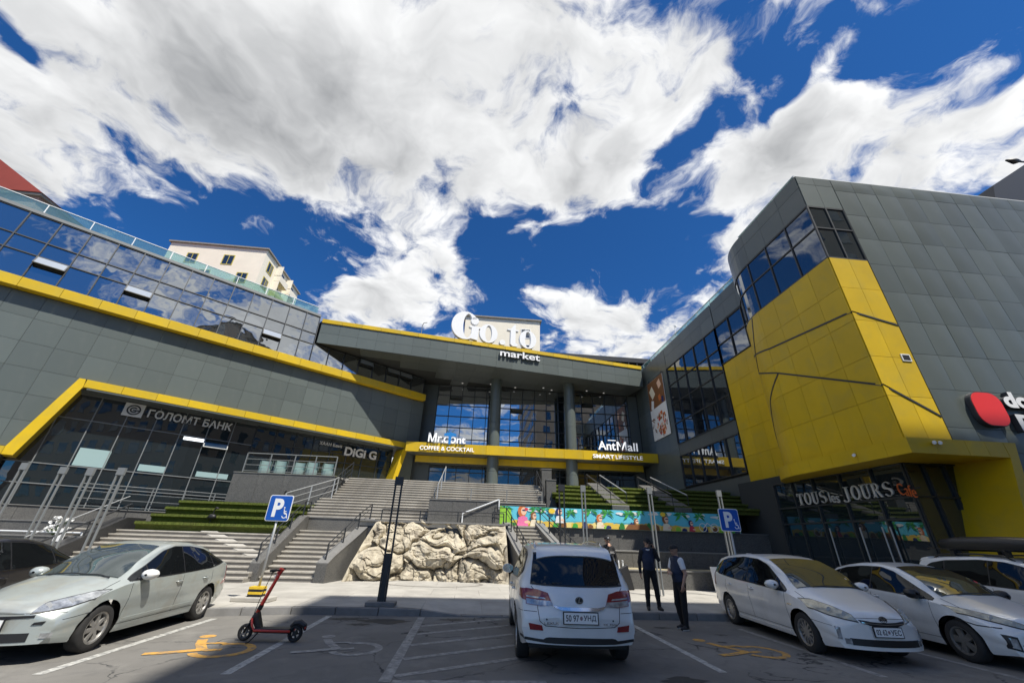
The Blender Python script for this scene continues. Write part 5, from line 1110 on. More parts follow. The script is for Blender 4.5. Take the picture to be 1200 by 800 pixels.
# ------------------------------------------------------------------ e-scooter
def scooter():
    MT['sc_red'] = mat('red_scooter_paint', (.62, .045, .03), .35, coat=.3); MT['rubber'] = mat('tyre_rubber', (.022, .022, .023), .8, var=.3, vscale=20)
    t = thing('kick_scooter', 'red and black electric kick scooter parked on the bay line', 'scooter', T(-3.78, 8.92, 0) @ RZ(radians(-5)), None); M_ = WM[t.name]
    R = .125
    for x in (0, .88):
        w = part_empty('wheel', t, M_ @ T(x, 0, R) @ Matrix.Rotation(pi/2, 4, 'X'))
        prof = [(R-.045, -.03), (R-.012, -.03), (R, -.015), (R, .015), (R-.012, .03), (R-.045, .03), (R-.045, -.03)]
        MB().lathe(prof, n=28).build('tyre', MT['rubber'], w, WM[w.name], smooth=True)
        mb = MB(); mb.lathe([(0, -.035), (.035, -.035), (.035, .035), (0, .035)], n=14)
        for k in range(5): a = 2*pi*k/5; mb.box(.02, R-.04, -.012, .012, -.012, .012, Matrix.Rotation(a, 4, 'Z'))
        mb.lathe([(R-.05, -.02), (R-.042, -.02), (R-.042, .02), (R-.05, .02)], n=24); mb.build('rim', MT['alu' if x == 0 else 'black'], w, WM[w.name])
    def pp(name, mb, m, **k): return mb.build(name, MT[m], t, M_, **k)
    for sy in (-1, 1): pp('fork', MB().path([(0, sy*.05, R), (.03, sy*.05, .22), (.08, sy*.03, .30)], .016), 'black', smooth=True)
    pp('stem_base', MB().path([(.07, 0, .27), (.10, 0, .36), (.125, 0, .42)], [.05, .045, .035]), 'black', smooth=True)
    pp('stem', MB().path([(.11, 0, .38), (.15, 0, .50), (.33, 0, .98), (.36, 0, 1.06)], [.036, .036, .03, .028]), 'sc_red', smooth=True)
    pp('stem_joint', MB().path([(.14, 0, .46), (.165, 0, .53)], .042), 'black')
    pp('display', MB().path([(.33, 0, 1.02), (.37, 0, 1.1)], [.045, .05]), 'sc_red')
    pp('handlebar', MB().path([(.30, -.24, 1.08), (.35, -.1, 1.08), (.365, 0, 1.07), (.35, .1, 1.08), (.30, .24, 1.08)], .015), 'black')
    for sy in (-1, 1): pp('grip', MB().path([(.335, sy*.13, 1.08), (.295, sy*.26, 1.08)], .022), 'black'); pp('brake_lever', MB().path([(.335, sy*.13, 1.07), (.28, sy*.2, 1.04)], .008), 'black')
    pp('headlamp', MB().path([(.29, 0, .98), (.27, 0, .975)], .025), 'white')
    d = MB().box(.17, .80, -.085, .085, .13, .20).mesh('deck', MT['black']); bevel_mesh(d, .015, 2); inst('deck', d, t, M_)
    pp('deck_rail', MB().path([(.09, -.075, .34), (.13, -.088, .24), (.19, -.09, .165), (.82, -.09, .165)], .018), 'sc_red', smooth=True); pp('deck_rail', MB().path([(.09, .075, .34), (.13, .088, .24), (.19, .09, .165), (.82, .09, .165)], .018), 'sc_red', smooth=True)
    pp('neck_plate', MB().plate([(.09, .30), (.19, .17), (.27, .19), (.15, .43)], -.05, .05), 'black')
    pp('rear_fender', MB().path([(.78, 0, .22), (.84, 0, .275), (.93, 0, .285), (1.02, 0, .24), (1.04, 0, .17)], [.03, .045, .05, .045, .02]), 'black')
    pp('tail_light', MB().box(1.035, 1.05, -.03, .03, .2, .23), 'sc_red')
    pp('kickstand', MB().path([(.26, -.08, .13), (.20, -.19, .02), (.16, -.21, .012)], .012), 'black')
    pp('brake_cable', MB().path([(.29, -.15, 1.06), (.2, -.06, .9), (.12, -.04, .6), (.09, -.04, .4)], .006, 5), 'black')
scooter()

# ================================================================== CARS
def car_paint(name, col, dirt, amt, sc=1.6, metal=.0, flake=.0):
    m = mat(name, col, .32, metal=metal, coat=.6, spec=.5, dirt=dirt, dirt_scale=sc, dirt_amt=amt, var=.04, vscale=3); return m
MT['p_silver'] = car_paint('dusty_silver_paint', (.44, .48, .46), (.37, .36, .315), .75, 2.2, .4)
MT['p_white'] = car_paint('white_pearl_paint', (.78, .77, .74), (.55, .53, .48), .35, 1.5)
MT['p_white2'] = car_paint('cool_white_paint', (.73, .74, .73), (.52, .51, .47), .4, 1.5, .1)
MT['p_black'] = car_paint('black_paint', (.008, .008, .012), (.012, .012, .014), .3)
MT['carglass'] = glass_mat('car_glass', (.006, .007, .008), .045, .5, .015, power=4.)
MT['windscreen'] = glass_mat('windscreen_glass', (.04, .05, .048), .08, .8, .015)
MT['plate_mark'] = mat('plate_mark', (.3, .2, .2), .5)
MT['tyre'] = mat('car_tyre', (.028, .027, .026), .85, var=.3, vscale=12)
MT['rim'] = mat('alloy_rim', (.42, .41, .39), .38, metal=.7, dirt=(.12, .11, .1), dirt_scale=6, dirt_amt=.7)
MT['rim_dark'] = mat('dusty_rim', (.26, .25, .23), .45, metal=.6, dirt=(.10, .09, .08), dirt_scale=6, dirt_amt=.8)
MT['chrome'] = mat('chrome_trim', (.6, .6, .6), .12, metal=1.)
MT['lens'] = mat('clear_lamp_lens', (.62, .64, .65), .12, coat=1., metal=.5, col2=(.2, .21, .22), vscale=9); MT['lens_yellow'] = mat('hazed_lamp_lens', (.58, .54, .40), .22, coat=.8, metal=.3, col2=(.26, .24, .18), vscale=9); MT['bulb'] = mat('lamp_bowl', (.75, .76, .76), .15, metal=.4, coat=1.)
MT['redlens'] = mat('red_lamp_lens', (.22, .012, .015), .12, coat=1.); MT['trim'] = mat('black_trim', (.015, .015, .016), .45); MT['gap'] = mat('panel_gap', (.02, .02, .02), .8)
def crv(pts, sm=.05):
    P = np.array(pts, float); o = np.argsort(P[:, 0]); P = P[o]
    def f(x):
        x = np.atleast_1d(np.asarray(x, float)); k = np.linspace(-1.6, 1.6, 9); w = np.exp(-k*k); w /= w.sum()
        return sum(wi*np.interp(x+ki*sm, P[:, 0], P[:, 1]) for ki, wi in zip(k, w))
    return f
def sstep(a, b, x): t = np.clip((x-a)/(b-a), 0, 1); return t*t*(3-2*t)
class Car:
    """body lofted over stations along x (front +), y left, z up"""
    def __init__(s, name, label, M, spec, paint, group='cars parked along the kerb'):
        s.t = thing(name, label, 'car', M, group); s.M = M; s.sp = spec; s.paint = MT[paint]
        s.body()
    def body(s):
        sp = s.sp; L2 = sp['L']/2; W = sp['W']/2
        Tf, Bf, Wf, Rf, Zf = crv(sp['T'], .035), crv(sp['B'], .06), crv(sp['Wd'], .07), crv(sp['R'], .08), crv(sp['Z'], .06)
        # stations evenly along the top profile
        xx = np.linspace(-L2, L2, 900); tt = Tf(xx); ds = np.r_[0, np.cumsum(np.hypot(np.diff(xx), .8*np.diff(tt)))]; n = 104
        X = np.interp(np.linspace(0, ds[-1], n), ds, xx)
        # extra stations so the wheel arches stay round
        X = np.unique(np.round(np.r_[X, np.arange(-L2+.03, L2-.03, .05)], 3)); X = X[np.r_[True, np.diff(X) > .012]]; n = len(X)
        T_, B_, W_, R_, Z_ = Tf(X), Bf(X), Wf(X), Rf(X), Zf(X)
        nl, nu = 14, 20; rows = []
        for i in range(n):
            x, t, b, w, r, z0 = X[i], T_[i], B_[i], W_[i], R_[i], Z_[i]
            b = min(b, t-.02); b = max(b, z0+.08); pts = []
            for k in range(nl):
                v = k/(nl-1); z = z0+(b-z0)*v
                y = w*(1-.09*(1-v)**3-.0*v) - .028*max(0, v-.72)/.28*1.0 - .012*np.exp(-((v-.42)/.09)**2)*sp.get('crease', 1)
                pts.append((y, z))
            h = t-b; c = float(sstep(.10, .34, h)); ys = pts[-1][0]
            for k in range(1, nu+1):
                u = k/nu
                yh = ys*(1-u**1.05); zh = b+h*(1-(1-u)**2.6)                      # bonnet crown
                if u < .5:
                    q = u/.5; yc = (ys-.018)+(r-ys+.018)*q**1.15; zc = b+.012+(h*.80-.012)*q
                elif u < .72:
                    q = (u-.5)/.22; a = q*pi/2*.86; yc = r-.24*h**.5*.55*(1-cos(a))-.02*q; zc = b+h*.80+h*.165*sin(a)
                    yk, zk = yc, zc
                else:
                    q = (u-.72)/.28; a = pi/2*.86; yk = r-.24*h**.5*.55*(1-cos(a))-.02; zk = b+h*.80+h*.165*sin(a); yc = yk*(1-q); zc = zk+(t-zk)*(1-(1-q)**2)
                pts.append((yh*(1-c)+yc*c, zh*(1-c)+zc*c))
            pts[-1] = (0., t); rows.append(pts)
        kf, kr = sp['kf'], sp['kr']
        def shift(x, y):
            v = abs(y)/W; d = 0.
            if x > L2-1.1: d -= kf*v**2.6*((x-(L2-1.1))/1.1)**1.4
            if x < -L2+.8: d += kr*v**2.6*(((-L2+.8)-x)/.8)**1.4
            return x+d
        m = nl+nu; verts = []; 
        for i in range(n):
            L_ = [(shift(X[i], y), y, z) for y, z in rows[i]]; R2 = [(a, -b, c) for a, b, c in L_[:-1]][::-1]
            verts.append(L_+R2)
        mm = len(verts[0]); V = [v for r in verts for v in r]; F = []; keepmask = []
        for i in range(n-1):
            for j in range(mm-1): F.append((i*mm+j, (i+1)*mm+j, (i+1)*mm+j+1, i*mm+j+1))
        # end caps: rows joined left to right with several columns
        for i, sg in ((0, -1), (n-1, 1)):
            L_ = rows[i]; nc = 10; base = len(V); z0, t = L_[0][1], L_[-1][1]
            for j in range(m):
                y, z = L_[j]
                for c in range(nc+1):
                    yy = y*(1-2*c/nc); bul = sg*sp.get('bulge', .03)*sin(pi*min(1, max(0, (z-z0)/(t-z0+1e-6))))*(1-(abs(yy)/W)**2)*.0
                    V.append((shift(X[i], yy)+bul, yy, z))
            for j in range(m-1):
                for c in range(nc):
                    q = (base+j*(nc+1)+c, base+j*(nc+1)+c+1, base+(j+1)*(nc+1)+c+1, base+(j+1)*(nc+1)+c); F.append(q if sg > 0 else q[::-1])
        Va = np.array(V)
        s.bvh = BVHTree.FromPolygons([tuple(v) for v in V], F)
        # wheel arches
        ra, wb, zc = sp['ra'], sp['WB']/2, sp['rw']; xo = sp.get('xo', 0)
        kill = set(); C = [(xo+wb, zc), (xo-wb, zc)]
        for fi, f in enumerate(F):
            c = Va[list(f)].mean(0)
            if abs(c[1]) > W*.55:
                for cx, cz in C:
                    if (c[0]-cx)**2+(c[2]-cz)**2 < ra*ra: kill.add(fi)
        kv = set(v for fi in kill for v in F[fi]); F2 = [f for fi, f in enumerate(F) if fi not in kill]; ov = set(v for f in F2 for v in f)
        for v in kv & ov:
            p = Va[v]
            for cx, cz in C:
                d = np.hypot(p[0]-cx, p[2]-cz)
                if d < ra*1.25 and p[2] > Z_.min()+.02: k = ra/max(d, 1e-6); Va[v, 0] = cx+(p[0]-cx)*k; Va[v, 2] = cz+(p[2]-cz)*k
        me = bpy.data.meshes.new('body'); me.from_pydata([tuple(v) for v in Va], [], F2); me.materials.append(s.paint)
        bm = bmesh.new(); bm.from_mesh(me); bmesh.ops.remove_doubles(bm, verts=bm.verts[:], dist=.0008); bmesh.ops.recalc_face_normals(bm, faces=bm.faces[:]); bm.to_mesh(me); bm.free()
        me.polygons.foreach_set('use_smooth', [True]*len(me.polygons)); me.set_sharp_from_angle(angle=radians(42)); me.update()
        s.body_o = inst('body', me, s.t, s.M)
        # underbody, arches, wheels
        zb = float(Z_.min()); mb = MB(); mb.box(-L2+.3, L2-.3, -W+.2, W-.2, zb+.02, zb+.12); mb.build('underbody', MT['trim'], s.t, s.M)
        for cx, cz in C:
            for sg in (-1, 1):
                mb = MB(); n_ = 20; A = [(cx+(ra+.004)*cos(pi*q/n_), cz+(ra+.004)*sin(pi*q/n_)) for q in range(n_+1)]
                yo = float(Wf(cx)[0])-.035; rows_ = [[(a, sg*(yo-.11), b) for a, b in A], [(a, sg*(yo-.42), b) for a, b in A]]; mb.grid(rows_, 2, n_+1)
                mb.add([(cx, sg*(yo-.42), cz)]+[(a, sg*(yo-.42), b) for a, b in A], [(0, q+1, q+2) for q in range(n_)]); mb.build('wheel_arch', MT['trim'], s.t, s.M)
                s.wheel(cx, sg, yo)
    def wheel(s, cx, sg, yo):
        sp = s.sp; R = sp['rw']; key = ('wheel', sp['rim'], R)
        if key not in _pm:
            rr = R*.66; tw = .1
            ty = MB().lathe([(rr, -tw), (R-.03, -tw-.004), (R-.008, -tw+.015), (R, -tw+.04), (R, tw-.04), (R-.008, tw-.015), (R-.03, tw+.004), (rr+.004, tw), (rr, tw-.03), (rr, -tw)], n=40).mesh('tyre', MT['tyre'], angle=50)
            st, nsp, dark = sp['rim']; mb = MB(); mb.lathe([(rr+.002, tw-.03), (rr+.004, tw-.003), (rr-.02, tw-.008), (rr-.035, tw-.05), (rr-.035, -tw)], n=40); mb.mi = 1; mb.lathe([(rr-.035, -.02), (.02, -.02), (0, -.02)], n=24); mb.mi = 0
            mb.lathe([(.075, tw-.06), (.07, tw-.022), (.03, tw-.018), (0, tw-.018)], n=18)
            for k in range(nsp):
                a = 2*pi*k/nsp; Mr = Matrix.Rotation(a, 4, 'Z')
                if st == 'wide': P = [(.03, -.045), (rr-.02, -.062), (rr-.02, .062), (.03, .045)]
                elif st == 'slim': P = [(.03, -.02), (rr-.02, -.018), (rr-.02, .018), (.03, .02)]
                else: P = [(.03, -.03), (rr-.02, -.035), (rr-.02, .035), (.03, .03)]
                vs = [(x_, y_, tw-.055) for x_, y_ in P]+[(x_*.98, y_*.8, tw-.018-.006*(x_ > .1)) for x_, y_ in P]
                mb.add([Mr @ Vector(v) for v in vs], [(4,5,6,7),(0,1,5,4),(1,2,6,5),(2,3,7,6),(3,0,4,7)])
            rm = mb.mesh('rim', [MT['rim_dark'] if dark else MT['rim'], MT['trim']], angle=40); _pm[key] = (ty, rm)
        ty, rm = _pm[key]
        Mw = s.M @ T(cx, sg*(yo-.105), R) @ Matrix.Rotation(-sg*pi/2, 4, 'X') @ Matrix.Rotation(random.uniform(0, 6), 4, 'Z')
        w = part_empty('wheel', s.t, Mw); inst('tyre', ty, w, Mw); inst('rim', rm, w, Mw)
    def hit(s, p, d):
        r = s.bvh.ray_cast(Vector(p), Vector(d)); return r
    def patch(s, name, lo, hi, ax, m, n=22, k=8, off=.006, parent=None, skirt=.02, mirror=False, smooth=True):
        """patch laid on the body: lo/hi edge curves. ax 'L'/'R': (x,z) seen from the side; 'F'/'B': (y,z) seen from front/back; 'T': (x,y) seen from above"""
        out = []
        for mir in ((1, -1) if mirror else (1,)):
            def res(P):
                P = np.array(P, float); d = np.r_[0, np.cumsum(np.hypot(*np.diff(P, axis=0).T))]; q = np.linspace(0, d[-1], n); return np.c_[np.interp(q, d, P[:, 0]), np.interp(q, d, P[:, 1])]
            A, B = res(lo), res(hi); rows = []
            for j in range(k):
                row = []
                for i in range(n):
                    a, b = A[i]+(B[i]-A[i])*j/(k-1)
                    if ax == 'L': o, d = (a, 3*mir, b), (0, -mir, 0)
                    elif ax == 'F': o, d = (6, a*mir, b), (-1, 0, 0)
                    elif ax == 'B': o, d = (-6, a*mir, b), (1, 0, 0)
                    else: o, d = (a, b*mir, 5), (0, 0, -1)
                    r = s.hit(o, d)
                    if r[0] is None: row.append(row[-1] if row else None)
                    else:
                        nn = r[1]; nn = nn if nn.dot(Vector(d)) < 0 else -nn; row.append((r[0], nn))
                row = [q if q is not None else next((w_ for w_ in row if w_ is not None), None) for q in row]
                rows.append(row)
            if any(q is None for r_ in rows for q in r_): continue
            P = np.array([[tuple(p+nn*off) for p, nn in r_] for r_ in rows])
            if n > 12 and k > 5:
                P0 = P.copy()
                for _ in range(24 if k >= 12 else 8): P[1:-1, 1:-1] = .5*P[1:-1, 1:-1]+.125*(P[:-2, 1:-1]+P[2:, 1:-1]+P[1:-1, :-2]+P[1:-1, 2:])
                nv_ = np.array([[tuple(nn) for p, nn in r_] for r_ in rows]); P += nv_*np.maximum(0., ((P0-P)*nv_).sum(-1))[..., None]*np.pad(np.ones((k-2, n-2)), 1)[..., None]*0 + nv_*max(0., float(np.percentile(((P0-P)*nv_).sum(-1), 97)))
            P = [[tuple(q) for q in r_] for r_ in P]
            mb = MB(); mb.grid(P, k, n)
            ring = [(0, i) for i in range(n)]+[(j, n-1) for j in range(1, k)]+[(k-1, i) for i in range(n-2, -1, -1)]+[(j, 0) for j in range(k-2, 0, -1)]
            oo = [P[j][i] for j, i in ring]; ii = [tuple(rows[j][i][0]-rows[j][i][1]*skirt) for j, i in ring]; q = len(ring)
            mb.add(oo+ii, [(a_, (a_+1) % q, q+(a_+1) % q, q+a_) for a_ in range(q)])
            me = mb.mesh(name, m); bm = bmesh.new(); bm.from_mesh(me); bmesh.ops.recalc_face_normals(bm, faces=bm.faces[:]); bm.to_mesh(me); bm.free()
            me.polygons.foreach_set('use_smooth', [True]*len(me.polygons)); me.set_sharp_from_angle(angle=radians(40)); me.update()
            # make sure the shell faces outwards
            out.append(inst(name, me, parent or s.t, s.M))
        return out
    def seam(s, pts, ax, mirror=False, w=.006, name='panel_gap', m=None, off=.002):
        P = np.array(pts, float); d = np.diff(P, axis=0); nn = np.zeros_like(P)
        for i in range(len(P)):
            t_ = (d[max(i-1, 0)]+d[min(i, len(d)-1)]); t_ = t_/(np.hypot(*t_)+1e-9); nn[i] = (-t_[1], t_[0])
        return s.patch(name, P-nn*w/2, P+nn*w/2, ax, m or MT['gap'], n=max(8, len(pts)*6), k=2, off=off, mirror=mirror, skirt=.004)
    def box(s, name, x0, x1, y0, y1, z0, z1, m, bev=.01, mirror=False, rot=None, parent=None):
        for mir in ((1, -1) if mirror else (1,)):
            me = MB().box(x0, x1, min(y0*mir, y1*mir), max(y0*mir, y1*mir), z0, z1).mesh(name, m)
            if bev: bevel_mesh(me, bev, 2)
            inst(name, me, parent or s.t, s.M if rot is None else s.M @ rot)
    def plate(s, front, z, txt, x=None, y=0., w=.46, h=.13, tilt=0.):
        sg = 1 if front else -1
        r = s.hit((6*sg, y, z+h/2), (-sg, 0, 0)); xx = r[0].x if x is None else x
        F = s.M @ T(xx+.03*sg, y, z) @ RZ(pi/2 if front else -pi/2) @ Matrix.Rotation(tilt, 4, 'X')
        p = part_empty('number_plate', s.t, F)
        MB().box(-w/2-.015, w/2+.015, -.004, .012, -.012, h+.012).build('plate_frame', MT['trim'], p, F); MB().box(-w/2, w/2, -.008, -.0045, 0, h).build('plate_face', MT['white'], p, F)
        text(txt[0], F, -w*.45, -w*.06, h*.2, h*.8, MT['sign_side'], p, .002, .012, -.0085); text(txt[1], F, w*.08, w*.45, h*.2, h*.8, MT['sign_side'], p, .002, .012, -.0085)
        MB().plate(ell(w*.01, h*.5, h*.16, h*.2, 8)[:-1], -.0105, -.0085).build('plate_emblem', MT['plate_mark'], p, F)
    def mirror(s, x, z, m, y=None, sz=1., only=None):
        W = s.sp['W']/2
        for sg in ((1, -1) if only is None else (only,)):
            o = part_empty('door_mirror', s.t, s.M @ T(x, sg*(W+.045), z))
            mb = MB(); a = .085*sz
            pr = [(.10, .2), (.085, .62), (.04, .95), (-.02, 1.), (-.06, .93), (-.075, .9)]
            P = []
            for px, sc in pr: P.append([(px, sg*1*(.125*sc*cos(q*pi/8)), a*sc*sin(q*pi/8)) for q in range(17)])
            mb.grid(P, len(pr), 17, sg < 0); mb.add([P[-1][q] for q in range(16)], [tuple(range(16))]); mb.build('mirror_shell', m, o, WM[o.name], smooth=True)
            MB().plate(ell(0, 0, .1*sz, .068*sz, 18)[:-1], 0, .004).build('mirror_glass', MT['chrome'], o, WM[o.name] @ T(-.08, 0, 0) @ RZ(-pi/2))
            MB().path([(.02, 0, -.03), (.04, -sg*.10, -.06), (.07, -sg*.16, -.07)], [.03, .028, .04]).build('mirror_arm', MT['trim'], o, WM[o.name], smooth=True)
    def handles(s, xs, z, m):
        for x in xs:
            for sg in (1, -1):
                r = s.hit((x, 3*sg, z), (0, -sg, 0)); y = r[0].y
                mb = MB(); mb.path([(x-.10, y-sg*.005, z), (x-.07, y+sg*.03, z+.004), (x+.05, y+sg*.032, z+.004), (x+.09, y-sg*.004, z)], [.010, .015, .014, .009]); mb.build('door_handle', m, s.t, s.M, smooth=True)
                MB().plate(ell(0, 0, .055, .025, 12)[:-1], -.002, .004).build('handle_cup', MT['gap'], s.t, s.M @ T(x-.01, y, z) @ RZ(pi if sg > 0 else 0))
    def wipers(s, x0, z0, w):
        for y0, y1 in ((w*.75, .1), (.15, -w*.55)):
            pts = []
            for q in range(9):
                y = y0+(y1-y0)*q/8; x = x0-.05+.05*abs(q/8-.4); r = s.hit((x, y, 5), (0, 0, -1)); pts.append(r[0]+Vector((0, 0, .02)))
            MB().path(pts, .009, 6).build('wiper', MT['trim'], s.t, s.M)
def at(x, y, rz): return T(x, y, 0) @ RZ(rz)
def side_glass(c, lo, hi, splits, m, pil=.03, trimw=.012):
    """side windows between lower and upper edge curves, split by pillars at x; a dark seal surrounds them"""
    flo = lambda x: float(np.interp(x, [p[0] for p in lo], [p[1] for p in lo])); fhi = lambda x: float(np.interp(x, [p[0] for p in hi], [p[1] for p in hi]))
    x0, x1 = lo[0][0], lo[-1][0]
    xs = np.linspace(x0, x1, 40)
    c.patch('window_seal', [(x, flo(x)-.014) for x in xs], [(x, fhi(x)+.012) for x in xs], 'L', MT['trim'], n=50, k=10, off=.003, mirror=True)
    ed = [x0]+list(splits)+[x1]
    for a, b in zip(ed[:-1], ed[1:]):
        a2 = a+(pil/2 if a != x0 else .012); b2 = b-(pil/2 if b != x1 else .012); q = np.linspace(a2, b2, 16)
        c.patch('side_window', [(x, flo(x)) for x in q], [(x, max(fhi(x), flo(x)+.004)) for x in q], 'L', m, n=24, k=10, off=.007, mirror=True)
# --- silver hatchback, second generation hybrid shape
SP_A = dict(L=4.45, W=1.725, WB=2.70, rw=.31, ra=.365, xo=.02, kf=.34, kr=.12, rim=('mid', 7, False),
    T=[(2.225,.60),(2.2,.66),(2.12,.72),(1.9,.79),(1.5,.90),(1.18,.985),(1.05,1.03),(.55,1.27),(.25,1.40),(0,1.46),(-.3,1.49),(-.7,1.475),(-1.1,1.41),(-1.5,1.31),(-1.85,1.19),(-1.98,1.13),(-2.04,1.06),(-2.14,.92),(-2.2,.78),(-2.225,.62)],
    B=[(2.225,.48),(2.1,.58),(1.9,.67),(1.5,.78),(1.1,.86),(.5,.905),(0,.93),(-1,.98),(-1.6,1.03),(-1.95,1.02),(-2.1,.84),(-2.225,.55)],
    Wd=[(2.225,.70),(2.1,.76),(1.8,.825),(1.3,.855),(.6,.8625),(-1.2,.8625),(-1.7,.845),(-2.05,.79),(-2.225,.72)],
    R=[(2.225,.6),(1.2,.66),(.6,.63),(.2,.61),(-.8,.60),(-1.5,.57),(-2,.56),(-2.225,.6)], Z=[(2.225,.24),(1.9,.2),(1.0,.19),(-1.2,.2),(-1.9,.24),(-2.225,.32)])
def front_bits(c, lens, lamp_lo, lamp_hi, grille, low, emb_z, plate=None, fog=None):
    c.patch('headlamp_rim', [(a, b-.013) for a, b in lamp_lo], [(a, b+.012) for a, b in lamp_hi], 'F', MT['trim'], n=26, k=8, off=.004, mirror=True)
    hl = c.patch('headlamp', lamp_lo, lamp_hi, 'F', lens, n=26, k=8, off=.008, mirror=True)
    for y in (.52, .64):
        z = float(np.interp(y, [p[0] for p in lamp_lo], [(p[1]+q[1])/2 for p, q in zip(lamp_lo, lamp_hi)]))
        for sg in (1, -1):
            r = c.hit((6, y*sg, z), (-1, 0, 0)); MB().plate(ell(0, 0, .05, .05, 14)[:-1], -.004, .0).build('lamp_bulb', MT['bulb'], hl[0 if sg > 0 else 1], c.M @ T(r[0].x+.012, y*sg, z) @ RZ(pi/2))
    for lo, hi in grille: c.patch('grille', lo, hi, 'F', MT['trim'], n=24, k=5, off=.006)
    for lo, hi in low: c.patch('lower_grille', lo, hi, 'F', MT['trim'], n=24, k=5, off=.006)
    r = c.hit((6, 0, emb_z), (-1, 0, 0)); F = c.M @ T(r[0].x+.012, 0, emb_z) @ RZ(pi/2); e = part_empty('badge', c.t, F)
    MB().plate(ell(0, 0, .07, .05, 20)[:-1], .0, .008).build('badge_plate', MT['trim'], e, F)
    for (rx, rz_) in ((.068, .048), (.024, .046), (.05, .02)):
        mb = MB(); ring_letter(mb, 0, .0 if rx != .05 else .02, rx, rz_, rx-.009, rz_-.009, dy=.006); mb.build('badge_ring', MT['chrome'], e, F @ T(0, -.006, 0))
def doors(c, x_front, x_mid, x_rear, zlo, ztop):
    for x in (x_front, x_mid): c.seam([(x, ztop), (x+.02, (zlo+ztop)/2), (x+.03, zlo)], 'L', True)
    c.seam([(x_front+.03, zlo), (x_rear+.1, zlo+.02)], 'L', True)
    c.seam([(x_rear, ztop+.02), (x_rear-.02, ztop-.15), (x_rear+.12, zlo+.25), (x_rear+.22, zlo+.08)], 'L', True)
cA = Car('parked_car', 'dusty silver hatchback facing out beside the striped sign base', at(-6.42, 9.42, radians(-90.5)), SP_A, 'p_silver')
side_glass(cA, [(-1.72,1.07),(-1.2,.985),(-.4,.95),(.4,.925),(.9,.908),(1.02,.905)], [(-1.72,1.10),(-1.45,1.23),(-1.1,1.325),(-.6,1.385),(-.1,1.39),(.2,1.32),(.6,1.12),(1.02,.915)], [-1.28, -.32, .62], MT['carglass'])
cA.patch('windscreen', [(1.1,.63),(1.18,.4),(1.22,0),(1.18,-.4),(1.1,-.63)], [(.2,.50),(.17,.3),(.16,0),(.17,-.3),(.2,-.50)], 'T', MT['windscreen'], n=26, k=14)
cA.patch('rear_window', [(-1.9,.5),(-1.95,0),(-1.9,-.5)], [(-1.15,.48),(-1.1,0),(-1.15,-.48)], 'T', MT['carglass'], n=20, k=10)
front_bits(cA, MT['lens'], [(.44,.60),(.58,.615),(.70,.65),(.80,.72)], [(.46,.70),(.58,.75),(.70,.80),(.80,.80)], [([(-.5,.545),(0,.525),(.5,.545)], [(-.5,.575),(0,.56),(.5,.575)])], [([(-.52,.27),(0,.265),(.52,.27)], [(-.52,.37),(0,.37),(.52,.37)])], .63)
doors(cA, .98, -.32, -1.28, .30, .90); cA.seam([(1.12,.70),(1.5,.73),(1.95,.62)], 'T', True, w=.008); cA.seam([(-.72,.585),(-.4,.595),(0,.6),(.4,.595),(.72,.585)], 'F')
cA.seam([(1.62,.55),(1.95,.50)], 'L', True); cA.patch('side_moulding', [(-.85,.355),(.95,.33)], [(-.85,.40),(.95,.375)], 'L', s_ if False else MT['p_silver'], n=20, k=3, off=.014, mirror=True)
cA.handles([-.2, -1.05], .80, MT['p_silver']); cA.mirror(.78, .98, MT['p_white'], only=1); cA.mirror(.78, .98, MT['p_silver'], only=-1); cA.plate(True, .40, ('12 40', 'УАС')); cA.wipers(1.22, 0, .75)
cA.patch('fog_lamp', [(.62,.30),(.70,.30)], [(.62,.36),(.70,.36)], 'F', MT['lens'], n=8, k=6, off=.012, mirror=True); cA.patch('tow_cover', [(.50,.46),(.60,.46)], [(.52,.49),(.62,.50)], 'F', MT['trim'], n=8, k=4, off=.01)
cA.patch('tail_lamp', [(-.80,.62),(-.62,.62)], [(-.78,.98),(-.60,1.0)], 'B', MT['redlens'], n=12, k=10, mirror=True)
# --- tall white estate hybrid
SP_B = dict(L=4.62, W=1.775, WB=2.78, rw=.315, ra=.37, xo=.03, kf=.36, kr=.12, rim=('slim', 12, False),
    T=[(2.31,.60),(2.29,.68),(2.2,.76),(2.0,.84),(1.6,.96),(1.3,1.05),(1.18,1.09),(.7,1.33),(.35,1.47),(0,1.545),(-.4,1.575),(-1.0,1.56),(-1.6,1.50),(-1.95,1.44),(-2.04,1.38),(-2.14,1.18),(-2.24,.95),(-2.29,.78),(-2.31,.62)],
    B=[(2.31,.48),(2.2,.6),(2.0,.70),(1.6,.82),(1.2,.90),(.6,.945),(0,.98),(-1,1.03),(-1.7,1.09),(-2.05,1.06),(-2.2,.86),(-2.31,.55)],
    Wd=[(2.31,.72),(2.2,.78),(1.9,.845),(1.4,.88),(.6,.8875),(-1.3,.8875),(-1.8,.865),(-2.15,.81),(-2.31,.74)],
    R=[(2.31,.6),(1.3,.68),(.7,.66),(.3,.645),(-.8,.64),(-1.6,.62),(-2.0,.61),(-2.31,.62)], Z=[(2.31,.22),(2.0,.19),(1.0,.19),(-1.2,.2),(-2,.24),(-2.31,.3)])
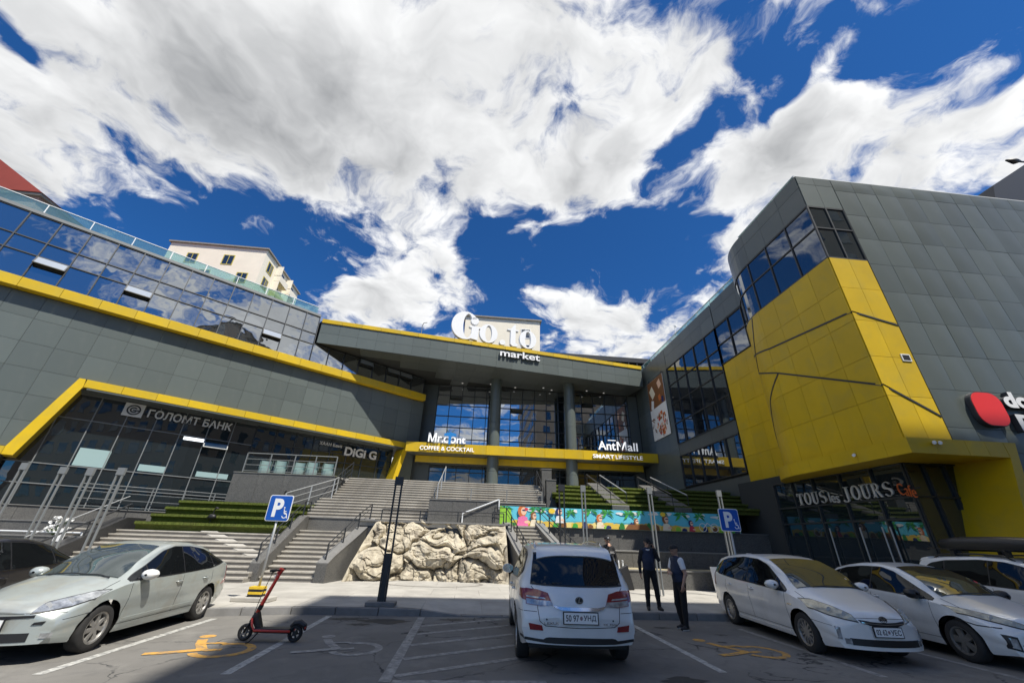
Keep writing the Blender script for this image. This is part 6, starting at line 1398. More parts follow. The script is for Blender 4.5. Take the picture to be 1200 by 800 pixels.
def estate(label, M, sp, paint, rimdark=False, lens='lens_yellow', plate=('02 62', 'УЕС')):
    c = Car('parked_car', label, M, sp, paint)
    side_glass(c, [(-1.95,1.15),(-1.6,1.075),(-.8,1.015),(0,.985),(.7,.95),(1.1,.932)], [(-1.95,1.19),(-1.75,1.36),(-1.4,1.435),(-.6,1.485),(0,1.46),(.35,1.37),(.75,1.15),(1.1,.945)], [-1.42, -.32, .72], MT['carglass'])
    c.patch('windscreen', [(1.22,.66),(1.31,.4),(1.35,0),(1.31,-.4),(1.22,-.66)], [(.28,.54),(.25,.3),(.24,0),(.25,-.3),(.28,-.54)], 'T', MT['windscreen'], n=26, k=14)
    c.patch('rear_window', [(-.58,1.08),(0,1.06),(.58,1.08)], [(-.56,1.36),(0,1.39),(.56,1.36)], 'B', MT['carglass'], n=20, k=8)
    front_bits(c, MT[lens], [(.40,.61),(.56,.635),(.70,.67),(.83,.74)], [(.43,.69),(.56,.785),(.70,.85),(.83,.845)], [([(-.37,.60),(-.2,.555),(0,.535),(.2,.555),(.37,.60)], [(-.39,.64),(-.2,.62),(0,.61),(.2,.62),(.39,.64)])], [([(-.56,.275),(0,.27),(.56,.275)], [(-.58,.37),(0,.37),(.58,.37)])], .655)
    c.patch('grille_bar', [(-.36,.602),(-.2,.59),(0,.578),(.2,.59),(.36,.602)], [(-.36,.612),(-.2,.600),(0,.590),(.2,.600),(.36,.612)], 'F', MT['chrome'], n=20, k=2, off=.014)
    c.patch('fog_lamp', [(.56,.285),(.64,.285)], [(.56,.36),(.64,.36)], 'F', MT['lens'], n=8, k=6, off=.012, mirror=True); c.patch('day_lamp', [(.665,.34),(.715,.345)], [(.66,.51),(.715,.52)], 'F', MT['lens'], n=10, k=10, off=.008, mirror=True)
    doors(c, 1.05, -.28, -1.3, .31, .95); c.seam([(1.25,.74),(1.6,.76),(2.05,.64)], 'T', True, w=.008); c.seam([(-.62,.655),(-.3,.665),(0,.67),(.3,.665),(.62,.655)], 'F'); c.seam([(1.70,.56),(2.05,.52)], 'L', True)
    c.handles([-.12, -1.1], .87, MT[paint]); c.mirror(.85, 1.03, MT[paint]); c.plate(True, .42, plate); c.wipers(1.36, 0, .75)
    c.patch('tail_lamp', [(-.84,.80),(-.70,.80)], [(-.80,1.12),(-.66,1.14)], 'B', MT['redlens'], n=12, k=10, mirror=True); c.patch('side_skirt', [(-1.0,.21),(.98,.21)], [(-1.0,.27),(.98,.27)], 'L', MT[paint], n=20, k=3, off=.012, mirror=True)
    c.box('roof_antenna', -1.62, -1.42, -.03, .03, 1.5, 1.56, MT[paint], .012); c.patch('hybrid_badge', [(1.12,.72),(1.26,.72)], [(1.12,.74),(1.26,.74)], 'L', MT['chrome'], n=8, k=2, off=.006, mirror=True)
    return c
cB = estate('white estate car facing out with hazy lamps beside the standing people', at(7.42, 9.78, radians(-95.5)), SP_B, 'p_white')
# --- third hybrid hatchback, pale pearl with dark mirror
SP_C = dict(SP_A); SP_C.update(L=4.46, W=1.745, rim=('wide', 5, True), rw=.315, ra=.375, xo=.0)
SP_C['T'] = [(2.23,.62),(2.2,.70),(2.1,.77),(1.9,.83),(1.5,.93),(1.2,1.01),(1.07,1.05),(.6,1.27),(.25,1.41),(0,1.455),(-.3,1.49),(-.7,1.475),(-1.1,1.42),(-1.5,1.335),(-1.85,1.23),(-1.98,1.17),(-2.04,1.08),(-2.14,.92),(-2.2,.78),(-2.23,.62)]
cC = Car('parked_car', 'pale pearl hatchback with a dark door mirror between the estate and the roof-box car', at(9.9, 9.15, radians(-94)), SP_C, 'p_white2')
side_glass(cC, [(-1.72,1.09),(-1.2,1.01),(-.4,.975),(.4,.94),(.9,.91),(1.05,.90)], [(-1.72,1.12),(-1.45,1.25),(-1.1,1.335),(-.6,1.385),(-.1,1.39),(.2,1.32),(.6,1.13),(1.05,.91)], [-1.28, -.32, .66], MT['carglass'])
cC.patch('windscreen', [(1.1,.64),(1.18,.4),(1.22,0),(1.18,-.4),(1.1,-.64)], [(.2,.51),(.17,.3),(.16,0),(.17,-.3),(.2,-.51)], 'T', MT['windscreen'], n=26, k=14)
cC.patch('rear_window', [(-1.9,.5),(-1.95,0),(-1.9,-.5)], [(-1.15,.48),(-1.1,0),(-1.15,-.48)], 'T', MT['carglass'], n=20, k=10)
front_bits(cC, MT['lens_yellow'], [(.40,.60),(.56,.64),(.70,.69),(.82,.75)], [(.42,.66),(.56,.74),(.70,.80),(.82,.83)], [([(-.34,.585),(0,.55),(.34,.585)], [(-.36,.62),(0,.60),(.36,.62)])], [([(-.56,.27),(0,.265),(.56,.27)], [(-.58,.40),(0,.40),(.58,.40)])], .65)
cC.patch('day_lamp', [(.60,.30),(.71,.33)], [(.60,.50),(.72,.52)], 'F', MT['trim'], n=12, k=10, off=.006, mirror=True); cC.patch('fog_lamp', [(.62,.33),(.69,.35)], [(.62,.47),(.69,.48)], 'F', MT['lens'], n=8, k=8, off=.010, mirror=True)
doors(cC, .98, -.32, -1.28, .30, .90); cC.seam([(1.12,.70),(1.5,.73),(1.95,.62)], 'T', True, w=.008); cC.seam([(1.40,.66),(1.70,.60),(1.98,.60)], 'L', True, w=.016); cC.handles([-.2, -1.05], .83, MT['p_white2']); cC.mirror(.80, .98, MT['trim'], sz=1.1); cC.plate(True, .44, ('31 18', 'УБТ')); cC.wipers(1.22, 0, .75)
# --- white SUV seen from behind, nose to the kerb
SP_D = dict(L=4.77, W=1.885, WB=2.74, rw=.36, ra=.415, xo=.0, kf=.30, kr=.24, rim=('mid', 5, False),
    T=[(2.385,.72),(2.36,.84),(2.25,.93),(1.9,1.02),(1.4,1.10),(1.2,1.14),(.75,1.42),(.4,1.58),(.05,1.655),(-.5,1.685),(-1.2,1.66),(-1.75,1.60),(-1.93,1.565),(-1.98,1.51),(-2.10,1.31),(-2.21,1.12),(-2.27,1.06),(-2.31,.98),(-2.34,.86),(-2.375,.74),(-2.385,.64)],
    B=[(2.385,.6),(2.2,.78),(1.6,.93),(1.1,1.0),(.5,1.03),(-.5,1.06),(-1.4,1.10),(-2.0,1.11),(-2.2,1.02),(-2.3,.86),(-2.385,.56)],
    Wd=[(2.385,.76),(2.2,.84),(1.8,.92),(1.3,.94),(-1.3,.9425),(-1.8,.935),(-2.15,.90),(-2.385,.86)],
    R=[(2.385,.7),(1.2,.74),(.6,.73),(.1,.725),(-1,.72),(-1.7,.71),(-2.0,.70),(-2.2,.76),(-2.385,.8)], Z=[(2.385,.3),(2.0,.26),(1.0,.25),(-1.2,.26),(-2,.29),(-2.385,.36)])
def suv(label, M, sp, paint, plate=None, rear=True):
    c = Car('parked_car', label, M, sp, paint)
    side_glass(c, [(-1.86,1.24),(-1.5,1.14),(-.6,1.10),(.2,1.07),(.8,1.05),(1.15,1.04)], [(-1.86,1.27),(-1.6,1.47),(-1.2,1.545),(-.4,1.585),(.1,1.56),(.45,1.48),(.8,1.27),(1.15,1.06)], [-1.22, -.22, .72], MT['carglass'])
    c.patch('windscreen', [(1.18,.74),(1.24,.4),(1.26,0),(1.24,-.4),(1.18,-.74)], [(.36,.58),(.33,.3),(.32,0),(.33,-.3),(.36,-.58)], 'T', MT['windscreen'], n=24, k=12)
    c.patch('window_seal', [(-.73,1.085),(-.5,1.075),(0,1.07),(.5,1.075),(.73,1.085)], [(-.665,1.52),(-.4,1.545),(0,1.55),(.4,1.545),(.665,1.52)], 'B', MT['trim'], n=30, k=14, off=.004)
    c.patch('rear_window', [(-.715,1.10),(-.5,1.09),(0,1.085),(.5,1.09),(.715,1.10)], [(-.655,1.49),(-.4,1.515),(0,1.52),(.4,1.515),(.655,1.49)], 'B', MT['carglass'], n=30, k=14, off=.009)
    # lamps wrap from the tailgate to the flank
    for lo, hi, m, o in (([(.40,.83),(.6,.815),(.80,.83)], [(.47,.985),(.62,1.02),(.80,1.03)], 'redlens', .008), ([(.40,.83),(.6,.82),(.79,.835)], [(.43,.885),(.6,.89),(.79,.90)], 'lens', .013), ([(.50,.905),(.65,.91),(.79,.92)], [(.53,.925),(.65,.93),(.79,.94)], 'lens', .013)):
        c.patch('tail_lamp', lo, hi, 'B', MT[m], n=22, k=6, off=o, mirror=True)
    c.patch('tail_lamp', [(-2.20,.86),(-2.02,.93)], [(-2.18,1.02),(-1.98,1.03)], 'L', MT['redlens'], n=10, k=6, off=.008, mirror=True)
    # tailgate outline, chrome strip, plate recess
    c.seam([(.72,1.06),(.64,.98),(.63,.80),(.60,.63),(.52,.58),(0,.565),(-.52,.58),(-.60,.63),(-.63,.80),(-.64,.98),(-.72,1.06)], 'B', w=.009)
    c.seam([(.90,.745),(.64,.745)], 'B', True, w=.007)
    c.patch('chrome_strip', [(-.36,.80),(-.28,.775),(0,.77),(.28,.775),(.36,.80)], [(-.40,.835),(-.28,.815),(0,.815),(.28,.815),(.40,.835)], 'B', MT['chrome'], n=26, k=4, off=.022)
    c.patch('bumper_lip', [(-.86,.40),(-.5,.375),(0,.372),(.5,.375),(.86,.40)], [(-.86,.43),(-.55,.415),(-.5,.445),(0,.45),(.5,.445),(.55,.415),(.86,.43)], 'B', MT['trim'], n=40, k=4, off=.012)
    c.patch('reflector', [(.55,.52),(.74,.52)], [(.57,.585),(.76,.60)], 'B', MT['redlens'], n=12, k=5, off=.012, mirror=True)
    r = c.hit((-6, 0, .905), (1, 0, 0)); F = c.M @ T(r[0].x-.012, 0, .905) @ RZ(-pi/2); e = part_empty('badge', c.t, F); MB().plate(ell(0, 0, .062, .048, 22)[:-1], .0, .01).build('badge_plate', MT['trim'], e, F)
    mb = MB(); ring_letter(mb, 0, 0, .06, .046, .05, .037, dy=.006); mb.plate([(-.02, -.028), (.03, -.028), (.03, -.018), (.0, -.018), (.012, .035), (.0, .035)], 0, .006); mb.build('badge_mark', MT['chrome'], e, F @ T(0, -.006, 0))
    if plate: c.plate(False, .625, plate, w=.50, h=.135); c.patch('plate_recess', [(-.30,.60),(.30,.60)], [(-.32,.775),(.32,.775)], 'B', MT[paint], n=12, k=5, off=.003)
    for w_, x0, x1 in (('LEXUS', .32, .54), ('RX 450h', -.56, -.33)):
        xs = -x1 if False else None
        r = c.hit((-6, (x0+x1)/2, .61), (1, 0, 0)); F = c.M @ T(r[0].x-.012, (x0+x1)/2, .60) @ RZ(-pi/2); text(w_, F, -.11, .11, 0, .03, MT['chrome'], c.t, .006, .005, 0)
    c.patch('roof_spoiler', [(-1.99,.62),(-2.0,0),(-1.99,-.62)], [(-1.72,.60),(-1.72,0),(-1.72,-.60)], 'T', MT[paint], n=20, k=6, off=.02)
    for sg in (1, -1):
        pts = []
        for x in np.linspace(-1.55, .25, 12):
            r = c.hit((x, sg*.60, 5), (0, 0, -1)); pts.append(r[0]+Vector((0, 0, .055 if -1.5 < x < .2 else .0)))
        MB().path(pts, .018).build('roof_rail', MT['chrome'] if rear else MT['trim'], c.t, c.M, smooth=True)
    for y in (.2, .5): 
        for sg in (1, -1): r = c.hit((-6, sg*y, .66-.02*(y < .3)), (1, 0, 0)); MB().plate(ell(0, 0, .012, .012, 10)[:-1], 0, .003).build('parking_sensor', MT['gap'], c.t, c.M @ T(r[0].x-.004, sg*y, .66-.02*(y < .3)) @ RZ(-pi/2))
    c.box('rear_wiper', -2.23, -2.19, -.02, .4, 1.105, 1.125, MT['trim'], .004)
    doors(c, 1.0, -.18, -1.15, .38, 1.04); c.handles([-.05, -.98], .93, MT[paint]); c.mirror(.80, 1.14, MT[paint], sz=1.05)
    c.patch('sill_trim', [(-.9,.255),(.9,.25)], [(-.9,.33),(.9,.325)], 'L', MT['trim'], n=16, k=3, off=.008, mirror=True)
    c.patch('headlamp', [(.42,.80),(.6,.83),(.82,.90)], [(.44,.88),(.6,.93),(.80,.98)], 'F', MT['lens'], n=18, k=6, off=.008, mirror=True); c.patch('grille', [(-.36,.45),(0,.44),(.36,.45)], [(-.42,.80),(0,.80),(.42,.80)], 'F', MT['trim'], n=16, k=8, off=.006)
    return c
cD = suv('white sport utility car seen from behind on the hatched bay', at(1.9, 9.32, radians(86.7)), SP_D, 'p_white2', ('50 97', 'УНД'))
SP_E = dict(SP_D); SP_E.update(rim=('slim', 10, True))
cE = suv('white sport utility car with a black roof box beyond the pearl hatchback', at(12.75, 9.0, radians(-94)), SP_E, 'p_white', ('77 02', 'УБА'), False)
bxm = cE
def roof_box():
    t = thing('roof_box', 'long black roof box on bars above the farthest white car', 'roof box', cE.M @ T(-.4, 0, 1.75)); M_ = cE.M
    P = []
    for x, w, z0, z1 in ((1.0, .02, 1.86, 1.90), (.9, .28, 1.84, 1.97), (.5, .40, 1.82, 2.06), (-.2, .44, 1.82, 2.10), (-1.1, .44, 1.82, 2.10), (-1.5, .38, 1.83, 2.05), (-1.58, .30, 1.85, 1.98)):
        P.append([(x, w*sx, z0+(z1-z0)*zz) for sx, zz in ((-1, .0), (-1.04, .35), (-.98, .7), (-.8, .93), (-.4, 1.), (.4, 1.), (.8, .93), (.98, .7), (1.04, .35), (1, 0))])
    mb = MB(); mb.grid(P, len(P), 10); mb.add(P[0], [tuple(range(10))]); mb.add(P[-1], [tuple(range(9, -1, -1))]); mb.grid([[p[0] for p in P], [p[-1] for p in P]], 2, len(P)); mb.build('box_shell', MT['trim'], t, M_, angle=45)
    for x in (.2, -1.0):
        MB().box(x-.035, x+.035, -.72, .72, 1.775, 1.81).build('cross_bar', MT['black'], t, M_)
        for sg in (1, -1): MB().box(x-.05, x+.05, sg*.62-.03, sg*.62+.03, 1.66, 1.78).build('bar_foot', MT['black'], t, M_)
    MB().box(-1.75, 1.15, -.50, .50, 1.811, 1.835).build('carrier_tray', MT['black'], t, M_)
roof_box()
# --- black car at the frame edge
SP_F = dict(SP_A); SP_F.update(rim=('wide', 5, True))
cF = Car('parked_car', 'black hatchback beside the dusty silver car at the frame edge', at(-9.35, 9.1, radians(-86)), SP_F, 'p_black')
side_glass(cF, [(-1.72,1.07),(-1.2,.985),(-.4,.95),(.4,.925),(.9,.908),(1.02,.905)], [(-1.72,1.10),(-1.45,1.23),(-1.1,1.325),(-.6,1.385),(-.1,1.39),(.2,1.32),(.6,1.12),(1.02,.915)], [-1.28, -.32, .62], MT['carglass'])
cF.patch('windscreen', [(1.1,.63),(1.18,.4),(1.22,0),(1.18,-.4),(1.1,-.63)], [(.2,.50),(.17,.3),(.16,0),(.17,-.3),(.2,-.50)], 'T', MT['windscreen'], n=26, k=14)
front_bits(cF, MT['lens'], [(.44,.60),(.58,.615),(.70,.65),(.80,.72)], [(.46,.70),(.58,.75),(.70,.80),(.80,.80)], [([(-.5,.545),(0,.525),(.5,.545)], [(-.5,.575),(0,.56),(.5,.575)])], [([(-.52,.27),(0,.265),(.52,.27)], [(-.52,.37),(0,.37),(.52,.37)])], .63)
doors(cF, .98, -.32, -1.28, .30, .90); cF.handles([-.2, -1.05], .80, MT['p_black']); cF.mirror(.78, .98, MT['p_black']); cF.plate(True, .40, ('66 21', 'УНР'))

# ================================================================== PEOPLE (one continuous surface each, from a smooth-blended field)
class Field:
    def __init__(s, lo, hi, h):
        s.h = h; s.lo = np.array(lo, float); s.n = np.ceil((np.array(hi)-s.lo)/h).astype(int)+1
        s.D = np.full(s.n, 1., np.float32); s.L = np.zeros(s.n, np.int16); s.B = np.full(s.n, 9., np.float32)
    def prim(s, a, b, r1, r2, lab, k=.02, sc=(1, 1, 1)):
        a, b, sc = np.array(a, float), np.array(b, float), np.array(sc, float)
        mg = max(r1, r2)/1.+.10; lo = np.minimum(a, b)-mg; hi = np.maximum(a, b)+mg
        i0 = np.clip(((lo-s.lo)/s.h).astype(int), 0, s.n-1); i1 = np.clip(((hi-s.lo)/s.h).astype(int)+2, 1, s.n)
        sl = tuple(slice(p, q) for p, q in zip(i0, i1))
        g = [s.lo[q]+s.h*np.arange(i0[q], i1[q], dtype=np.float32) for q in range(3)]
        X, Y, Z = np.meshgrid(*g, indexing='ij'); P = np.stack([(X-a[0])/sc[0], (Y-a[1])/sc[1], (Z-a[2])/sc[2]], -1); ba = (b-a)/sc; L2 = ba@ba
        t = np.clip((P@ba)/L2, 0, 1) if L2 > 1e-9 else np.zeros(P.shape[:3])
        d = (np.linalg.norm(P-t[..., None]*ba, axis=-1)-(r1+(r2-r1)*t))*sc.min(); d = d.astype(np.float32)
        o = s.D[sl]; m = np.clip(.5+.5*(o-d)/k, 0, 1); s.D[sl] = o*(1-m)+d*m-k*m*(1-m)
        better = d < s.B[sl]; s.L[sl] = np.where(better, lab, s.L[sl]); s.B[sl] = np.where(better, d, s.B[sl])
    def mesh(s, name, mats):
        D = s.D; nx, ny, nz = D.shape; ins = D < 0
        c = np.zeros((nx-1, ny-1, nz-1), np.int8)
        for a in (0, 1):
            for b in (0, 1):
                for e in (0, 1): c += ins[a:nx-1+a, b:ny-1+b, e:nz-1+e]
        act = (c > 0) & (c < 8); idx = np.full(act.shape, -1, np.int64); I = np.argwhere(act); idx[act] = np.arange(len(I))
        S = np.zeros((len(I), 3)); W = np.zeros(len(I))
        cor = [(a, b, e) for a in (0, 1) for b in (0, 1) for e in (0, 1)]
        for q, u in enumerate(cor):
            for v in cor[q+1:]:
                if sum(abs(x-y) for x, y in zip(u, v)) != 1: continue
                du = D[I[:, 0]+u[0], I[:, 1]+u[1], I[:, 2]+u[2]]; dv = D[I[:, 0]+v[0], I[:, 1]+v[1], I[:, 2]+v[2]]; m = (du < 0) != (dv < 0)
                t = np.where(m, du/(du-dv+1e-12), 0); S += np.where(m[:, None], np.array(u)+(np.array(v)-np.array(u))*t[:, None], 0); W += m
        V = (I+S/W[:, None])*s.h+s.lo; F = []
        for ax in range(3):
            sl0 = [slice(None)]*3; sl1 = [slice(None)]*3; sl0[ax] = slice(0, -1); sl1[ax] = slice(1, None)
            A, B = ins[tuple(sl0)], ins[tuple(sl1)]; E = np.argwhere(A != B); o1, o2 = [(1, 2), (2, 0), (0, 1)][ax]
            ok = (E[:, o1] > 0) & (E[:, o2] > 0) & (E[:, o1] < D.shape[o1]-1) & (E[:, o2] < D.shape[o2]-1); E = E[ok]
            q = []
            for d1, d2 in ((1, 1), (0, 1), (0, 0), (1, 0)):
                e = E.copy(); e[:, o1] -= d1; e[:, o2] -= d2; q.append(idx[e[:, 0], e[:, 1], e[:, 2]])
            Q = np.stack(q, 1); fl = A[E[:, 0], E[:, 1], E[:, 2]]; Q[~fl] = Q[~fl][:, ::-1]; F.append(Q)
        F = np.concatenate(F); F = F[(F >= 0).all(1)]
        me = bpy.data.meshes.new(name); me.from_pydata(V.tolist(), [], F.tolist())
        for m in mats: me.materials.append(m)
        fc = V[F].mean(1); ii = np.clip(np.round((fc-s.lo)/s.h).astype(int), 0, s.n-1)
        me.polygons.foreach_set('material_index', s.L[ii[:, 0], ii[:, 1], ii[:, 2]].astype(np.int32)); me.polygons.foreach_set('use_smooth', np.ones(len(F), bool)); me.update(); return me
MT['skin'] = mat('skin', (.42, .24, .16), .55, var=.12, vscale=14); MT['hair'] = mat('black_hair', (.012, .010, .009), .6)
MT['cloth_black'] = mat('black_cloth', (.014, .014, .016), .85, var=.3, vscale=9, bump=.004, bscale=22); MT['cloth_navy'] = mat('navy_cloth', (.018, .028, .06), .8, var=.3, vscale=9, bump=.006, bscale=18); MT['cloth_white'] = mat('white_cloth', (.72, .72, .72), .85, bump=.004, bscale=20); MT['trouser'] = mat('dark_trouser', (.012, .012, .014), .9, var=.35, vscale=8, bump=.006, bscale=16); MT['shoe'] = mat('black_shoe', (.02, .02, .02), .6); MT['sole'] = mat('white_sole', (.65, .65, .63), .7); MT['eye'] = mat('eye_white', (.6, .58, .55), .3)
SKIN, TOP, SLV, PANT, SHOE, SOLE = range(6)
def person(label, M, top, sleeve, pose, extras, short=False, glasses=False):
    t = thing('person', label, 'person', M); f = Field((-.5, -.45, -.01), (.5, .42, 1.80), .0095); p = f.prim
    V3 = lambda *a: np.array(a, float)
    hz = pose.get('hip', (0, 0, .93)); hip = V3(*hz); lean = V3(*pose.get('lean', (0, 0, 0)))
    ch = hip+V3(0, 0, .36)+lean
    p(hip+V3(0, 0, .0), hip+V3(0, 0, .06), .15, .15, PANT, .03, (1, .72, 1))
    p(hip+V3(0, 0, .05), ch-V3(0, 0, .05), .158, .168, TOP, .03, (1, .70, 1)); p(ch-V3(0, 0, .06), ch+V3(0, .005, .04), .175, .15, TOP, .04, (1, .68, 1)); p(hip+V3(0, -.03, .1), hip+V3(0, -.045, .2), .12, .12, TOP, .05)
    sh = ch+V3(0, .005, .115)
    p(sh+V3(-.135, 0, 0), sh+V3(.135, 0, 0), .062, .062, TOP, .05); p(sh+V3(0, .0, -.01), sh+V3(0, -.005, .055), .075, .06, TOP, .03)
    head = sh+V3(*pose.get('head', (0, -.02, .215))); hd = V3(*pose.get('look', (0, -1, 0))); hd /= np.linalg.norm(hd); rt = np.cross(hd, V3(0, 0, 1)); rt /= np.linalg.norm(rt); hup = np.cross(rt, hd)
    H = lambda a, b, c: head+rt*a+hd*b+hup*c
    p(sh+V3(0, 0, .02), H(0, -.02, -.06), .054, .052, SKIN, .02)
    p(H(0, -.012, .02), H(0, .0, .03), .088, .085, SKIN, .03); p(H(0, .02, -.045), H(0, .045, -.07), .062, .042, SKIN, .03); p(H(0, .075, .015), H(0, .101, -.018), .010, .014, SKIN, .012)
    p(H(-.03, .078, .03), H(.03, .078, .03), .014, .014, SKIN, .015); p(H(-.02, .085, -.048), H(.02, .085, -.048), .008, .008, SKIN, .008)
    for sg in (-1, 1): p(H(sg*.083, -.012, -.012), H(sg*.09, -.018, .02), .012, .015, SKIN, .008)
    def hand(w, d, nrm, thumb, curl):
        d = V3(*d); d /= np.linalg.norm(d); nrm = V3(*nrm); nrm -= d*(nrm@d); nrm /= np.linalg.norm(nrm); sd = np.cross(d, nrm)*thumb
        p(w, w+d*.03, .026, .03, SKIN, .012)
        for q in (-.022, 0, .022): p(w+d*.02+sd*q, w+d*.082+sd*q*1.15, .0155, .0145, SKIN, .012)
        for q, L in ((.031, .066), (.011, .076), (-.010, .07), (-.030, .055)):
            a = w+d*.085+sd*q; c = np.cos(curl); s_ = np.sin(curl); b = a+(d*c+nrm*s_)*L*.5; e = b+(d*np.cos(2.1*curl)+nrm*np.sin(2.1*curl))*L*.5
            p(a, b, .0118, .0108, SKIN, .004); p(b, e, .0108, .009, SKIN, .004)
        a = w+d*.03+sd*.03; b = a+(d*.6+sd*.75)*.036; e = b+(d*.85+sd*.25+nrm*.35*np.sin(curl))*.032; p(a, b, .0145, .0125, SKIN, .006); p(b, e, .0125, .010, SKIN, .004)
    for sg, key in ((-1, 'armL'), (1, 'armR')):
        el, wr, hdv, nr, th, cu = pose[key]; S = sh+V3(sg*.165, 0, -.015); el, wr = V3(*el), V3(*wr)
        lab2 = SKIN if short else SLV
        p(S, S+(el-S)*.55, .066, .056, SLV, .035); p(S+(el-S)*.5, el, .054 if not short else .046, .048 if not short else .041, lab2, .02); p(el, el+(wr-el)*.6, .047 if not short else .041, .042 if not short else .034, lab2, .02); p(el+(wr-el)*.55, wr, .042 if not short else .034, .035 if not short else .026, lab2, .015)
        hand(wr+(wr-el)/np.linalg.norm(wr-el)*.012, hdv, nr, th, cu)
    for sg, key in ((-1, 'legL'), (1, 'legR')):
        kn, an, toe = (V3(*q) for q in pose[key]); S = hip+V3(sg*.085, 0, -.03)
        p(S, kn, .098, .07, PANT, .03, (1, .98, 1)); p(kn, kn+(an-kn)*.45, .068, .064, PANT, .02); p(kn+(an-kn)*.4, an+V3(0, 0, .0), .064, .052, PANT, .02)
        d = toe-an; d[2] = 0; d /= np.linalg.norm(d); fz = an[2]
        p(an+V3(0, 0, -.035)-d*.03, an+V3(0, 0, -.045)+d*.06, .045, .042, SHOE, .02); p(an+V3(0, 0, -.05)+d*.05, an+V3(0, 0, -.058)+d*.15, .04, .030, SHOE, .02)
        p(an+V3(0, 0, -.075)-d*.045, an+V3(0, 0, -.075)+d*.16, .017, .016, SOLE, .006); p(an+V3(0, 0, -.075)-d*.03+np.cross(d, V3(0, 0, 1))*.02, an+V3(0, 0, -.075)+d*.14+np.cross(d, V3(0, 0, 1))*.022, .017, .016, SOLE, .006); p(an+V3(0, 0, -.075)-d*.03-np.cross(d, V3(0, 0, 1))*.02, an+V3(0, 0, -.075)+d*.14-np.cross(d, V3(0, 0, 1))*.018, .017, .016, SOLE, .006)
    me = f.mesh('body', [MT['skin'], MT[top], MT[sleeve], MT['trouser'], MT['shoe'], MT['sole'] if extras.get('sole') else MT['shoe']]); inst('body', me, t, M)
    HM = Matrix(((rt[0], hd[0], hup[0], head[0]), (rt[1], hd[1], hup[1], head[1]), (rt[2], hd[2], hup[2], head[2]), (0, 0, 0, 1)))
    K = M @ HM
    # cap with peak, hair band, glasses or eyes, mouth
    P = []; 
    for q in range(7):
        a = q/6*pi/2; P.append([(.104*cos(a)*cos(w)*.95, -.008+.108*cos(a)*sin(w), .028+.094*sin(a)) for w in [2*pi*i/24 for i in range(25)]])
    cp = part_empty('cap', t, K); MB().grid(P, 7, 25).build('cap_crown', MT['cloth_black'], cp, K, smooth=True)
    pk = [[(.075*sin(w)*s_, .085+.06*s_*cos(w)-.03*(1-s_), .036-.022*s_*cos(w)**2*1.0) for w in [-pi/2+pi*i/12 for i in range(13)]] for s_ in (.75, 1., 1.18)]
    mb = MB(); mb.grid(pk, 3, 13); mb.grid([[(a, b, c-.008) for a, b, c in r] for r in pk], 3, 13, True); mb.build('cap_peak', MT['cloth_black'], cp, K, smooth=True)
    if extras.get('cap_mark'): MB().box(-.02, .02, .098, .102, .06, .085).build('cap_mark', MT['white'], cp, K)
    hb = [[(.094*cos(w)*k_, -.014+.098*sin(w)*k_, z) for w in [radians(200+140*i/16) for i in range(17)]] for z, k_ in ((.034, 1.), (-.01, .97), (-.05, .85))]
    MB().grid(hb, 3, 17).build('hair', MT['hair'], t, K, smooth=True)
    if glasses:
        g = part_empty('sunglasses', t, K)
        for sg in (-1, 1): MB().plate([(sg*.036+.026*cos(2*pi*i/12), .006+.020*sin(2*pi*i/12)) for i in range(12)], .092, .098).build('lens', MT['black'], g, K); MB().tube((sg*.06, .092, .012), (sg*.09, -.01, .01), .004, 5).build('temple', MT['black'], g, K)
        MB().tube((-.012, .098, .01), (.012, .098, .01), .004, 5).build('bridge', MT['black'], g, K)
    else:
        for sg in (-1, 1): e = MB().lathe([(0, -.011), (.009, -.006), (.011, 0), (.009, .006), (0, .011)], n=10).build('eye', MT['eye'], t, K @ T(sg*.032, .077, .012) , smooth=True); MB().lathe([(0, -.003), (.005, -.003), (.005, .0), (0, .001)], n=8).build('pupil', MT['black'], e, K @ T(sg*.032, .0885, .012) @ Matrix.Rotation(-pi/2, 4, 'X'))
        for sg in (-1, 1): MB().path([(sg*.016, .094, .034), (sg*.034, .092, .038), (sg*.05, .08, .033)], .004, 5).build('eyebrow', MT['hair'], t, K)
    MB().path([(-.022, .092, -.049), (0, .097, -.048), (.022, .092, -.049)], .004, 5).build('mouth', mat('lip', (.3, .12, .1), .6) if 'lip' not in MT else MT['lip'], t, K)
    return t, K, sh, ch, hip
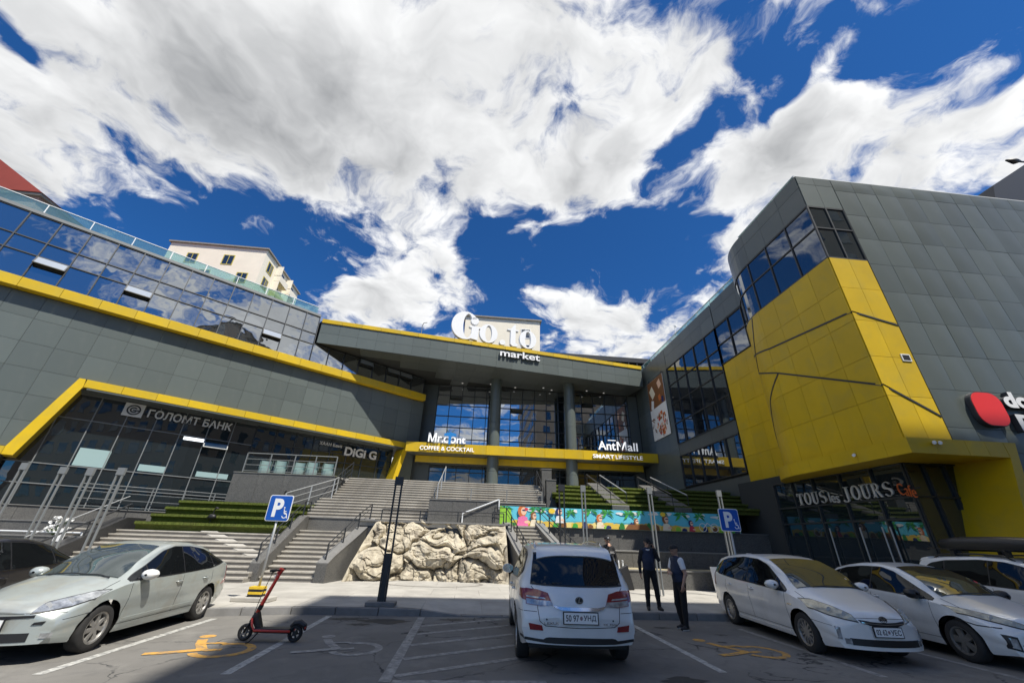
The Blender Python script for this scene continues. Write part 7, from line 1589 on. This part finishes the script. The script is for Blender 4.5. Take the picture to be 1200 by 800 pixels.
# man on the phone, on the pavement
M2 = T(5.05, 12.05, .15) @ RZ(radians(-8)) @ Matrix.Scale(.985, 4)
stand = dict(legL=((-.11, -.01, .50), (-.13, .0, .09), (-.17, -.2, 0)), legR=((.13, -.02, .50), (.17, .03, .09), (.24, -.2, 0)))
p2, K2, sh2, ch2, hp2 = person('person in navy vest and black cap holding a phone to his ear', M2, 'cloth_navy', 'cloth_black',
    dict(stand, hip=(0, 0, .93), head=(.02, -.03, .215), look=(.25, -.95, -.12), armL=((-.25, .02, 1.12), (-.26, -.03, .87), (-.02, -.12, -1), (1, 0, 0), -1, .35), armR=((.27, -.06, 1.20), (.17, -.10, 1.47), (-.18, .1, 1), (-1, .2, 0), 1, .9)), {}, glasses=True)
MB().box(-.012, .012, -.036, .036, -.075, .075).build('phone_body', MT['black'], (lambda q: q)(thing('mobile_phone', 'dark phone held to the ear by the person in the navy vest', 'phone', M2 @ T(.125, -.05, 1.57))), M2 @ T(.125, -.05, 1.57) @ RZ(radians(10)))
MB().path([(-.05, -.075, 1.445), (0, -.095, 1.43), (.05, -.075, 1.445)], .016, 6).build('shirt_collar', MT['cloth_white'], p2, M2)
# man in profile, on the asphalt
M3 = T(5.08, 10.45, 0) @ RZ(radians(-78)) @ Matrix.Scale(.985, 4)
p3, K3, *_ = person('person in white short sleeves and dark vest standing in profile on the asphalt', M3, 'cloth_navy', 'cloth_white',
    dict(hip=(0, 0, .93), lean=(0, .0, 0), head=(0, -.03, .215), look=(0, -1, -.12), legL=((-.11, -.04, .50), (-.12, .05, .09), (-.14, -.2, 0)), legR=((.10, -.02, .50), (.12, -.06, .09), (.16, -.3, 0)),
         armL=((-.26, -.05, 1.13), (-.05, -.22, 1.13), (.9, -.35, .1), (0, .6, -.6), -1, .5), armR=((.25, .02, 1.12), (.26, -.10, .90), (.05, -.25, -.95), (-1, 0, 0), 1, .45)), dict(sole=True, cap_mark=False), short=True)
# man in black jacket with a hand at his mouth, behind the white car
M1 = T(4.42, 13.6, .15) @ RZ(radians(4)) @ Matrix.Scale(1., 4)
p1, K1, sh1, *_ = person('person in black printed jacket and sunglasses with a hand at his mouth', M1, 'cloth_black', 'cloth_black',
    dict(stand, hip=(0, 0, .95), head=(0, -.03, .215), look=(-.1, -.98, -.1), armL=((-.26, -.10, 1.18), (-.06, -.22, 1.44), (.35, .25, .9), (.2, .95, 0), -1, .8), armR=((.26, .02, 1.14), (.24, -.10, .90), (-.1, -.2, -1), (-1, 0, 0), 1, .45)), dict(cap_mark=True), glasses=True)
text('SEC', frame((0, 0, 0), (1, 0, 0)) if False else M1 @ T(0, -.128, 1.27), .02, .16, 0, .05, MT['sign_grey'], p1, .006, .01, 0, name='jacket_print')
